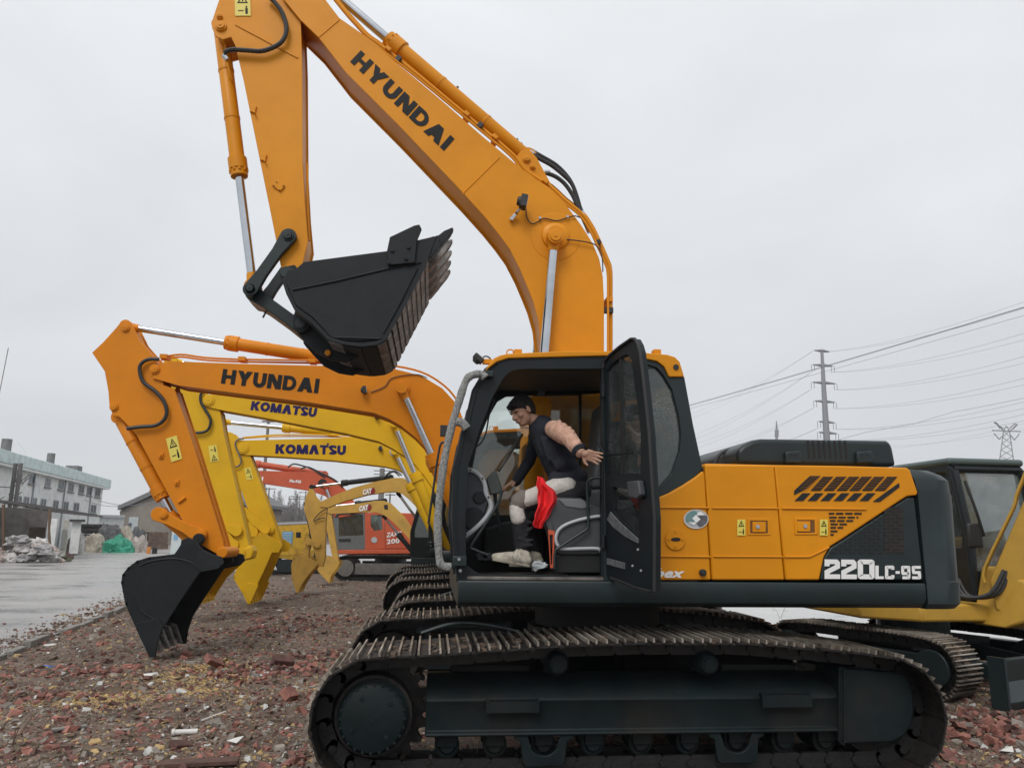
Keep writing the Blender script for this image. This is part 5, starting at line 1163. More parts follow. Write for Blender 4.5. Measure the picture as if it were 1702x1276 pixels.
blocktext('maker_lettering', "KOM^T'SU", at(416, 681, Y3-.228), at(525, 693, Y3-.228), at(419, 666, Y3-.228), NAVY, bm3, t=.29, gap=.05)
lamp(bm3, 627, 692, Y3-.28, R(-100), 1.1)
warning_sticker([at(350, 768, Y3-.19), at(364, 766, Y3-.19), at(360, 740, Y3-.19), at(346, 741, Y3-.19)], am3, True)
cyl_px(M3, (305, 720), (375, 890), (355, 845), Y3, .10, .05, YELLOW, 'bucket_cylinder')
cyl_px(M3, (540, 650), (290, 600), (400, 625), Y3, .10, .05, YELLOW, 'arm_cylinder')
capsule(M3, 'bucket_link', at(378, 885, Y3), .11, at(392, 905, Y3), .11, Y3-.24, .48, YELLOW, .7)
capsule(M3, 'bucket_link', at(360, 870, Y3), .10, at(398, 882, Y3), .11, Y3-.26, .05, YELLOW, .7)
b = MB(); b.prism(atl([(416, 905), (421, 915), (418, 928), (402, 932), (400, 915)], Y3-.2), .4); b.build('arm_end', YELLOW, am3, bevel=.03)
shell_bucket(M3, [(385, 925), (330, 925), (305, 938), (300, 960), (310, 985), (326, 1002), (350, 965), (388, 930)], [(326, 1002), (310, 985), (300, 960), (305, 938), (330, 925), (385, 922)], Y3, .60, YELLOW, [(318, 990), (326, 992), (328, 1006), (324, 1006)])

# ---- fourth machine: yellow
M4, X4 = sister(12.6, 641, 936, YELLOW, 'farther yellow excavator whose yellow bucket tip touches the rubble left of the tracks')
Y4 = 12.6
F = scr((.15+X4, Y4-.22, 1.75))
bp = [(391, 745), (396, 732), (412, 731.5), (591, 727), (640, 731), (672, 748), (700, 778), (720, 810), (F[0]+30, F[1]-30), (F[0]+28, F[1]+6), (F[0]-22, F[1]+6), (716, 850), (704, 820), (692, 802), (678, 790), (660, 780), (640, 775), (554, 765), (470, 759), (411, 756), (396, 754)]
bm4 = boom_build(M4, 'boom', bp, Y4, .225, YELLOW)
ap = [(366, 728), (372, 716), (386, 719), (402, 735), (416, 757), (428, 790), (466, 898), (465, 914), (452, 918), (438, 908), (424, 880), (398, 806), (380, 765)]
am4 = boom_build(M4, 'arm', ap, Y4, .185, YELLOW)
cyl_px(M4, (557, 719), (372, 701), (470, 709), Y4, .10, .055, YELLOW, 'arm_cylinder')
cyl_px(M4, (375, 760), (432, 880), (404, 815), Y4, .085, .05, YELLOW, 'bucket_cylinder')
for s in (-1, 1):
    A, B, S = at(736, 915, Y4-.32), at(656, 750, Y4-.32), at(686, 800, Y4-.32); A.y = B.y = S.y = Y4+s*.32; cylinder(M4, A, B, (S-A).length, .125, .055, YELLOW, 'boom_cylinder')
boss(bm4, at(655, 750, Y4-.3), Y4-.23, .12, LGREY); boss(bm4, at(403, 744, Y4-.3), Y4-.23, .14, YELLOW)
for dy in (0, 3): pipes(bm4, [(403, 727+dy*.4), (470, 722+dy), (560, 723+dy), (640, 727+dy), (672, 742)], (Y4-.1+dy*.05,), .018, YELLOW)
hose(am4, [(405, 729), (396, 730), (391, 738), (396, 752), (401, 765), (397, 774), (386, 776)], Y4-.25, .022, m=WORN)
blocktext('maker_lettering', "KOM^T'SU", at(457.5, 753.5, Y4-.228), at(574.5, 755.5, Y4-.228), at(458.5, 738, Y4-.228), NAVY, bm4, t=.29, gap=.05)
lamp(bm4, 633, 745, Y4-.28, R(-100), 1.2)
warning_sticker([at(410, 798, Y4-.19), at(421, 796, Y4-.19), at(417, 776, Y4-.19), at(406, 778, Y4-.19)], am4)
for (p_, q_) in (((406, 851), (445, 879)), ((424, 884), (406, 860))):
    for y in (-.28, .22): capsule(M4, 'bucket_link', at(*p_, Y4), .13, at(*q_, Y4), .12, Y4+y, .06, YELLOW, .8)
boss(am4, at(448, 880, Y4-.3), Y4-.22, .10, YELLOW); boss(am4, at(461, 907, Y4-.3), Y4-.22, .10, YELLOW); boss(am4, at(431, 891, Y4-.3), Y4-.22, .10, YELLOW)
sd4 = [(396, 938), (402, 920), (420, 892), (440, 886), (470, 905), (463, 918), (452, 918), (438, 950), (426, 974), (421, 984), (416, 1003), (411, 1003), (403, 985), (388, 960)]
bk4 = shell_bucket(M4, sd4, [(411, 1001), (403, 985), (388, 960), (396, 938), (402, 920), (420, 892), (440, 886)], Y4, .6, YELLOW, [(404, 983), (410, 980), (416, 1004), (412, 1005)], 5)
for s in (-1, 1):
    b = MB(); q = atl([(405, 978), (411, 968), (430, 972), (426, 980), (417, 1000), (412, 996)], Y4-.63); b.prism([(v.x, Y4+s*.63, v.z) for v in q], -s*.04); b.build('side_cutter', YELLOW, bk4, bevel=.006)

# ------------------------------------------------------------------ smaller machines farther back
def simple_body(root, X, Y, L_, Wd, z0, z1, paint, cab=True, cabx=0, tlen=3.6, th=.75, tw=.55, cabm=None, rear_r=.35):
    """crawler base, deck, engine housing and cab for a machine farther off, real proportions"""
    for s in (-1, 1):
        path = track_path(X-tlen/2+th/2, X+tlen/2-th/2, GZ+th/2, th/2, [(X-tlen*.2, GZ+th+.01), (X+tlen*.2, GZ+th+.01)], GZ)
        track_mesh(path, int((tlen*2+th)/.16), Y+s*(Wd/2-tw/2), tw, 'track', root)
        b = MB(); yy = Y+s*(Wd/2-tw*.35); b.bb((X-tlen/2+th*.8, yy-.12, GZ+th*.30), (X+tlen/2-th*.8, yy+.12, GZ+th*.68)); b.build('track_frame', DARK, root, bevel=.02)
        for xx in (X-tlen/2+th/2, X+tlen/2-th/2):
            b = MB(); b.cyl((xx, Y+s*(Wd/2-tw), GZ+th/2), (xx, Y+s*(Wd/2-.05), GZ+th/2), th*.30, n=24); b.build('sprocket', DARK, root, bevel=.01)
    b = MB(); b.cyl((X, Y, GZ+th*.6), (X, Y, z0), Wd*.22, n=28); b.build('swing_bearing', DARK, root)
    b = MB(); b.bb((X-L_*.42, Y-Wd*.45, z0), (X+L_*.58, Y+Wd*.45, z0+.22)); b.build('deck_skirt', DARK, root, bevel=.03)
    b = MB(); b.bb((X+L_*.02, Y-Wd*.45, z0+.22), (X+L_*.42, Y+Wd*.45, z1)); b.build('engine_cover', paint, root, bevel=.05, seg=3)
    b = MB(); b.bb((X+L_*.425, Y-Wd*.45, z0+.1), (X+L_*.62, Y+Wd*.45, z1)); b.build('counterweight', paint, root, bevel=.10, seg=4)
    b = MB(); b.bb((X-L_*.38, Y+Wd*.08, z0+.22), (X, Y+Wd*.45, z0+.75)); b.build('tool_box', paint, root, bevel=.04)
    if cab:
        ch = z0+1.75; x0_, x1_ = X-L_*.42+cabx, X+L_*.0+cabx; y0_, y1_ = Y-Wd*.46, Y-Wd*.05; cm = cabm or CABD
        prof = [(x0_, z0+.22), (x0_-.02, z0+.9), (x0_+.18, ch-.06), (x0_+.28, ch), (x1_-.1, ch), (x1_, ch-.1), (x1_, z0+.22)]
        for yy, sgn in ((y0_, 1), (y1_, -1)):
            b = MB(); O = [Vector((x, yy, z)) for x, z in prof]; c = sum(O, Vector())/len(O)
            I = [c+(q-c)*.84 for q in O]; b.ring(O, I, .05*sgn); cf_ = b.build('cab_frame', cm, root, bevel=.01)
            b = MB(); b.prism([q+Vector((0, .02*sgn, 0)) for q in I], .006*sgn); b.build('cab_window', DGLASS, cf_)
            if sgn == 1:
                b = MB(); b.bb((x0_+.05, yy+.005, z0+.27), (x1_-.05, yy+.045, z0+.75)); b.build('door_panel', cm, cf_)
        b = MB()
        for (xa_, za_), (xb_, zb_) in zip(prof[:-1], prof[1:]): 
            if xa_ == xb_ : continue
            b.tube([(xa_, y0_+.03, za_), (xb_, y0_+.03, zb_)], .035, 6)
        b.bb((x0_+.2, y0_, ch-.03), (x1_-.08, y1_, ch+.03)); b.bb((x1_-.05, y0_+.05, z0+.22), (x1_-.01, y1_-.05, z0+1.0)); b.build('cab_roof', cm, root, bevel=.01)
def cat(Y, boomp, armp, side, wrap, teeth, label, labpos, extra, Xc, scale):
    r = E('excavator', (Xc, Y, GZ), label, 'excavator', GRP)
    bb_ = boom_build(r, 'boom', boomp, Y, .16*scale, OCHRE, lip=.015); aa_ = boom_build(r, 'arm', armp, Y, .13*scale, OCHRE, lip=.012)
    for k, (a, c, s_) in enumerate(extra):
        A, B, S = at(*a, Y), at(*c, Y), at(*s_, Y); cylinder(r, A, B, (S-A).length, .07*scale, .036*scale, BLACK, ('arm_cylinder', 'bucket_cylinder', 'boom_cylinder')[k])
    bkk = shell_bucket(r, side, wrap, Y, .42*scale, OCHRE, teeth, 4)
    x, y = labpos; yy = Y-.162*scale
    b = MB(); b.prism([at(*q, yy-.012) for q in ((x+9, y-5), (x+18, y-6), (x+20, y-1), (x+17, y+5), (x+10, y+5))], .004); b.build('badge', mat('dark_red_mark', (.25, .02, .02), .5), bb_)
    text('maker_lettering', 'CAT', at(x-1, y+6.5, yy-.014), at(x+14, y+3.5, yy-.014), at(x-1, y-2.5, yy-.014), WHITE, bb_, off=.07)
    return r, bb_, aa_
Y5 = 15.4
F5 = scr((-1.0, Y5-.2, 1.0)); print('F5', F5)
X5 = at(735, 920, Y5).x+.4
r5, bb5, aa5 = cat(Y5, [(532, 842), (533, 833), (560, 821), (588, 810), (620, 801), (654, 794), (670, 794), (684, 802), (712, 834), (735, 885), (742, 925), (722, 925), (712, 880), (703, 856), (690, 840), (677, 827), (668, 820), (658, 817), (640, 818), (611, 822), (575, 832), (545, 843)],
    [(505, 845), (508, 826), (514, 812), (520, 812), (524, 824), (533, 835), (543, 842), (541, 870), (540, 926), (536, 942), (529, 940), (524, 924), (512, 868)],
    [(484, 937), (489, 926), (500, 921), (508, 923), (515, 928), (530, 934), (526, 940), (512, 956), (500, 974), (496, 985), (492, 984), (485, 962)], [(493, 984), (486, 962), (484, 940), (488, 927), (500, 921)], [(489, 973), (494, 976), (497, 985), (493, 986)],
    'small ochre excavator with its boom arching in front of the vermilion machine', (604, 816), [((650, 793), (518, 809), (567, 805)), ((509, 838), (526, 922), (518, 897)), ((742, 930), (662, 820), (690, 866))], X5, 1.05)
simple_body(r5, X5, Y5, 3.0, 2.2, .75, 1.75, OCHRE, tlen=2.9, th=.62, tw=.45)
for P in ([(640, 792), (648, 784), (658, 783), (668, 790)], [(634, 796), (645, 788), (655, 784), (664, 791)]): hose(bb5, P, Y5-.1, .02, sp=4)
hose(aa5, [(543, 845), (534, 850), (524, 860), (522, 866), (530, 862), (540, 860)], Y5-.2, .014, sp=4)
for y in (-.2, .15): capsule(r5, 'bucket_link', at(515, 900, Y5), .10, at(529, 905, Y5), .09, Y5+y, .05, OCHRE, .8)
capsule(r5, 'bucket_link', at(513, 902, Y5), .10, at(508, 924, Y5), .10, Y5-.1, .2, OCHRE, .8)
Y6 = 19.2; X6 = at(735, 918, Y6).x+.4
r6, bb6, aa6 = cat(Y6, [(540, 850), (540, 843), (600, 836), (622, 832), (638, 832), (650, 836), (672, 858), (692, 888), (705, 915), (690, 922), (680, 895), (664, 878), (650, 864), (642, 858), (632, 853), (623, 851), (600, 851), (550, 854)],
    [(538, 850), (542, 843), (550, 848), (556, 890), (562, 926), (563, 936), (556, 934), (551, 920), (543, 880)],
    [(527, 947), (532, 936), (541, 925), (552, 926), (565, 934), (560, 944), (550, 958), (548, 968), (543, 965), (535, 955)], [(545, 966), (535, 956), (527, 947), (532, 936), (541, 925)], [(541, 961), (546, 962), (549, 969), (546, 969)],
    'smallest ochre excavator seen under the boom of the other small ochre one', (598, 843.5), [((640, 832), (545, 842), (590, 838)), ((541, 860), (557, 922), (550, 895)), ((690, 922), (638, 858), (660, 888))], X6, 1.1)
simple_body(r6, X6, Y6, 2.6, 1.9, .65, 1.55, OCHRE, tlen=2.5, th=.55, tw=.4)
p_ = MB(); p_.prism([at(*q, Y6-.19) for q in ((638, 839), (644, 838), (645, 846), (639, 846))], .03); p_.build('work_lamp', RUBBER, bb6)

# ---- vermilion machine
Y7 = 23.2
r7 = E('excavator', (at(610, 950, Y7).x, Y7, GZ), 'vermilion excavator with grey cab behind the small ochre ones', 'excavator', GRP)
b7 = boom_build(r7, 'boom', [(395, 784), (433, 782), (517, 784), (541, 790), (560, 800), (575, 815), (588, 835), (600, 870), (598, 905), (580, 905), (572, 870), (556, 838), (540, 824), (513, 815), (470, 808), (395, 797)], Y7, .26, REDP)
A, B, S = at(540, 788, Y7), at(380, 764, Y7), at(424, 770.5, Y7); cylinder(r7, A, B, (S-A).length, .12, .06, REDP, 'arm_cylinder')
boom_build(r7, 'arm', [(360, 790), (372, 756), (384, 762), (400, 790), (392, 830), (380, 880), (372, 905), (366, 900), (366, 840)], Y7, .2, REDP)
for P in ([(478, 777), (487, 771), (500, 773), (520, 780), (540, 793)], [(500, 779), (512, 776), (530, 784), (556, 797), (570, 810)]): hose(b7, P, Y7-.28, .03, sp=4)
text('machine_number', 'No.942', at(481, 801, Y7-.27), at(500, 803, Y7-.27), at(482, 796, Y7-.27), WHITE, b7, off=.05)
text('maker_lettering', 'HITACHI', at(384, 796, Y7-.27), at(437, 799, Y7-.27), at(385, 789, Y7-.27), WHITE, b7, off=.05)
boss(b7, at(536, 803, Y7-.27), Y7-.27, .17, BLACK)
cyl_px(r7, (560, 860), (540, 806), (547, 828), Y7-.38, .10, .055, REDP, 'boom_cylinder')
GREYC = mat('grey_cab_paint', (.12, .13, .13), .45, var=.1, dirt=.3)
def q7(P, y=Y7-1.35): return atl(P, y)
b = MB(); frame_ring(b, q7([(554, 862), (560, 853), (606, 852), (607, 905), (606, 913), (560, 913), (555, 905)]), q7([(563, 856), (603, 855), (604, 889), (563, 891)]), .08); b.build('cab_frame', GREYC, r7, bevel=.03)
b = MB(); b.prism(q7([(563, 856), (603, 855), (604, 889), (563, 891)], Y7-1.31), .02); b.build('cab_window', DGLASS, r7)
b = MB(); b.prism(q7([(563, 856), (603, 855), (604, 889), (563, 891)], Y7-1.0), .9); b.build('cab_interior', GREYPL, r7)
b = MB(); b.prism(q7([(554, 862), (559, 852), (575, 838), (607, 832), (625, 836), (625, 842), (607, 842), (607, 853)]), 1.1); b.build('cab_roof', REDP, r7, bevel=.03)
b = MB(); b.prism(q7([(563, 895), (583, 895), (583, 900), (563, 900)], Y7-1.36), .03); b.build('cab_vent', RUBBER, r7)
b = MB(); frame_ring(b, q7([(606.5, 852), (639, 851), (640, 912), (606.5, 913)]), q7([(616, 856), (634, 855), (636, 880), (622, 882), (616, 874)]), .1); b.build('side_panel', REDP, r7, bevel=.02)
b = MB(); b.prism(q7([(616, 856), (634, 855), (636, 880), (622, 882), (616, 874)], Y7-1.3), .02); b.build('rear_side_window', DGLASS, r7)
b = MB(); b.prism(q7([(640, 851), (690, 853), (700, 860), (702, 912), (640, 912)]), 2.6); b.build('engine_cover', REDP, r7, bevel=.03)
b = MB(); b.prism(q7([(556, 913), (702, 912), (702, 920), (556, 921)]), 2.6); b.build('deck_skirt', REDP, r7, bevel=.03)
b = MB(); b.prism(q7([(562, 895), (690, 897), (690, 912), (562, 912)], Y7-1.2), 2.4); b.build('engine_housing', GREYC, r7)
text('model_lettering', 'ZAXIS', at(642, 893, Y7-1.37), at(668, 890, Y7-1.37), at(642, 885, Y7-1.37), WHITE, r7, off=.03, shear=.2); text('model_lettering', '200', at(643, 904, Y7-1.37), at(664, 902, Y7-1.37), at(643, 896, Y7-1.37), WHITE, r7, off=.03)
b = MB(); b.prism([at(622+5*math.cos(a), 897+5*math.sin(a), Y7-1.37) for a in np.linspace(0, 6.2, 20)], .01); b.build('round_badge', LGREY, r7)
for s in (-1, 1):
    x0_, x1_ = at(553, 940, Y7-1.5).x, at(700, 940, Y7-1.5).x; path = track_path(x0_+.42, x1_+1.2-.42, GZ+.45, .45, [(x0_+1.3, GZ+.92), (x1_, GZ+.92)], GZ)
    track_mesh(path, 50, Y7+s*1.25, .6, 'track', r7); b = MB(); b.bb((x0_+.8, Y7+s*1.4-.08, GZ+.22), (x1_+.4, Y7+s*1.4+.08, GZ+.62)); b.build('track_frame', mat('muddy_grey', (.13, .12, .11), .8, var=.2), r7, bevel=.02)
    b = MB(); b.cyl((x0_+.45, Y7+s*1.0, GZ+.45), (x0_+.45, Y7+s*1.5, GZ+.45), .3, n=24); b.build('sprocket', MATS['muddy_grey'], r7, bevel=.01)
b = MB(); x_ = (x0_+x1_)/2+.4; b.cyl((x_, Y7, GZ+.5), (x_, Y7, 1.2), .6, n=24); b.build('swing_bearing', DARK, r7)

# ---- old yellow machine with a blue notice on its side
Y8 = 27.0
r8 = E('old_machine', (at(490, 930, Y8).x, Y8, GZ), 'rusty yellow machine body with a light blue notice, standing behind the small bucket', 'excavator')
OLDY = mat('chipped_yellow_paint', (.66, .40, .03), .55, dirt=.7, dirtcol=(.16, .06, .02), var=.08)
def q8(P, y=Y8-1.2): return atl(P, y)
b = MB(); b.prism(q8([(462, 874), (466, 872), (513, 870), (514, 915), (462, 915)]), 2.4); b.build('engine_cover', OLDY, r8, bevel=.03)
b = MB(); b.prism(q8([(448, 915), (520, 913), (520, 932), (505, 934), (448, 924)]), 2.4); b.build('chassis', OLDY, r8, bevel=.02)
b = MB(); b.prism(q8([(460, 872), (462, 868), (510, 866), (514, 870)], Y8-1.22), 2.44); b.build('roof_edge', LGREY, r8)
b = MB(); b.prism(q8([(469, 883), (487, 883), (485, 907), (470, 907)], Y8-1.23), .02); no = b.build('notice_board', mat('notice_blue', (.16, .42, .62), .5), r8)
b = MB()
for y in (886, 889, 892, 895, 898, 901): b.tube([at(471, y, Y8-1.24), at(484, y, Y8-1.24)], .008, 4)
b.build_each('ruled_line', WHITE, no)
b = MB(); b.prism(q8([(492, 884), (500, 884), (500, 893), (492, 893)], Y8-1.215), .02); b.build('side_window', BLACK, r8)
for s in (-1, 1):
    x0_, x1_ = at(440, 940, Y8-1.2).x, at(540, 940, Y8-1.2).x; path = track_path(x0_+.4, x1_-.4, GZ+.38, .38, [(x0_+1, GZ+.78), (x1_-1, GZ+.78)], GZ); track_mesh(path, 30, Y8+s*.95, .5, 'track', r8)
    b = MB(); b.bb((x0_+.5, Y8+s*1.1-.1, GZ+.1), (x1_-.5, Y8+s*1.1+.1, GZ+.6)); b.build('track_frame', DARK, r8)

# ------------------------------------------------------------------ yellow machine at the right edge, nose towards the camera and right
def place_front():
    pn = gr(1612, 1176); pf = CAM*1
    th = R(-62)                     # heading of its front in plan (x right, y away)
    return pn, th
pn = gr(1612, 1176); th = math.radians(-66); fwd9 = Vector((math.cos(th), math.sin(th), 0)); lat9 = Vector((-math.sin(th), math.cos(th), 0))   # lat9: its left-hand side
c9 = pn-fwd9*1.35+lat9*1.22; c9.z = GZ
r9 = E('excavator', c9, 'yellow excavator with dark cab and black dozer blade at the right edge', 'excavator', rotz=th, local=True)
YOL = mat('warm_yellow_paint', (.47, .27, .032), .45, var=.06, dirt=.18)
for s in (-1, 1):
    path = track_path(-1.25+.3, 1.25-.3, .32, .32, [(-.6, .66), (.6, .66)], 0); path = [(x, z) for x, z in path]
    track_mesh(path, 38, s*.99, .45, 'track', r9)
    b = MB(); b.bb((-.8, s*1.02-.1, .18), (.8, s*1.02+.1, .46)); b.build('track_frame', DARK, r9, bevel=.02)
    for xx in (-.95, .95): b = MB(); b.cyl((xx, s*.80, .32), (xx, s*1.19, .32), .2, n=24); b.build('sprocket', DARK, r9, bevel=.01)
b = MB(); b.cyl((0, 0, .3), (0, 0, .78), .42, n=28); b.bb((-.5, -.8, .25), (.5, .8, .5)); b.build('centre_frame', DARK, r9)
b = MB(); prof = [(1.62, .03), (1.66, .12), (1.58, .28), (1.60, .50), (1.66, .52), (1.68, .5), (1.63, .28), (1.72, .10), (1.68, .02)]; b.prism([(x, -1.16, z) for x, z in prof], 2.32); bl = b.build('dozer_blade', DARK, r9, bevel=.01)
b = MB(); 
for s in (-1, 1): b.bb((1.55, s*1.16-.02, .03), (1.72, s*1.16+.02, .53))
b.build_each('blade_end_plate', DARK, bl); b = MB()
for s in (-1, 1): b.prism([(.3, s*.3, .30), (1.6, s*.55, .16), (1.6, s*.55, .30), (.3, s*.3, .48)], (0, .08*s, 0))
b.build_each('blade_arm', DARK, r9, bevel=.01)
# swung house: its own heading
HM = Matrix.Rotation(math.radians(-22), 4, 'Z')
def hb(mb, Mx=None): mb.v = [tuple((Mx or HM) @ Vector(v)) for v in mb.v]; return mb
b = MB(); b.prism([(1.12, -.65, .78), (1.12, 1.05, .78), (.9, 1.15, .78), (-1.5, 1.15, .78), (-1.8, .8, .78), (-1.8, -.8, .78), (-1.5, -1.15, .78), (.7, -1.15, .78)], (0, 0, .20)); hb(b).build('deck_skirt', YOL, r9, bevel=.03)
b = MB(); b.prism([(-.55, -1.12, .985), (-.55, 1.12, .985), (-1.5, 1.12, .985), (-1.78, .8, .985), (-1.78, -.8, .985), (-1.5, -1.12, .985)], (0, 0, .75)); hb(b).build('engine_cover', YOL, r9, bevel=.06, seg=3)
b = MB(); b.bb((-.53, -1.12, .985), (.65, .05, 1.25)); hb(b).build('tank_cover', YOL, r9, bevel=.05, seg=3)
x0_, x1_, y0_, y1_, z0_, z1_ = -.38, .92, .14, 1.13, .985, 2.62
for yy, sg in ((y0_, 1), (y1_, -1)):
    O = [Vector((x, yy, z)) for x, z in ((x0_, z0_), (x1_, z0_), (x1_+.04, z0_+.75), (x1_-.10, z1_-.10), (x1_-.20, z1_), (x0_+.08, z1_), (x0_, z1_-.08))]
    I = [Vector((x, yy, z)) for x, z in ((x0_+.09, z0_+.62), (x1_-.10, z0_+.62), (x1_-.06, z0_+.75), (x1_-.18, z1_-.2), (x1_-.24, z1_-.12), (x0_+.12, z1_-.12), (x0_+.09, z1_-.2))]
    b = MB(); frame_ring(b, O, I, .06*sg, n=40); f_ = hb(b).build('cab_frame', CABD, r9, bevel=.015)
    b = MB(); b.prism([q+Vector((0, .03*sg, 0)) for q in I], .006*sg); hb(b).build('cab_window', DGLASS if sg == 1 else MATS['plain_glass'], f_)
b = MB(); b.add([(x1_+.0, y0_+.06, z0_+.35), (x1_+.0, y1_-.06, z0_+.35), (x1_-.15, y1_-.06, z1_-.12), (x1_-.15, y0_+.06, z1_-.12)], [(0, 1, 2, 3)]); hb(b).build('windscreen', glassmat('teal_windscreen', (.50, .72, .68), .14, .14, haze=.22), r9)
for yy in (y0_+.04, y1_-.04): b = MB(); b.tube([(x1_, yy, z0_+.02), (x1_+.02, yy, z0_+.72), (x1_-.13, yy, z1_-.1)], .05, 8); hb(b).build('front_pillar', CABD, r9, smooth=True)
b = MB(); b.bb((x1_-.03, y0_+.05, z0_), (x1_+.01, y1_-.05, z0_+.35)); hb(b).build('front_lower_panel', CABD, r9, bevel=.01)
b = MB(); b.tube([(x1_-.15, y0_+.04, z1_-.08), (x1_-.15, y1_-.04, z1_-.08)], .045, 8); hb(b).build('front_header', CABD, r9, smooth=True)
b = MB(); b.bb((x0_+.02, y0_-.02, z1_-.03), (x1_-.13, y1_+.02, z1_+.06)); hb(b).build('cab_roof', mat('green_grey_roof', (.07, .10, .098), .4), r9, bevel=.04, seg=4)
b = MB(); b.bb((x0_+.02, y0_+.05, z0_), (x0_+.07, y1_-.05, z0_+.8)); b.bb((-.2, y0_+.25, z0_+.05), (.25, y1_-.25, z0_+.5)); b.bb((-.22, y0_+.25, z0_+.5), (-.10, y1_-.25, z0_+1.15)); hb(b).build('seat', GREYPL, r9, bevel=.04)
b = MB(); b.tube([(x0_+.04, y0_+.62, z0_+.8), (x0_+.04, y0_+.62, z1_-.1)], .06, 8); hb(b).build('rear_pillar', mat('inner_pillar', (.05, .09, .085), .5), r9)
b = MB(); b.tube([(x1_+.02, y0_+.05, z0_+1.4), (x1_+.09, y0_+.10, z0_+1.05), (x1_+.08, y0_+.18, z0_+.75)], .018, 6, smooth_path=4); hb(b).build('wiper', RUBBER, r9)
b = MB(); b.bb((x1_+.04, y0_-.02, z0_+.62), (x1_+.09, y0_+.16, z0_+.90)); hb(b).build('mirror', RUBBER, r9, bevel=.02)
# swing post with the boom turned aside
SPx, SPy = 1.25, .38
b = MB(); b.prism([(.95, SPy-.30, .74), (SPx+.10, SPy-.22, .74), (SPx+.30, SPy-.05, .85), (SPx+.25, SPy-.02, 1.25), (.95, SPy-.1, 1.40)], (0, .5, 0)); hb(b).build('swing_post', YOL, r9, bevel=.03)
BM = HM @ Matrix.Translation((SPx+.05, SPy+.05, 0)) @ Matrix.Rotation(math.radians(44), 4, 'Z')
bp9 = [(-.22, .92), (.12, .90), (.28, 1.05), (.58, 1.75), (.85, 2.6), (1.3, 3.4), (2.3, 3.9), (2.25, 4.1), (1.2, 3.72), (.50, 2.85), (.10, 2.0), (-.25, 1.25)]
b = MB(); b.prism([(x, -.13, z) for x, z in bp9], .26); bo9 = hb(b, BM).build('boom', YOL, r9, bevel=.012)
b = MB(); b.prism([(2.25, -.1, 3.95), (2.5, -.1, 3.9), (2.85, -.1, 2.5), (2.77, -.1, 2.4), (2.62, -.1, 2.45)], .2); hb(b, BM).build('arm', YOL, r9, bevel=.012)
Wb = [(2.62, 2.40), (2.86, 2.45), (3.0, 2.15), (2.88, 1.80), (2.66, 1.72), (2.50, 1.95)]
b = MB(); b.prism([(x, -.35, z) for x, z in Wb], .03); b.prism([(x, .32, z) for x, z in Wb], .03)
for k in range(1, 5): (xa_, za_), (xc_, zc_) = Wb[k], Wb[(k+1) % 6]; b.prism([(xa_, -.35, za_), (xc_, -.35, zc_), (xc_+.03, -.35, zc_+.02), (xa_+.03*(k > 2), -.35, za_-.02)], .70)
hb(b, BM).build('bucket', YOL, r9)
for k in range(4):
    o_ = -.16+k*.05; b = MB(); b.tube([(-.30, o_, 1.22), (-.28, o_, 1.40), (.05, o_, 2.05), (.12, o_, 2.25), (.48, o_, 2.95), (1.18, o_, 3.78)], .014, 8, smooth_path=3); hb(b, BM).build('hydraulic_pipe', YOL, bo9, smooth=True)
for k in range(3):
    b = MB(); b.tube([(1.0, SPy-.55+k*.05, 1.25), (1.10, SPy-.50+k*.05, 1.06), (1.28, SPy-.30+k*.05, 1.10), (1.32, SPy-.12+k*.04, 1.36)], .022, 8, smooth_path=5); hb(b).build('hydraulic_hose', RUBBER, r9, smooth=True)
b = MB(); b.tube([(.15, 0, .88), (.5, 0, 1.15)], .06, 16); b.tube([(.5, 0, 1.15), (.8, 0, 1.9)], .035, 12); hb(b, BM).build('boom_cylinder', BLACK, r9, smooth=True)
# ------------------------------------------------------------------ the man in the cab
SKIN = mat('skin', (.40, .225, .155), .6, var=.06, vscale=20)
VEST = mat('dark_navy_vest', (.012, .014, .024), .85, var=.2, vscale=20, bump=.3, bscale=30)
SLEEVE = mat('peach_sleeve', (.60, .37, .28), .95, col2=(.40, .22, .15), vscale=30, bump=.4, bscale=30)
PANTW = mat('off_white_trousers', (.56, .53, .49), .85, var=.1, vscale=18, bump=.5, bscale=25)
PANTD = mat('black_trousers', (.014, .014, .018), .85, bump=.4, bscale=25)
HAIR = mat('black_hair', (.008, .007, .007), .5, bump=.8, bscale=140)
SHOE = mat('cream_trainer', (.50, .46, .38), .7, col2=(.30, .27, .21), vscale=20, bump=.2)
def _sph(ns, nr):
    v = [(0, 0, -1)]+[(math.cos(2*math.pi*k/ns)*math.cos(-math.pi/2+math.pi*j/nr), math.sin(2*math.pi*k/ns)*math.cos(-math.pi/2+math.pi*j/nr), math.sin(-math.pi/2+math.pi*j/nr)) for j in range(1, nr) for k in range(ns)]+[(0, 0, 1)]
    f = [(0, 1+(k+1) % ns, 1+k) for k in range(ns)]
    for j in range(nr-2): f += [(1+j*ns+k, 1+j*ns+(k+1) % ns, 1+(j+1)*ns+(k+1) % ns, 1+(j+1)*ns+k) for k in range(ns)]
    t = len(v)-1; f += [(t, 1+(nr-2)*ns+k, 1+(nr-2)*ns+(k+1) % ns) for k in range(ns)]
    return np.array(v), f
SPH = {12: _sph(12, 8), 20: _sph(20, 12)}
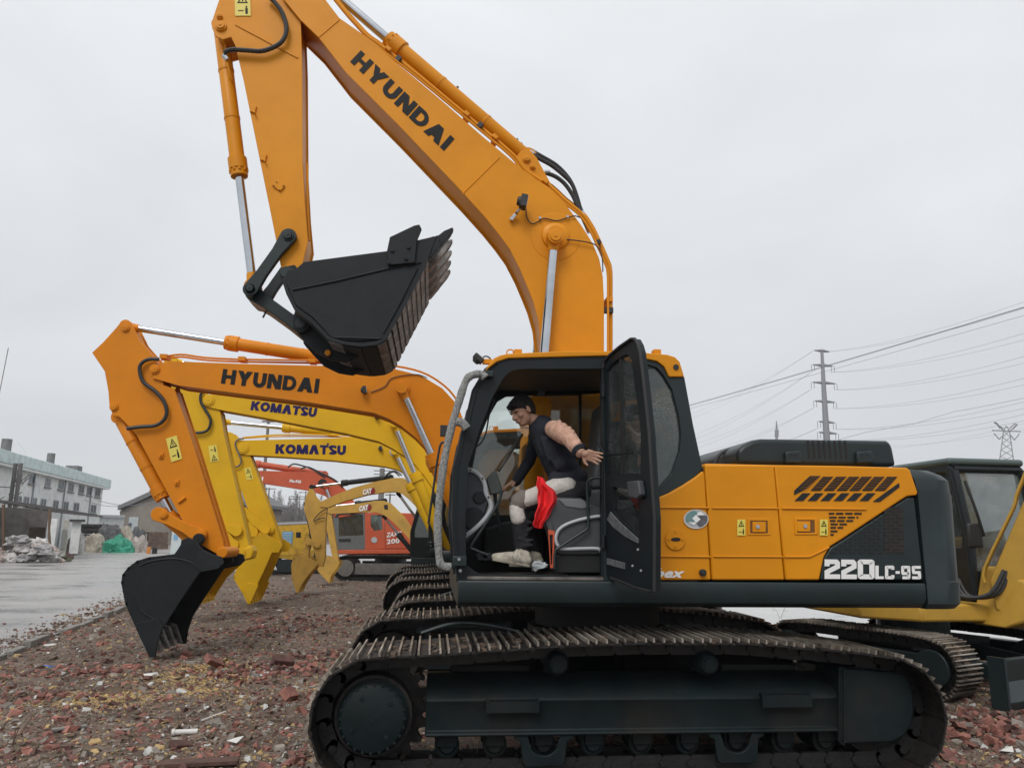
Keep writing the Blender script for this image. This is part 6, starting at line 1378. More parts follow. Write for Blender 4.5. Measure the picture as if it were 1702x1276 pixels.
class Blob:
    def __init__(s): s.V = []; s.F = []; s.n = 0
    def ell(s, c, r_, M=None, seg=20):
        v, f = SPH[seg]; v = v*(np.array(r_) if isinstance(r_, (tuple, list)) else r_)
        if M is not None: v = v @ np.array(M.to_3x3()).T
        s.V.append(v+np.array(c)); b_ = s.n; s.F += [tuple(i+b_ for i in q) for q in f]; s.n += len(v); return s
    def limb(s, pts, rs, flat=1.0):
        pts = [Vector(p) for p in pts]
        for i in range(len(pts)-1):
            a, b_ = pts[i], pts[i+1]; n = max(2, int((b_-a).length/(min(rs[i], rs[i+1])*.35)))
            for k in range(n+1): t = k/n; s.ell(a.lerp(b_, t), rs[i]*(1-t)+rs[i+1]*t, seg=12)
        return s
    def build(s, name, m, parent, vox=.008, smooth=3):
        me = bpy.data.meshes.new(name); me.from_pydata(np.concatenate(s.V).tolist(), [], s.F); me.materials.append(m); o = bpy.data.objects.new(name, me); COL.objects.link(o)
        if parent is not None:
            o.parent = parent
            if parent.name in INV and parent.type == 'EMPTY': o.matrix_parent_inverse = INV[parent.name]
        r_ = o.modifiers.new('r', 'REMESH'); r_.mode = 'VOXEL'; r_.voxel_size = vox; r_.use_smooth_shade = True
        if smooth: q = o.modifiers.new('s', 'SMOOTH'); q.factor = .6; q.iterations = smooth
        return o
P_ = at
hip = P_(948, 812, -.96); root = E('person', (hip.x, hip.y, zfl), 'man in dark vest with peach sleeves sitting in the nearest excavator, leaning forward', 'person')
sp1, sp2, sp3 = P_(936, 782, -.97), P_(920, 748, -1.0), P_(905, 716, -1.0); nk = P_(890, 701, -1.0); hd = P_(868, 684, -1.03)
shN, shF = P_(921, 713, -1.15), P_(893, 722, -.82); elN = P_(946, 728, -1.36); wrN = P_(965, 752, -1.50)
elF, wrF = P_(880, 765, -.72), P_(858, 800, -.70)
hipN, hipF = P_(945, 822, -1.07), P_(948, 822, -.85); knN, knF = P_(862, 836, -1.10), P_(876, 828, -.84); anN, anF = P_(868, 916, -1.08), P_(884, 912, -.86)
f_ = Vector((-.80, -.46, -.42)).normalized(); up_ = (Vector((-.42, 0, .9))-f_*Vector((-.42, 0, .9)).dot(f_)).normalized(); rt_ = f_.cross(up_)
HMx = Matrix((f_, rt_, up_)).transposed()      # columns: forward, right, up
def H(x, y, z): return hd+HMx @ Vector((x, y, z))
B = Blob()
B.ell(H(-.012, 0, .028), (.098, .076, .092), HMx); B.ell(H(.022, 0, -.03), (.068, .060, .085), HMx); B.ell(H(.038, 0, -.085), (.042, .040, .030), HMx)
B.ell(H(.010, 0, -.060), (.060, .056, .050), HMx)
B.limb([H(.085, 0, .012), H(.103, 0, -.018), H(.108, 0, -.028)], [.010, .013, .015]); B.ell(H(.093, .014, -.033), (.012, .009, .009), HMx); B.ell(H(.093, -.014, -.033), (.012, .009, .009), HMx)
B.ell(H(.086, 0, -.055), (.012, .024, .007), HMx); B.ell(H(.083, 0, -.066), (.012, .021, .008), HMx)
for s in (-1, 1): B.ell(H(-.010, s*.078, -.008), (.020, .010, .032), HMx); B.ell(H(.078, s*.030, .024), (.018, .026, .010), HMx); B.ell(H(.062, s*.045, -.025), (.022, .020, .022), HMx)
B.limb([H(-.03, 0, -.06), nk, P_(902, 714, -1.0)], [.055, .056, .066])
B.limb([sp3, sp2, sp1, hip], [.10, .115, .11, .12]); B.limb([shN, sp3, shF], [.055, .09, .055])
B.limb([shN, elN, wrN], [.050, .040, .027]); B.limb([shF, elF, wrF], [.050, .040, .027])
B.limb([hipN, knN, anN], [.085, .056, .036]); B.limb([hipF, knF, anF], [.085, .056, .036])
# near hand: palm with five separate bent fingers
def hand(B, w_, dirv, palm_n, s=1.0, curl=.25, thumb=1):
    d = dirv.normalized(); n = (palm_n-d*palm_n.dot(d)).normalized(); a = d.cross(n)
    B.limb([w_, w_+d*.035*s], [.025*s, .028*s])
    for k in range(-2, 3): B.ell(w_+d*.055*s+a*.013*s*k, (.017*s, .017*s, .017*s)); B.ell(w_+d*.075*s+a*.016*s*k*.95, (.013*s, .013*s, .013*s))
    L4 = (.062, .078, .083, .074)
    for k in range(4):
        off = a*(-.030+.020*k)*s; base = w_+d*.085*s+off; L_ = L4[k]*s; dd = (d+a*(-.16+.11*k)).normalized()
        p1 = base+dd*L_*.42; d2 = (dd-n*curl).normalized(); p2 = p1+d2*L_*.32; d3 = (d2-n*curl*1.4).normalized(); p3 = p2+d3*L_*.26
        B.limb([base, p1, p2, p3], [.0095*s, .009*s, .0085*s, .007*s])
    tb = w_+d*.03*s+a*.026*s*thumb; p1 = tb+(d*.5+a*.8*thumb-n*.2).normalized()*.035*s; p2 = p1+(d*.85+a*.45*thumb-n*.2).normalized()*.030*s
    B.limb([tb, p1, p2], [.014*s, .011*s, .009*s])
hand(B, wrN, Vector((.10, -.035, -.035)), Vector((.15, 1, .25)), 1.05, .22, -1)
hand(B, wrF, Vector((-.08, -.02, -.04)), Vector((0, 0, 1)), 1.0, .5, -1)
body = B.build('body', SKIN, root, .0055, 2)
# hair
B = Blob(); B.ell(H(-.020, 0, .050), (.106, .085, .090), HMx); B.ell(H(-.055, 0, .010), (.070, .080, .085), HMx); B.ell(H(-.065, 0, -.035), (.042, .062, .045), HMx)
for i in range(46):
    y = random.uniform(-.065, .065); B.limb([H(random.uniform(.02, .06), y, .105-abs(y)*.4), H(.080+random.uniform(-.012, .02), y*1.08, .074+random.uniform(-.022, .02))], [.015, .006])
for i in range(40):
    a = random.uniform(0, 6.28); t = random.uniform(.2, 1); B.limb([H(-.02+.09*t*math.cos(a), .07*t*math.sin(a), .115-.05*t), H(-.02+.11*t*math.cos(a)+.015, .085*t*math.sin(a), .140-.06*t)], [.014, .005])
for s in (-1, 1): B.limb([H(.015, s*.076, .04), H(.010, s*.077, .005)], [.012, .008])
B.build('hair', HAIR, body, .006, 1)
for s in (-1, 1):
    b = MB(); b.tube([H(.088, s*.016, .036), H(.090, s*.034, .043), H(.076, s*.052, .036)], [.004, .0055, .003], 6, smooth_path=3); b.build('eyebrow', HAIR, body, smooth=True)
    b = MB(); b.tube([H(.086, s*.018, .012), H(.088, s*.032, .013), H(.078, s*.046, .010)], [.002, .004, .002], 6, smooth_path=3); b.build('eye', BLACK, body, smooth=True)
b = MB(); b.tube([H(.094, -.022, -.0605), H(.099, 0, -.061), H(.094, .022, -.0605)], .0022, 5, smooth_path=3); b.build('mouth', mat('lips', (.25, .09, .07), .5), body)
# clothes
B = Blob(); B.limb([P_(901, 712, -1.0), sp2, sp1, P_(944, 800, -.97)], [.112, .142, .140, .148]); B.limb([P_(917, 714, -1.12), P_(905, 714, -1.0), P_(895, 722, -.86)], [.068, .10, .07]); B.limb([P_(928, 800, -1.06), P_(955, 792, -1.05)], [.09, .09]); B.limb([P_(935, 770, -1.1), P_(965, 790, -1.02)], [.07, .06])
for i in range(14):
    a = P_(915+random.uniform(-14, 16), 740+random.uniform(-14, 10), -1.12); B.limb([a, a+Vector((random.uniform(.02, .08), random.uniform(-.01, .01), -random.uniform(.08, .16)))], [.018, .012])
B.build('vest', VEST, body, .009, 3)
B = Blob(); B.limb([P_(920, 713, -1.15), P_(934, 722, -1.27), elN, P_(956, 741, -1.44), P_(963, 750, -1.49)], [.072, .072, .066, .058, .048])
for i in range(11):
    t = .12+i*.082; c = shN.lerp(elN, t*1.7) if t < .588 else elN.lerp(wrN, (t-.588)*2.45); r_ = (.083-.030*t)*random.uniform(.94, 1.07); B.ell(c+Vector((random.uniform(-.008, .008), random.uniform(-.004, .004), random.uniform(-.006, .010))), (r_*.42, r_, r_), Matrix.Rotation(R(random.uniform(5, 40)), 3, 'Y'))
sl_ = B.build('sleeve', SLEEVE, body, .006, 1)
b = MB(); 
for t, r_ in ():
    c = shN.lerp(elN, t); d = (elN-shN).normalized(); b.tube([c-d*.012, c+d*.012], r_, 18)
for t, r_ in ((.90, .062), (.98, .055)):
    c = elN.lerp(wrN, t); d = (wrN-elN).normalized(); b.tube([c-d*.011, c+d*.011], r_, 18)
b.build_each('sleeve_band', VEST, sl_, smooth=True)
B = Blob(); B.limb([shF, elF, wrF], [.062, .052, .042]); B.build('sleeve', VEST, body, .009, 2)
B = Blob(); B.limb([P_(955, 815, -1.04), hipN, P_(905, 826, -1.10), knN], [.115, .108, .094, .078]); B.limb([hipF, P_(905, 824, -.84), knF], [.105, .088, .074]); B.ell(P_(958, 818, -.95), (.13, .17, .10))
B.limb([knN, P_(864, 868, -1.10), anN, P_(870, 924, -1.08)], [.074, .070, .058, .062]); B.limb([knF, P_(882, 862, -.85), anF, P_(886, 920, -.86)], [.074, .068, .056, .058])
for i in range(10):
    a = P_(866+random.uniform(-5, 8), 870+random.uniform(-10, 40), -1.14); B.limb([a, a+Vector((.06, 0, random.uniform(-.03, .03)))], [.014, .014])
tr_ = B.build('trousers', PANTD, body, .009, 3)
B = Blob(); B.limb([P_(942, 808, -1.09), P_(924, 812, -1.11), P_(905, 820, -1.125), P_(884, 827, -1.13), P_(872, 831, -1.125)], [.086, .084, .080, .074, .070])
B.limb([P_(860, 842, -1.115), P_(860, 852, -1.12), P_(862, 861, -1.12)], [.067, .066, .064])
B.build('trouser_stripe', PANTW, tr_, .007, 4)
B = Blob(); B.limb([P_(870, 830, -1.115), P_(864, 835, -1.11), P_(861, 840, -1.11)], [.079, .081, .073]); B.build('knee_patch', mat('grey_cloth', (.17, .145, .13), .9, bump=.4), tr_, .007, 4)
# shoes
def shoe(hx, hy, tx, ty, y, lab=None):
    h, t = P_(hx, hy, y), P_(tx, ty, y); d = (t-h); L_ = d.length; d.normalize(); n = Vector((-d.z, 0, d.x)); n = n if n.z > 0 else -n; S = Matrix((d, Vector((0, 1, 0)), n)).transposed()
    B = Blob(); Q = lambda a, z, w=0: h+d*a*L_+n*z+Vector((0, w, 0))
    B.limb([Q(.08, .045), Q(.3, .050), Q(.55, .042), Q(.8, .030), Q(.95, .026)], [.046, .050, .044, .036, .026]); B.limb([Q(.12, .075), Q(.3, .085)], [.042, .040])
    B.ell(Q(.70, .022), (.09, .048, .030), S)
    o = B.build('shoe', SHOE, body, .006, 2)
    b = MB(); P2 = []
    for a, w_ in ((-.03, .028), (.1, .044), (.35, .042), (.6, .050), (.85, .046), (1.0, .024)): P2.append(Q(a, -.006, -w_))
    P2 += [Q(a, -.006, w_) for a, w_ in ((1.0, .024), (.85, .046), (.6, .050), (.35, .042), (.1, .044), (-.03, .028))]
    b.prism(P2, n*.022); b.build('sole', mat('worn_sole', (.30, .27, .22), .8, var=.2), o, bevel=.005)
    b = MB()
    for a in (.38, .46, .54, .62): b.tube([Q(a, .088-(a-.38)*.10, -.030), Q(a+.01, .096-(a-.38)*.12, 0), Q(a, .088-(a-.38)*.10, .030)], .004, 5)
    b.tube([Q(.36, .10, -.01), Q(.33, .13, -.03), Q(.39, .115, -.04)], .004, 5); b.build_each('shoelace', RUBBER, o)
    b = MB(); b.tube([Q(.22, .02, -.048), Q(.36, .07, -.040)], .006, 5); b.tube([Q(.40, .015, -.048), Q(.50, .06, -.038)], .006, 5); b.build_each('shoe_stripe', mat('grey_stripe', (.2, .2, .19), .7), o)
shoe(878, 941, 818, 930, -1.12); shoe(898, 942, 846, 940, -.95)
b = MB(); # sock ankles are part of the shoes' tops
# red cloth lying over the thigh and hanging down
b = MB(); NU, NV = 22, 30; Lp = [(892, 791), (893, 806), (895, 826), (891, 850), (887, 868), (890, 877)]; Rp = [(901, 793), (911, 806), (926, 822), (922, 840), (909, 863), (901, 878)]
LL = spline([Vector((x, y, 0)) for x, y in Lp], 6); RR = spline([Vector((x, y, 0)) for x, y in Rp], 6)
vs = []
for j in range(len(LL)):
    for i in range(NU+1):
        u = i/NU; q = LL[j].lerp(RR[j], u); q = q+Vector((math.sin(j*.9)*1.1, 0, 0)); y = -1.285-.030*math.sin(u*8+j*.10+math.sin(j*.2))*min(1, j/8)-.012*math.sin(u*19+j*.35)*min(1, j/10)+.04*u*u-(.05*max(0, 1-j/6))*-1
        vs.append(at(q.x, q.y, y))
nU = NU+1; b.add(vs, [(j*nU+i, j*nU+i+1, (j+1)*nU+i+1, (j+1)*nU+i) for j in range(len(LL)-1) for i in range(NU)])
rc = b.build('red_cloth', REDC, None, smooth=True, ang=180); sdf = rc.modifiers.new('t', 'SOLIDIFY'); sdf.thickness = .006
tag(rc, 'bright red cloth draped over the seated man\'s thigh and hanging down', 'cloth')
# ------------------------------------------------------------------ far buildings, piles, poles, wires
STUC = mat('weathered_white_render', (.80, .80, .78), .85, col2=(.66, .68, .67), vscale=1.1, bump=.3, bscale=4, dirt=.35, dirtcol=(.28, .28, .27), detail=12)
PARA = mat('pale_blue_parapet', (.60, .70, .70), .8, var=.12, vscale=1.5, dirt=.3, dirtcol=(.25, .28, .28))
CHIM = mat('grey_chimney', (.16, .16, .16), .9, var=.2)
WINF = mat('window_frame_grey', (.30, .33, .35), .5); WING = mat('dusty_window_pane', (.10, .12, .13), .25, var=.3, vscale=3)
CORR = mat('corrugated_iron', (.055, .05, .048), .6, var=.3, vscale=3, dirt=.4, dirtcol=(.12, .07, .04))
def dirbuild():
    Pc = pt(158, 926, 80); az = math.atan((512-851)/FPX/math.cos(PITCH)); d = (HF*math.cos(az)+HR*math.sin(az)).normalized(); n = Vector((d.y, -d.x, 0))
    if n.dot(CAM-Pc) < 0: n = -n
    return Pc, d, n
Pc, wd, wn = dirbuild(); Pc.z = GZ
WB = E('white_building', Pc-wd*22, 'three storey white building with pale blue parapet on the far left', 'building')
zr_ = (onp(41, 778, Pc, wn).z+onp(150, 806, Pc, wn).z)/2; zp_ = (onp(41, 762, Pc, wn).z+onp(165, 792, Pc, wn).z)/2
def wq(s, z, o=0): return Pc-wd*s+wn*o+Vector((0, 0, z-GZ))
b = MB(); b.prism([wq(0, GZ), wq(48, GZ), wq(48, zr_), wq(0, zr_)], -wn*11); wall = b.build('wall', STUC, WB)
b = MB(); b.prism([wq(-1.0, zr_, .5), wq(48.5, zr_, .5), wq(48.5, zp_, .5), wq(-1.0, zp_, .5)], -wn*12.6); b.build('parapet', PARA, WB, bevel=.05)
b = MB(); b.prism([wq(-.9, zr_-.18, .45), wq(48.4, zr_-.18, .45), wq(48.4, zr_-.01, .45), wq(-.9, zr_-.01, .45)], -wn*12.0); b.build('eaves_slab', STUC, WB)
def dist_s(px):      # distance along the facade at this photo column
    d = ray(px, 880); d = Vector((d.x, d.y, 0)); n = Vector((-d.y, d.x, 0)); num = (Pc-CAM).dot(n); return num/wd.dot(n)
def fz(px, py): return onp(px, py, Pc, wn).z
fl = [(fz(41, 793)+fz(105, 808)+fz(140, 814.5))/3, (fz(50, 831)+fz(105, 841)+fz(152, 846))/3]
for k, cols in enumerate(((20, 41, 69, 92, 109, 127, 141, 155), (23, 37, 50, 66, 87, 104, 122, 151))):
    zc = fl[k]
    for px in cols:
        s_ = dist_s(px); w_ = abs(dist_s(px-4.6)-dist_s(px+4.6)); h_ = abs(fz(px, 800)-fz(px, 815.5)); fr_ = MB()
        t = .12*h_; O = [wq(s_+w_/2, zc-h_/2, .03), wq(s_-w_/2, zc-h_/2, .03), wq(s_-w_/2, zc+h_/2, .03), wq(s_+w_/2, zc+h_/2, .03)]; I = [wq(s_+w_/2-t, zc-h_/2+t, .03), wq(s_-w_/2+t, zc-h_/2+t, .03), wq(s_-w_/2+t, zc+h_/2-t, .03), wq(s_+w_/2-t, zc+h_/2-t, .03)]
        fr_.ring(O, I, -wn*.02); fr_.prism([wq(s_+.06, zc-h_/2+t*.8, .028), wq(s_-.06, zc-h_/2+t*.8, .028), wq(s_-.06, zc+h_/2-t*.8, .028), wq(s_+.06, zc+h_/2-t*.8, .028)], -wn*.015)
        f_o = fr_.build('window', WINF, WB); p_ = MB(); p_.prism([q-wn*.022 for q in I], wn*.008); p_.build('pane', WING, f_o)
        sl2 = MB(); sl2.prism([wq(s_+w_/2+.1, zc-h_/2-.1, .12), wq(s_-w_/2-.1, zc-h_/2-.1, .12), wq(s_-w_/2-.1, zc-h_/2, .12), wq(s_+w_/2+.1, zc-h_/2, .12)], -wn*.14); sl2.build('sill', CONC, f_o)
for px, hh_, w_ in ((41, 1.7, 1.2), (111, 1.7, 1.1), (148, 1.2, 1.1)):
    s_ = dist_s(px); b = MB(); c = wq(s_, zp_+hh_/2-.2, -2); b.cyl(c-Vector((0, 0, hh_/2)), c+Vector((0, 0, hh_/2)), w_*.30, n=14) if px != 148 else b.box(c, (w_, w_, hh_)); b.build('chimney', CHIM, WB)
b = MB()
for px in (45, 98, 143): s_ = dist_s(px); b.tube([wq(s_, GZ, .08), wq(s_, zr_, .08)], .06, 6)
b.build_each('drainpipe', WINF, WB)
# lean-to shed on the left
def bx(D, x0, y0, x1, y1, dep, m, name, parent, bevel=0):
    """box square to the line of sight through its middle, D metres off"""
    d = ray((x0+x1)/2, 890); d = Vector((d.x, d.y, 0)).normalized(); P0 = CAM+d*(D/d.dot(HF)); r_ = Vector((d.y, -d.x, 0))
    a = onp(x0, y1, P0, d); c = onp(x1, y0, P0, d); wv = r_*((c-a).dot(r_)); h = Vector((0, 0, c.z-a.z)); b = MB(); b.prism([a, a+wv, a+wv+h, a+h], d*dep); return b.build(name, m, parent, bevel=bevel)
def base(px, D): q = pt(px, 900, D); q.z = GZ; return q
LT = E('lean_to_shed', base(45, 46), 'open dark lean-to shed with corrugated roof beside the heap of sacks', 'shed')
a = pt(-40, 828, 44); c = pt(96, 851, 44); b = MB(); N_ = 60
for i in range(N_):
    t0, t1 = i/N_, (i+1)/N_; p0 = a.lerp(c, t0); p1 = a.lerp(c, t1); z_ = .05 if i % 2 else 0; b.add([p0+Vector((0, 0, z_)), p1+Vector((0, 0, .05-z_)), p1+HF*5+Vector((0, 0, -.15+.05-z_)), p0+HF*5+Vector((0, 0, -.15+z_))], [(0, 1, 2, 3)])
ro = b.build('roof', CORR, LT); md = ro.modifiers.new('t', 'SOLIDIFY'); md.thickness = .04
bx(49.8, -40, 845, 82, 935, .2, mat('dark_grey_brick', (.13, .12, .11), .9, var=.3, vscale=2), 'back_wall', LT)
b = MB(); 
for px, yt in ((3, 838), (80, 846)): q = pt(px, 945, 44); q.z = GZ; b.tube([q, pt(px+3, yt, 44)], .09, 8)
b.build_each('post', mat('rusty_post', (.14, .09, .06), .8), LT)
bx(46, 42, 876, 76, 925, .08, mat('rusty_gate', (.10, .07, .055), .8, var=.3, vscale=8), 'sheet_gate', LT)
GP = E('gate_pillar', base(88, 44), 'whitewashed gate pillar and hut wall right of the lean-to shed', 'wall')
bx(44, 76, 862, 96, 937, .8, STUC, 'pillar', GP, .02); bx(44.6, 98, 864, 116, 935, 3, mat('cream_wall', (.46, .45, .40), .85, var=.15, dirt=.3), 'hut_wall', GP, .02); bx(44.5, 100, 880, 111, 912, .06, mat('slat_shutter', (.2, .2, .19), .7), 'shutter', GP)
wb2 = E('low_hut', base(128, 52), 'low grey-white hut between the gate pillar and the stacked beams', 'hut'); bx(52, 114, 864, 136, 920, 4, STUC, 'wall', wb2); bx(51.8, 114, 863, 142, 866, 4.4, CORR, 'roof', wb2)
# warehouse with gable
WH = E('warehouse', base(260, 95), 'big grey-brown warehouse with a low pitched gable behind the yard', 'building')
WHM = mat('stained_warehouse_wall', (.25, .22, .19), .9, col2=(.17, .15, .13), vscale=.35, dirt=.4, dirtcol=(.10, .085, .07), detail=12)
D_ = 95; q = [pt(x, y, D_) for x, y in ((199, 930), (350, 930), (350, 835), (300, 805), (199, 849))]; q[0].z = q[1].z = GZ
b = MB(); b.prism(q, HF*30); b.build('wall', WHM, WH)
b = MB(); 
e0, e1, e2 = pt(195, 847, D_-.5), pt(300, 800, D_-.5), pt(360, 835, D_-.5); b.prism([e0, e1, e2, e2+Vector((0, 0, .5)), e1+Vector((0, 0, .5)), e0+Vector((0, 0, .5))], HF*31); b.build('roof', CHIM, WH)
SW = E('small_white_building', base(190, 84), 'small flat white building with a dark doorway in front of the warehouse', 'building')
bx(84, 157, 859, 207, 930, 6, STUC, 'wall', SW); bx(82, 207, 859, 230, 930, 5, mat('pale_blue_wall', (.55, .60, .61), .85, var=.1, dirt=.3, dirtcol=(.3, .32, .32)), 'wall', SW); bx(81.9, 213, 869, 219, 877, .1, WING, 'window', SW); bx(81.8, 209, 885, 216, 925, .1, WING, 'door', SW); bx(83.8, 157, 856, 208, 859.5, 6.4, LGREY, 'parapet', SW)
# stacked beams, one thing per bundle
DK = mat('tarred_beam', (.045, .040, .038), .85, var=.3, vscale=5); TN = mat('sawn_beam', (.30, .21, .12), .85, var=.25, vscale=5); GB = mat('weathered_beam', (.17, .155, .14), .85, var=.3, vscale=5)
for i, (x0_, y0_, x1_, y1_, m_, lab) in enumerate(((134, 871, 181, 887, DK, 'long black beam bundle at the top of the stack'), (134, 888, 180, 897, DK, 'black beam bundle in the middle of the stack'), (182, 872, 199, 880, GB, 'grey beam ends at the top right of the stack'), (182, 881, 199, 888, GB, 'grey beam ends second from the top of the stack'), (165, 889, 182, 897, TN, 'pale sawn beam ends at the bottom of the stack'), (183, 889, 200, 897, TN, 'tan beam ends at the bottom right of the stack'), (134, 898, 200, 906, DK, 'dark beam bundle on the ground under the stack'))):
    r_ = E('beam_bundle', base((x0_+x1_)/2, 66), lab, 'timber', 'beams stacked in front of the small white building')
    n = max(2, int((y1_-y0_)/4)); 
    for k in range(n):
        bx(66+random.uniform(-.1, .1), x0_+random.uniform(-.5, .5), y0_+(y1_-y0_)*k/n, x1_+random.uniform(-.5, .5), y0_+(y1_-y0_)*(k+1)/n-.35, 3, m_, 'beam', r_, .02)
# junk heap things covered with sheets
def lumpy(cx, cy, rx, ry, rz_, m, name, label, cat, grp=None, seed=0, amp=.35, base_z=GZ, fr=1.6, sub=4):
    bmm = bmesh.new(); bmesh.ops.create_icosphere(bmm, subdivisions=sub, radius=1); 
    for v in bmm.verts:
        c = v.co.copy(); k = 1+amp*noise.noise(c*fr+Vector((seed*7.1, 0, 0)))+amp*.5*noise.noise(c*fr*3+Vector((0, seed*3.3, 0)))+amp*.25*abs(noise.noise(c*fr*8))
        v.co = Vector((c.x*rx*k, c.y*ry*k, max(-.1, c.z*rz_*k)))
    rot_ = Matrix.Rotation(-YAW, 4, 'Z'); bmesh.ops.transform(bmm, matrix=Matrix.Translation((cx, cy, base_z)) @ rot_, verts=bmm.verts)
    me = bpy.data.meshes.new(name); bmm.to_mesh(me); bmm.free(); me.materials.append(m); o = bpy.data.objects.new(name, me); COL.objects.link(o); tag(o, label, cat, grp); return o
def lump(px, D, wpx, hpx, m, name, label, cat, grp=None, seed=0, **k):
    q = base(px, D); rx = wpx/2/FPX*D; rz_ = hpx/FPX*D; return lumpy(q.x, q.y, rx, rx*.7, rz_, m, name, label, cat, grp, seed, **k)
GREEN = mat('green_tarpaulin', (.02, .24, .15), .6, var=.15, vscale=3, bump=.6, bscale=5); CREAM = mat('cream_tarpaulin', (.42, .37, .30), .7, col2=(.28, .25, .21), vscale=2, bump=.7, bscale=5); DGREY = mat('dark_sheet', (.09, .09, .095), .7, var=.3, bump=.5, bscale=5)
PT = 'piles under sheets beside the road'
lump(197, 60, 48, 24, GREEN, 'tarpaulin_pile', 'pile covered by a bright green tarpaulin', 'pile', PT, 1)
lump(155, 60, 36, 30, CREAM, 'tarpaulin_pile', 'pile under a cream tarpaulin left of the green one', 'pile', PT, 2)
lump(180, 63, 40, 40, DGREY, 'tarpaulin_pile', 'dark sheeted pile behind the green one', 'pile', PT, 3)
lump(203, 64, 36, 38, CREAM, 'tarpaulin_pile', 'pale sheet topped pile behind and right of the green one', 'pile', PT, 4)
lump(232, 62, 26, 26, mat('beige_sheet', (.38, .33, .30), .7, var=.2, bump=.6, bscale=5), 'tarpaulin_pile', 'beige sheeted pile at the right end of the row', 'pile', PT, 5)
lump(228, 66, 30, 36, DGREY, 'tarpaulin_pile', 'grey roll-like pile behind the beige one', 'pile', PT, 6)
lump(122, 56, 22, 36, mat('dark_junk', (.06, .05, .045), .8, col2=(.14, .10, .08), vscale=4, bump=1, bscale=8), 'junk_pile', 'dark junk pile left of the cream tarpaulin', 'pile', None, 7)
lump(134, 55, 12, 34, mat('white_sheet', (.55, .54, .52), .7, var=.2), 'sack', 'upright pale sack standing left of the cream tarpaulin', 'sack', None, 8)
lump(112, 47, 26, 8, mat('pinkish_litter', (.22, .08, .09), .8, col2=(.2, .18, .16), vscale=9), 'litter_pile', 'low pinkish litter strewn in front of the hut', 'litter', None, 9)
lump(98, 42, 34, 11, mat('dry_brush', (.10, .10, .05), .9, col2=(.05, .055, .03), vscale=12, bump=1, bscale=20), 'brush_pile', 'low green-brown brush at the foot of the sack heap', 'weeds', None, 10, amp=.9, fr=3)
# heap of white sacks: each sack its own thing
SACK = [mat('sack_white', (.50, .48, .46), .75, var=.15, vscale=3, bump=.8, bscale=7), mat('sack_grey', (.30, .29, .29), .75, var=.2, vscale=3, bump=.8, bscale=7), mat('sack_pinkish', (.42, .34, .31), .75, var=.2, vscale=3, bump=.8, bscale=7)]
def sacklabel(c, lx, z, ly):
    col = ('whitish', 'grey', 'pinkish')[c]; hz = 'left end' if lx < -.6 else 'left half' if lx < -.15 else 'middle' if lx < .2 else 'right half' if lx < .6 else 'right end'
    vz = 'low' if z < .35 else 'halfway up' if z < .95 else 'near the top'; t = '%s crumpled sack %s at the %s of the heap' % (col, vz, hz)
    k = SEEN.get(t, 0); SEEN[t] = k+1; return t if not k else t+(', lying further back', ', half buried', ', squeezed under others')[(k-1) % 3]
random.seed(21); hc = base(38, 40)
SEEN = {}
for i in range(27):
    t = random.random(); lx = random.uniform(-1, 1); ly = random.uniform(-.5, .5); hmax = 1.2*(1-abs(lx)**1.6); z = random.uniform(0, max(.05, hmax)); 
    q = hc+HR*lx*1.9+HF*ly*1.2*(1-z/2.2); s_ = random.uniform(.26, .42)
    o = lumpy(q.x, q.y, s_*random.uniform(.9, 1.4), s_, s_*random.uniform(.7, 1.1), SACK[i % 3], 'sack', sacklabel(i % 3, lx, z, ly), 'sack', ('white', 'grey', 'pink')[i % 3]+' sacks in the heap', 30+i, amp=.75, base_z=GZ+z, fr=1.9, sub=3)
# forklift-like frame, boxes, booth
FK = E('forklift', base(230, 72), 'dark forklift standing in front of the warehouse', 'forklift'); 
b = MB(); p0 = pt(222, 915, 72)
for px in (216, 224, 238, 245): q = base(px, 72); b.tube([q, Vector((q.x, q.y, pt(px, 884, 72).z))], .07, 6)
b.tube([pt(216, 885, 72), pt(245, 885, 72)], .08, 6); b.build('mast_and_guard', DK, FK); bx(71.5, 222, 903, 240, 922, 2, DK, 'body', FK, .05)
for px in (225, 238): q = base(px, 71.4); b = MB(); b.cyl((q.x, q.y, GZ+.35), (q.x, q.y+.3, GZ+.35), .35, n=18); b.build('wheel', RUBBER, FK)
bk_r = E('brick_stack', base(262, 74), 'dark stack of bricks on pallets by the warehouse wall', 'bricks'); 
for r0_, y0_ in enumerate((884, 894, 904, 914)): bx(74+.2*r0_*0, 245+random.uniform(-1, 1), y0_, 280, y0_+9, 2, mat('stacked_brick', (.13, .085, .065), .9, var=.4, vscale=4), 'layer', bk_r, .03)
ob = bx(58, 243, 909, 251, 921, .6, mat('orange_tin', (.60, .22, .04), .5), 'tin_box', None, .02); tag(ob, 'small orange tin box at the right of the piles', 'box')
ob = bx(58, 252, 910, 262, 922, .6, BLACK, 'crate', None, .02); tag(ob, 'small black crate right of the orange tin box', 'crate')
KB = E('site_booth', base(292, 50), 'pale site booth partly hidden by the second machine\'s arm and bucket', 'booth'); bx(50, 281, 878, 303, 935, 2, mat('pale_panel', (.56, .62, .62), .6, var=.05), 'wall', KB, .03); bx(49.98, 288, 888, 296, 897, .02, mat('sky_blue_print', (.2, .4, .6), .5), 'notice', KB)
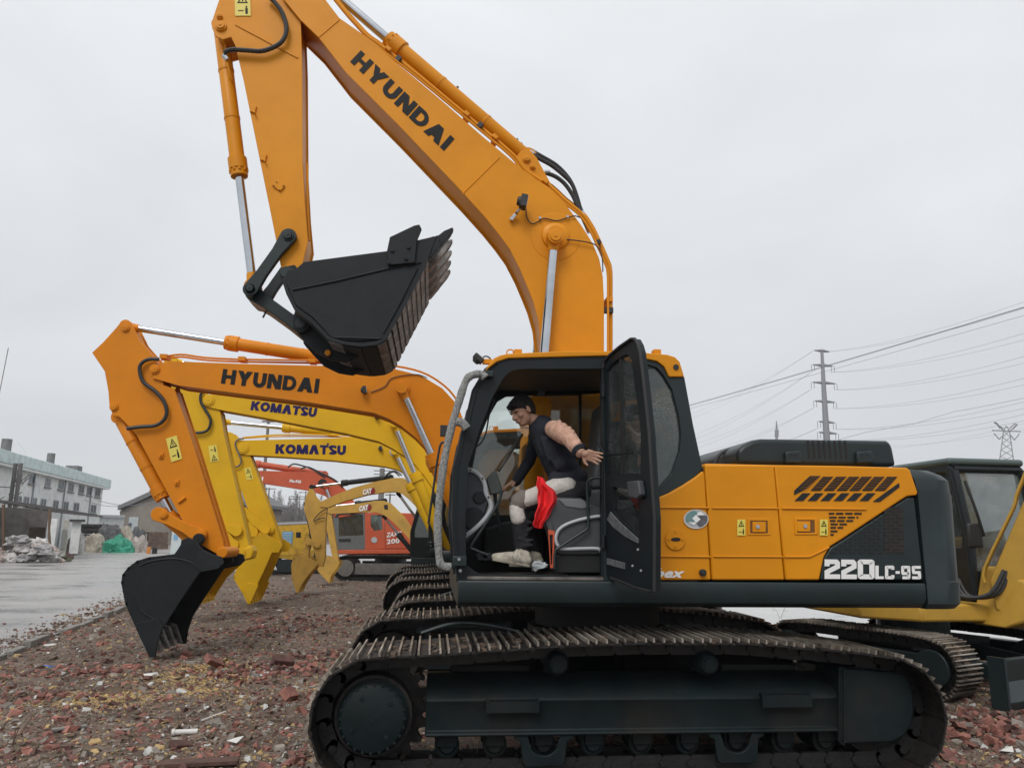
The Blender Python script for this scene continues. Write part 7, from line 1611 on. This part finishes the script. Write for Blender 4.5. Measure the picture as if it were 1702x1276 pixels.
# far wood behind the yard: trees one by one
TRK = mat('bare_trunk', (.17, .155, .15), .9); CRN = mat('bare_twigs', (.15, .135, .13), .95, var=.2)
def bare_tree(px, D, hpx, lab, spread=.14, seed=0, n=240, pop=False):
    rnd = random.Random(seed); q = base(px, D); H_ = hpx/FPX*D*1.02; r_ = E('tree', q, lab, 'tree', 'bare trees beyond the yard'); b = MB(); c = MB(); top_ = q+Vector((rnd.uniform(-.3, .3), 0, H_)); b.tube([q, q.lerp(top_, .5), top_], [H_*.014, H_*.009, H_*.002], 6); b.build('trunk', TRK, r_)
    for i in range(n):
        t = rnd.uniform(.22, .98); o = q.lerp(top_, t); a = rnd.uniform(0, 6.28); l_ = H_*spread*(1.15-t)*rnd.uniform(.5, 1.3); up2 = l_*rnd.uniform(.8, 2.2) if pop else l_*rnd.uniform(.3, 1.3)
        e_ = o+Vector((math.cos(a)*l_, math.sin(a)*l_, up2)); c.tube([o, e_], [H_*.0028, H_*.0012], 3, cap=False)
        for k in range(3):
            w_ = o.lerp(e_, rnd.uniform(.3, 1)); a2 = rnd.uniform(0, 6.28); c.tube([w_, w_+Vector((math.cos(a2)*l_*.4, math.sin(a2)*l_*.4, l_*rnd.uniform(.1, .7)))], [H_*.0018, H_*.0008], 3, cap=False)
    c.build('crown', CRN, r_)
rnd = random.Random(5)
TL = {}
def treelabel(pop, px):
    z = 'left end' if px < 448 else 'left part' if px < 468 else 'middle' if px < 490 else 'right part' if px < 520 else 'right end' if px < 600 else 'far right gap'; t = '%s bare tree at the %s of the grey wood' % ('narrow upright' if pop else 'broad spreading', z); k = TL.get(t, 0); TL[t] = k+1; return t if not k else t+(', slightly taller', ', set further back')[(k-1) % 2]
for i, px in enumerate(range(424, 566, 8)):
    hp_ = rnd.uniform(62, 92)*(1.0 if px < 490 else .8); bare_tree(px+rnd.uniform(-2, 2), rnd.uniform(150, 190), hp_, treelabel(i % 3 == 0, px), .22 if i % 3 else .10, 50+i, 130 if i % 3 else 110, pop=i % 3 == 0)
for i, px in enumerate((652, 640, 628, 665, 680, 700)): bare_tree(px, 170, rnd.uniform(25, 45), treelabel(False, px), .25, 90+i, 110)
def wood_mass():
    b = MB(); 
    for i in range(2600):
        px = rnd.uniform(395, 720); D = rnd.uniform(185, 215); q = base(px, D); h_ = (rnd.uniform(14, 56) if px < 560 else rnd.uniform(10, 30))/FPX*D
        b.tube([q+Vector((0, 0, h_*.2)), q+Vector((rnd.uniform(-.8, .8), 0, h_))], [.20, .03], 3, cap=False); 
        for k in range(3): z = rnd.uniform(.3, 1)*h_; b.tube([q+Vector((0, 0, z)), q+Vector((rnd.uniform(-2, 2), 0, z+rnd.uniform(.3, 1.6)))], [.10, .03], 3, cap=False)
    o = b.build('far_wood', CRN, None); tag(o, 'grey leafless thicket filling the horizon behind the machines', 'wood', kind='stuff')
wood_mass()
# steel pole of the power line, lattice pylon, small masts
STG = mat('galvanised_pole', (.24, .25, .27), .6); WIREM = mat('wire_aluminium', (.22, .23, .26), .6)
Dp = 130; PL = E('transmission_pole', base(1385, Dp), 'tall tapering steel power pole with six crossarms on the right', 'power pole')
pb, ptp = base(1386, Dp), pt(1365.5, 583, Dp); ptp = Vector((pb.x, pb.y, ptp.z)) if 0 else ptp
pbase = Vector((pt(1374, 728, Dp).x, pt(1374, 728, Dp).y, GZ)); b = MB(); b.tube([pbase, pt(1374, 728, Dp), pt(1369.5, 650, Dp), pt(1366, 583, Dp)], [.75, .55, .40, .24], 12); b.build('mast', STG, PL, smooth=True)
arms = [(1366.5, 583, 13, 12, 0), (1368, 607, 17, 16, 1), (1369.5, 636, 19, 19, 1), (1371.5, 667, 17, 16, 1), (1374, 701, 13, 13, 1), (1376, 719, 15, 15, 1)]
ENDS = []
for x, y, l_, r_, ins in arms:
    c = pt(x, y, Dp); le = pt(x-l_, y-1, Dp); re = pt(x+r_, y+1.5, Dp); b = MB(); b.tube([le, c, re], [.10, .34, .10], 6); a_ = b.build('crossarm', STG, PL)
    if ins:
        b = MB()
        for e_ in (le, re): 
            for dx_ in (-.25, .25): b.tube([e_+HR*dx_, e_+HR*dx_+Vector((0, 0, -1.1))], .05, 5)
        b.build_each('insulator', STG, a_)
        ENDS.append((le-Vector((0, 0, 1.1)), re-Vector((0, 0, 1.1))))
    else: ENDS.append((le, re))
def sag(a, c, s_, n=16): return [a.lerp(c, i/n)-Vector((0, 0, s_*4*(i/n)*(1-i/n))) for i in range(n+1)]
def wire(P, r_, name, label, grp='power line wires'):
    b = MB(); b.tube(P, r_, 5, cap=False); o = b.build(name, WIREM, None, smooth=True); tag(o, label, 'wire', grp)
rows_ = ((505, 6), (545, 6.5), (585, 7), (622, 7), (662, 7), (683, 6))
for i, (le, re) in enumerate(ENDS):
    for j, dy in enumerate((0, 13)):
        far = pt(1760, rows_[i][0]-9+dy-(15 if i == 0 else 0), 75+j*6); wire(sag(re if j else re-HR*.3, far, 1.0), .016, 'power_wire', '%s of two thin wires running right from the %s crossarm of the tall pole' % (('upper', 'lower')[j], 'topmost second third fourth fifth lowest'.split()[i]))
    for j, dy in enumerate((0, 10)):
        endp = pt(1100+i*6, (700, 735, 745, 757, 768, 775)[i]+dy, 230); wire(sag(le, endp, 2.0), .016, 'power_wire', '%s of two faint wires running left from the %s crossarm of the tall pole' % (('upper', 'lower')[j], 'topmost second third fourth fifth lowest'.split()[i]))
for i, (a, c, lab) in enumerate((((720, 783), (1760, 494), 'upper dark overhead cable rising to the right edge'), ((720, 785), (1760, 508), 'lower dark overhead cable rising to the right edge'), ((720, 782), (1760, 493), 'twin of the upper dark overhead cable'))):
    wire(sag(pt(*a, 110), pt(*c, 30), .5 if i != 1 else .4), .014 if i != 1 else .010, 'overhead_cable', lab, 'near overhead cables')
wire([pt(x, y, 60) for x, y in ((1395, 730), (1440, 718), (1520, 704), (1585, 684), (1610, 680), (1760, 650))], .016, 'overhead_cable', 'kinked dark cable behind the engine cowl at the right')
for i, y in enumerate((715, 728)): wire(sag(pt(1480, 745-i*4, 200), pt(1760, y-28, 150), 1), .018, 'power_wire', ('upper', 'lower')[i]+' faint low wire near the lattice pylon', 'low wires by the pylon')
LP = E('lattice_pylon', base(1673, 220), 'far lattice pylon with V shaped arms at the right edge', 'pylon'); b = MB()
def L2(a, c, r_=.16): b.tube([pt(*a, 220), pt(*c, 220)], r_, 4)
for a, c in (((1658, 790), (1668, 716)), ((1688, 790), (1678, 716)), ((1668, 716), (1678, 716)), ((1652, 702), (1668, 712)), ((1686, 704), (1678, 712)), ((1652, 702), (1656, 702)), ((1686, 704), (1690, 705)), ((1649, 715), (1697, 717)), ((1652, 720), (1661, 730)), ((1661, 730), (1668, 722)), ((1694, 721), (1686, 731)), ((1686, 731), (1679, 722)), ((1656, 702), (1668, 716)), ((1690, 705), (1679, 716)), ((1668, 716), (1672, 708)), ((1678, 716), (1673, 708)), ((1655, 702), (1662, 712)), ((1691, 705), (1684, 713))): L2(a, c)
for k in range(7):
    y0_ = 716+k*10.5; y1_ = y0_+10.5; w0, w1 = 5+k*1.4, 5+(k+1)*1.4; L2((1673-w0, y0_), (1673+w1, y1_), .10); L2((1673+w0, y0_), (1673-w1, y1_), .10)
b.build('lattice', STG, LP)
AM = E('antenna_mast', base(1291, 240), 'slender far antenna mast just above the engine cowl', 'mast'); b = MB(); b.tube([base(1291, 240), pt(1291, 716, 240), pt(1290.5, 699, 240)], [.6, .4, .12], 6)
for y in (716, 720, 724): b.tube([pt(1288, y, 240), pt(1294, y, 240)], .35, 6)
b.build('mast', STG, AM)
WPM = mat('weathered_wood_pole', (.16, .15, .145), .9)
def upole(px, pb_, ptop, D, lab, arms_=(), r_=.14):
    r = E('utility_pole', base(px, D), lab, 'utility pole'); q = base(px, D); t = pt(px, ptop, D); b = MB(); b.tube([q, Vector((q.x, q.y, t.z))], [r_, r_*.7], 8); b.build('pole', WPM, r)
    for y, w_ in arms_: b = MB(); z = pt(px, y, D).z; b.tube([Vector((q.x, q.y, z))-HR*w_, Vector((q.x, q.y, z))+HR*w_], .07, 5); ar = b.build('crossarm', WPM, r); [None]
upole(431, 900, 697, 60, 'grey utility pole standing between the two yellow booms', ((700, .5),), .16)
upole(489, 880, 820, 130, 'utility pole with crossarms above the grey wood', ((825, 1.3), (829, 1.3)))
upole(441, 880, 810, 120, 'utility pole with forked top by the fourth arm', ((812, 1.0),))
upole(503, 880, 816, 150, 'farther utility pole right of the one with crossarms', ((818, 1.4),))
upole(645, 870, 820, 90, 'thin pole rising behind the small ochre boom', ((822, .6),))
upole(630, 860, 778, 110, 'lattice like pole top showing above the black cylinder', ((782, 1.2), (788, 1.2)), .5)
b = MB(); b.tube([pt(-4, 668, 25), pt(14, 578, 25)], .012, 6); b2 = pt(-4, 668, 25); b.tube([Vector((b2.x-.15, b2.y, GZ)), b2], .02, 6); tag(b.build('whip_aerial', WPM, None), 'thin leaning whip aerial at the left edge of the picture', 'aerial')
for i, (a, c) in enumerate((((30, 735), (140, 830)), ((140, 830), (250, 822)), ((165, 832), (300, 815)))): 
    b = MB(); b.tube(sag(pt(*a, 62), pt(*c, 75), .8), .022, 5, cap=False); tag(b.build('service_cable', WIREM if i else WHITE, None), ('white service cable slanting across the white building', 'thin dark cable between the white building and the warehouse', 'second thin cable above the warehouse roof')[i], 'cable')
b = MB(); q = base(12, 52)
for i in range(14): a = q+Vector((random.uniform(-.6, .6), 0, random.uniform(3.2, 5.2))); b.tube([a, a+Vector((random.uniform(-1.2, 1.2), random.uniform(-.3, .3), random.uniform(-.6, .9)))], .03, 4)
for px in (8, 17): q = base(px, 52); b.tube([q, Vector((q.x, q.y, 6.0))], .13, 7)
tag(b.build('cable_pole_frame', WPM, None), 'pair of poles with tangled fittings before the white building', 'utility pole')
# ------------------------------------------------------------------ the damp air
hz = MB(); hz.bb((-260, -40, -1.2), (330, 420, 60)); ho = hz.build('haze', None, None)
HZM = bpy.data.materials.new('damp_air'); HZM.use_nodes = True; t = HZM.node_tree; t.nodes.clear(); o_ = t.nodes.new('ShaderNodeOutputMaterial'); v_ = t.nodes.new('ShaderNodeVolumePrincipled'); v_.inputs['Color'].default_value = (.93, .95, 1, 1); v_.inputs['Density'].default_value = .0005; v_.inputs['Anisotropy'].default_value = .2
t.links.new(v_.outputs[0], o_.inputs['Volume']); ho.data.materials.clear(); ho.data.materials.append(HZM); tag(ho, kind='stuff')
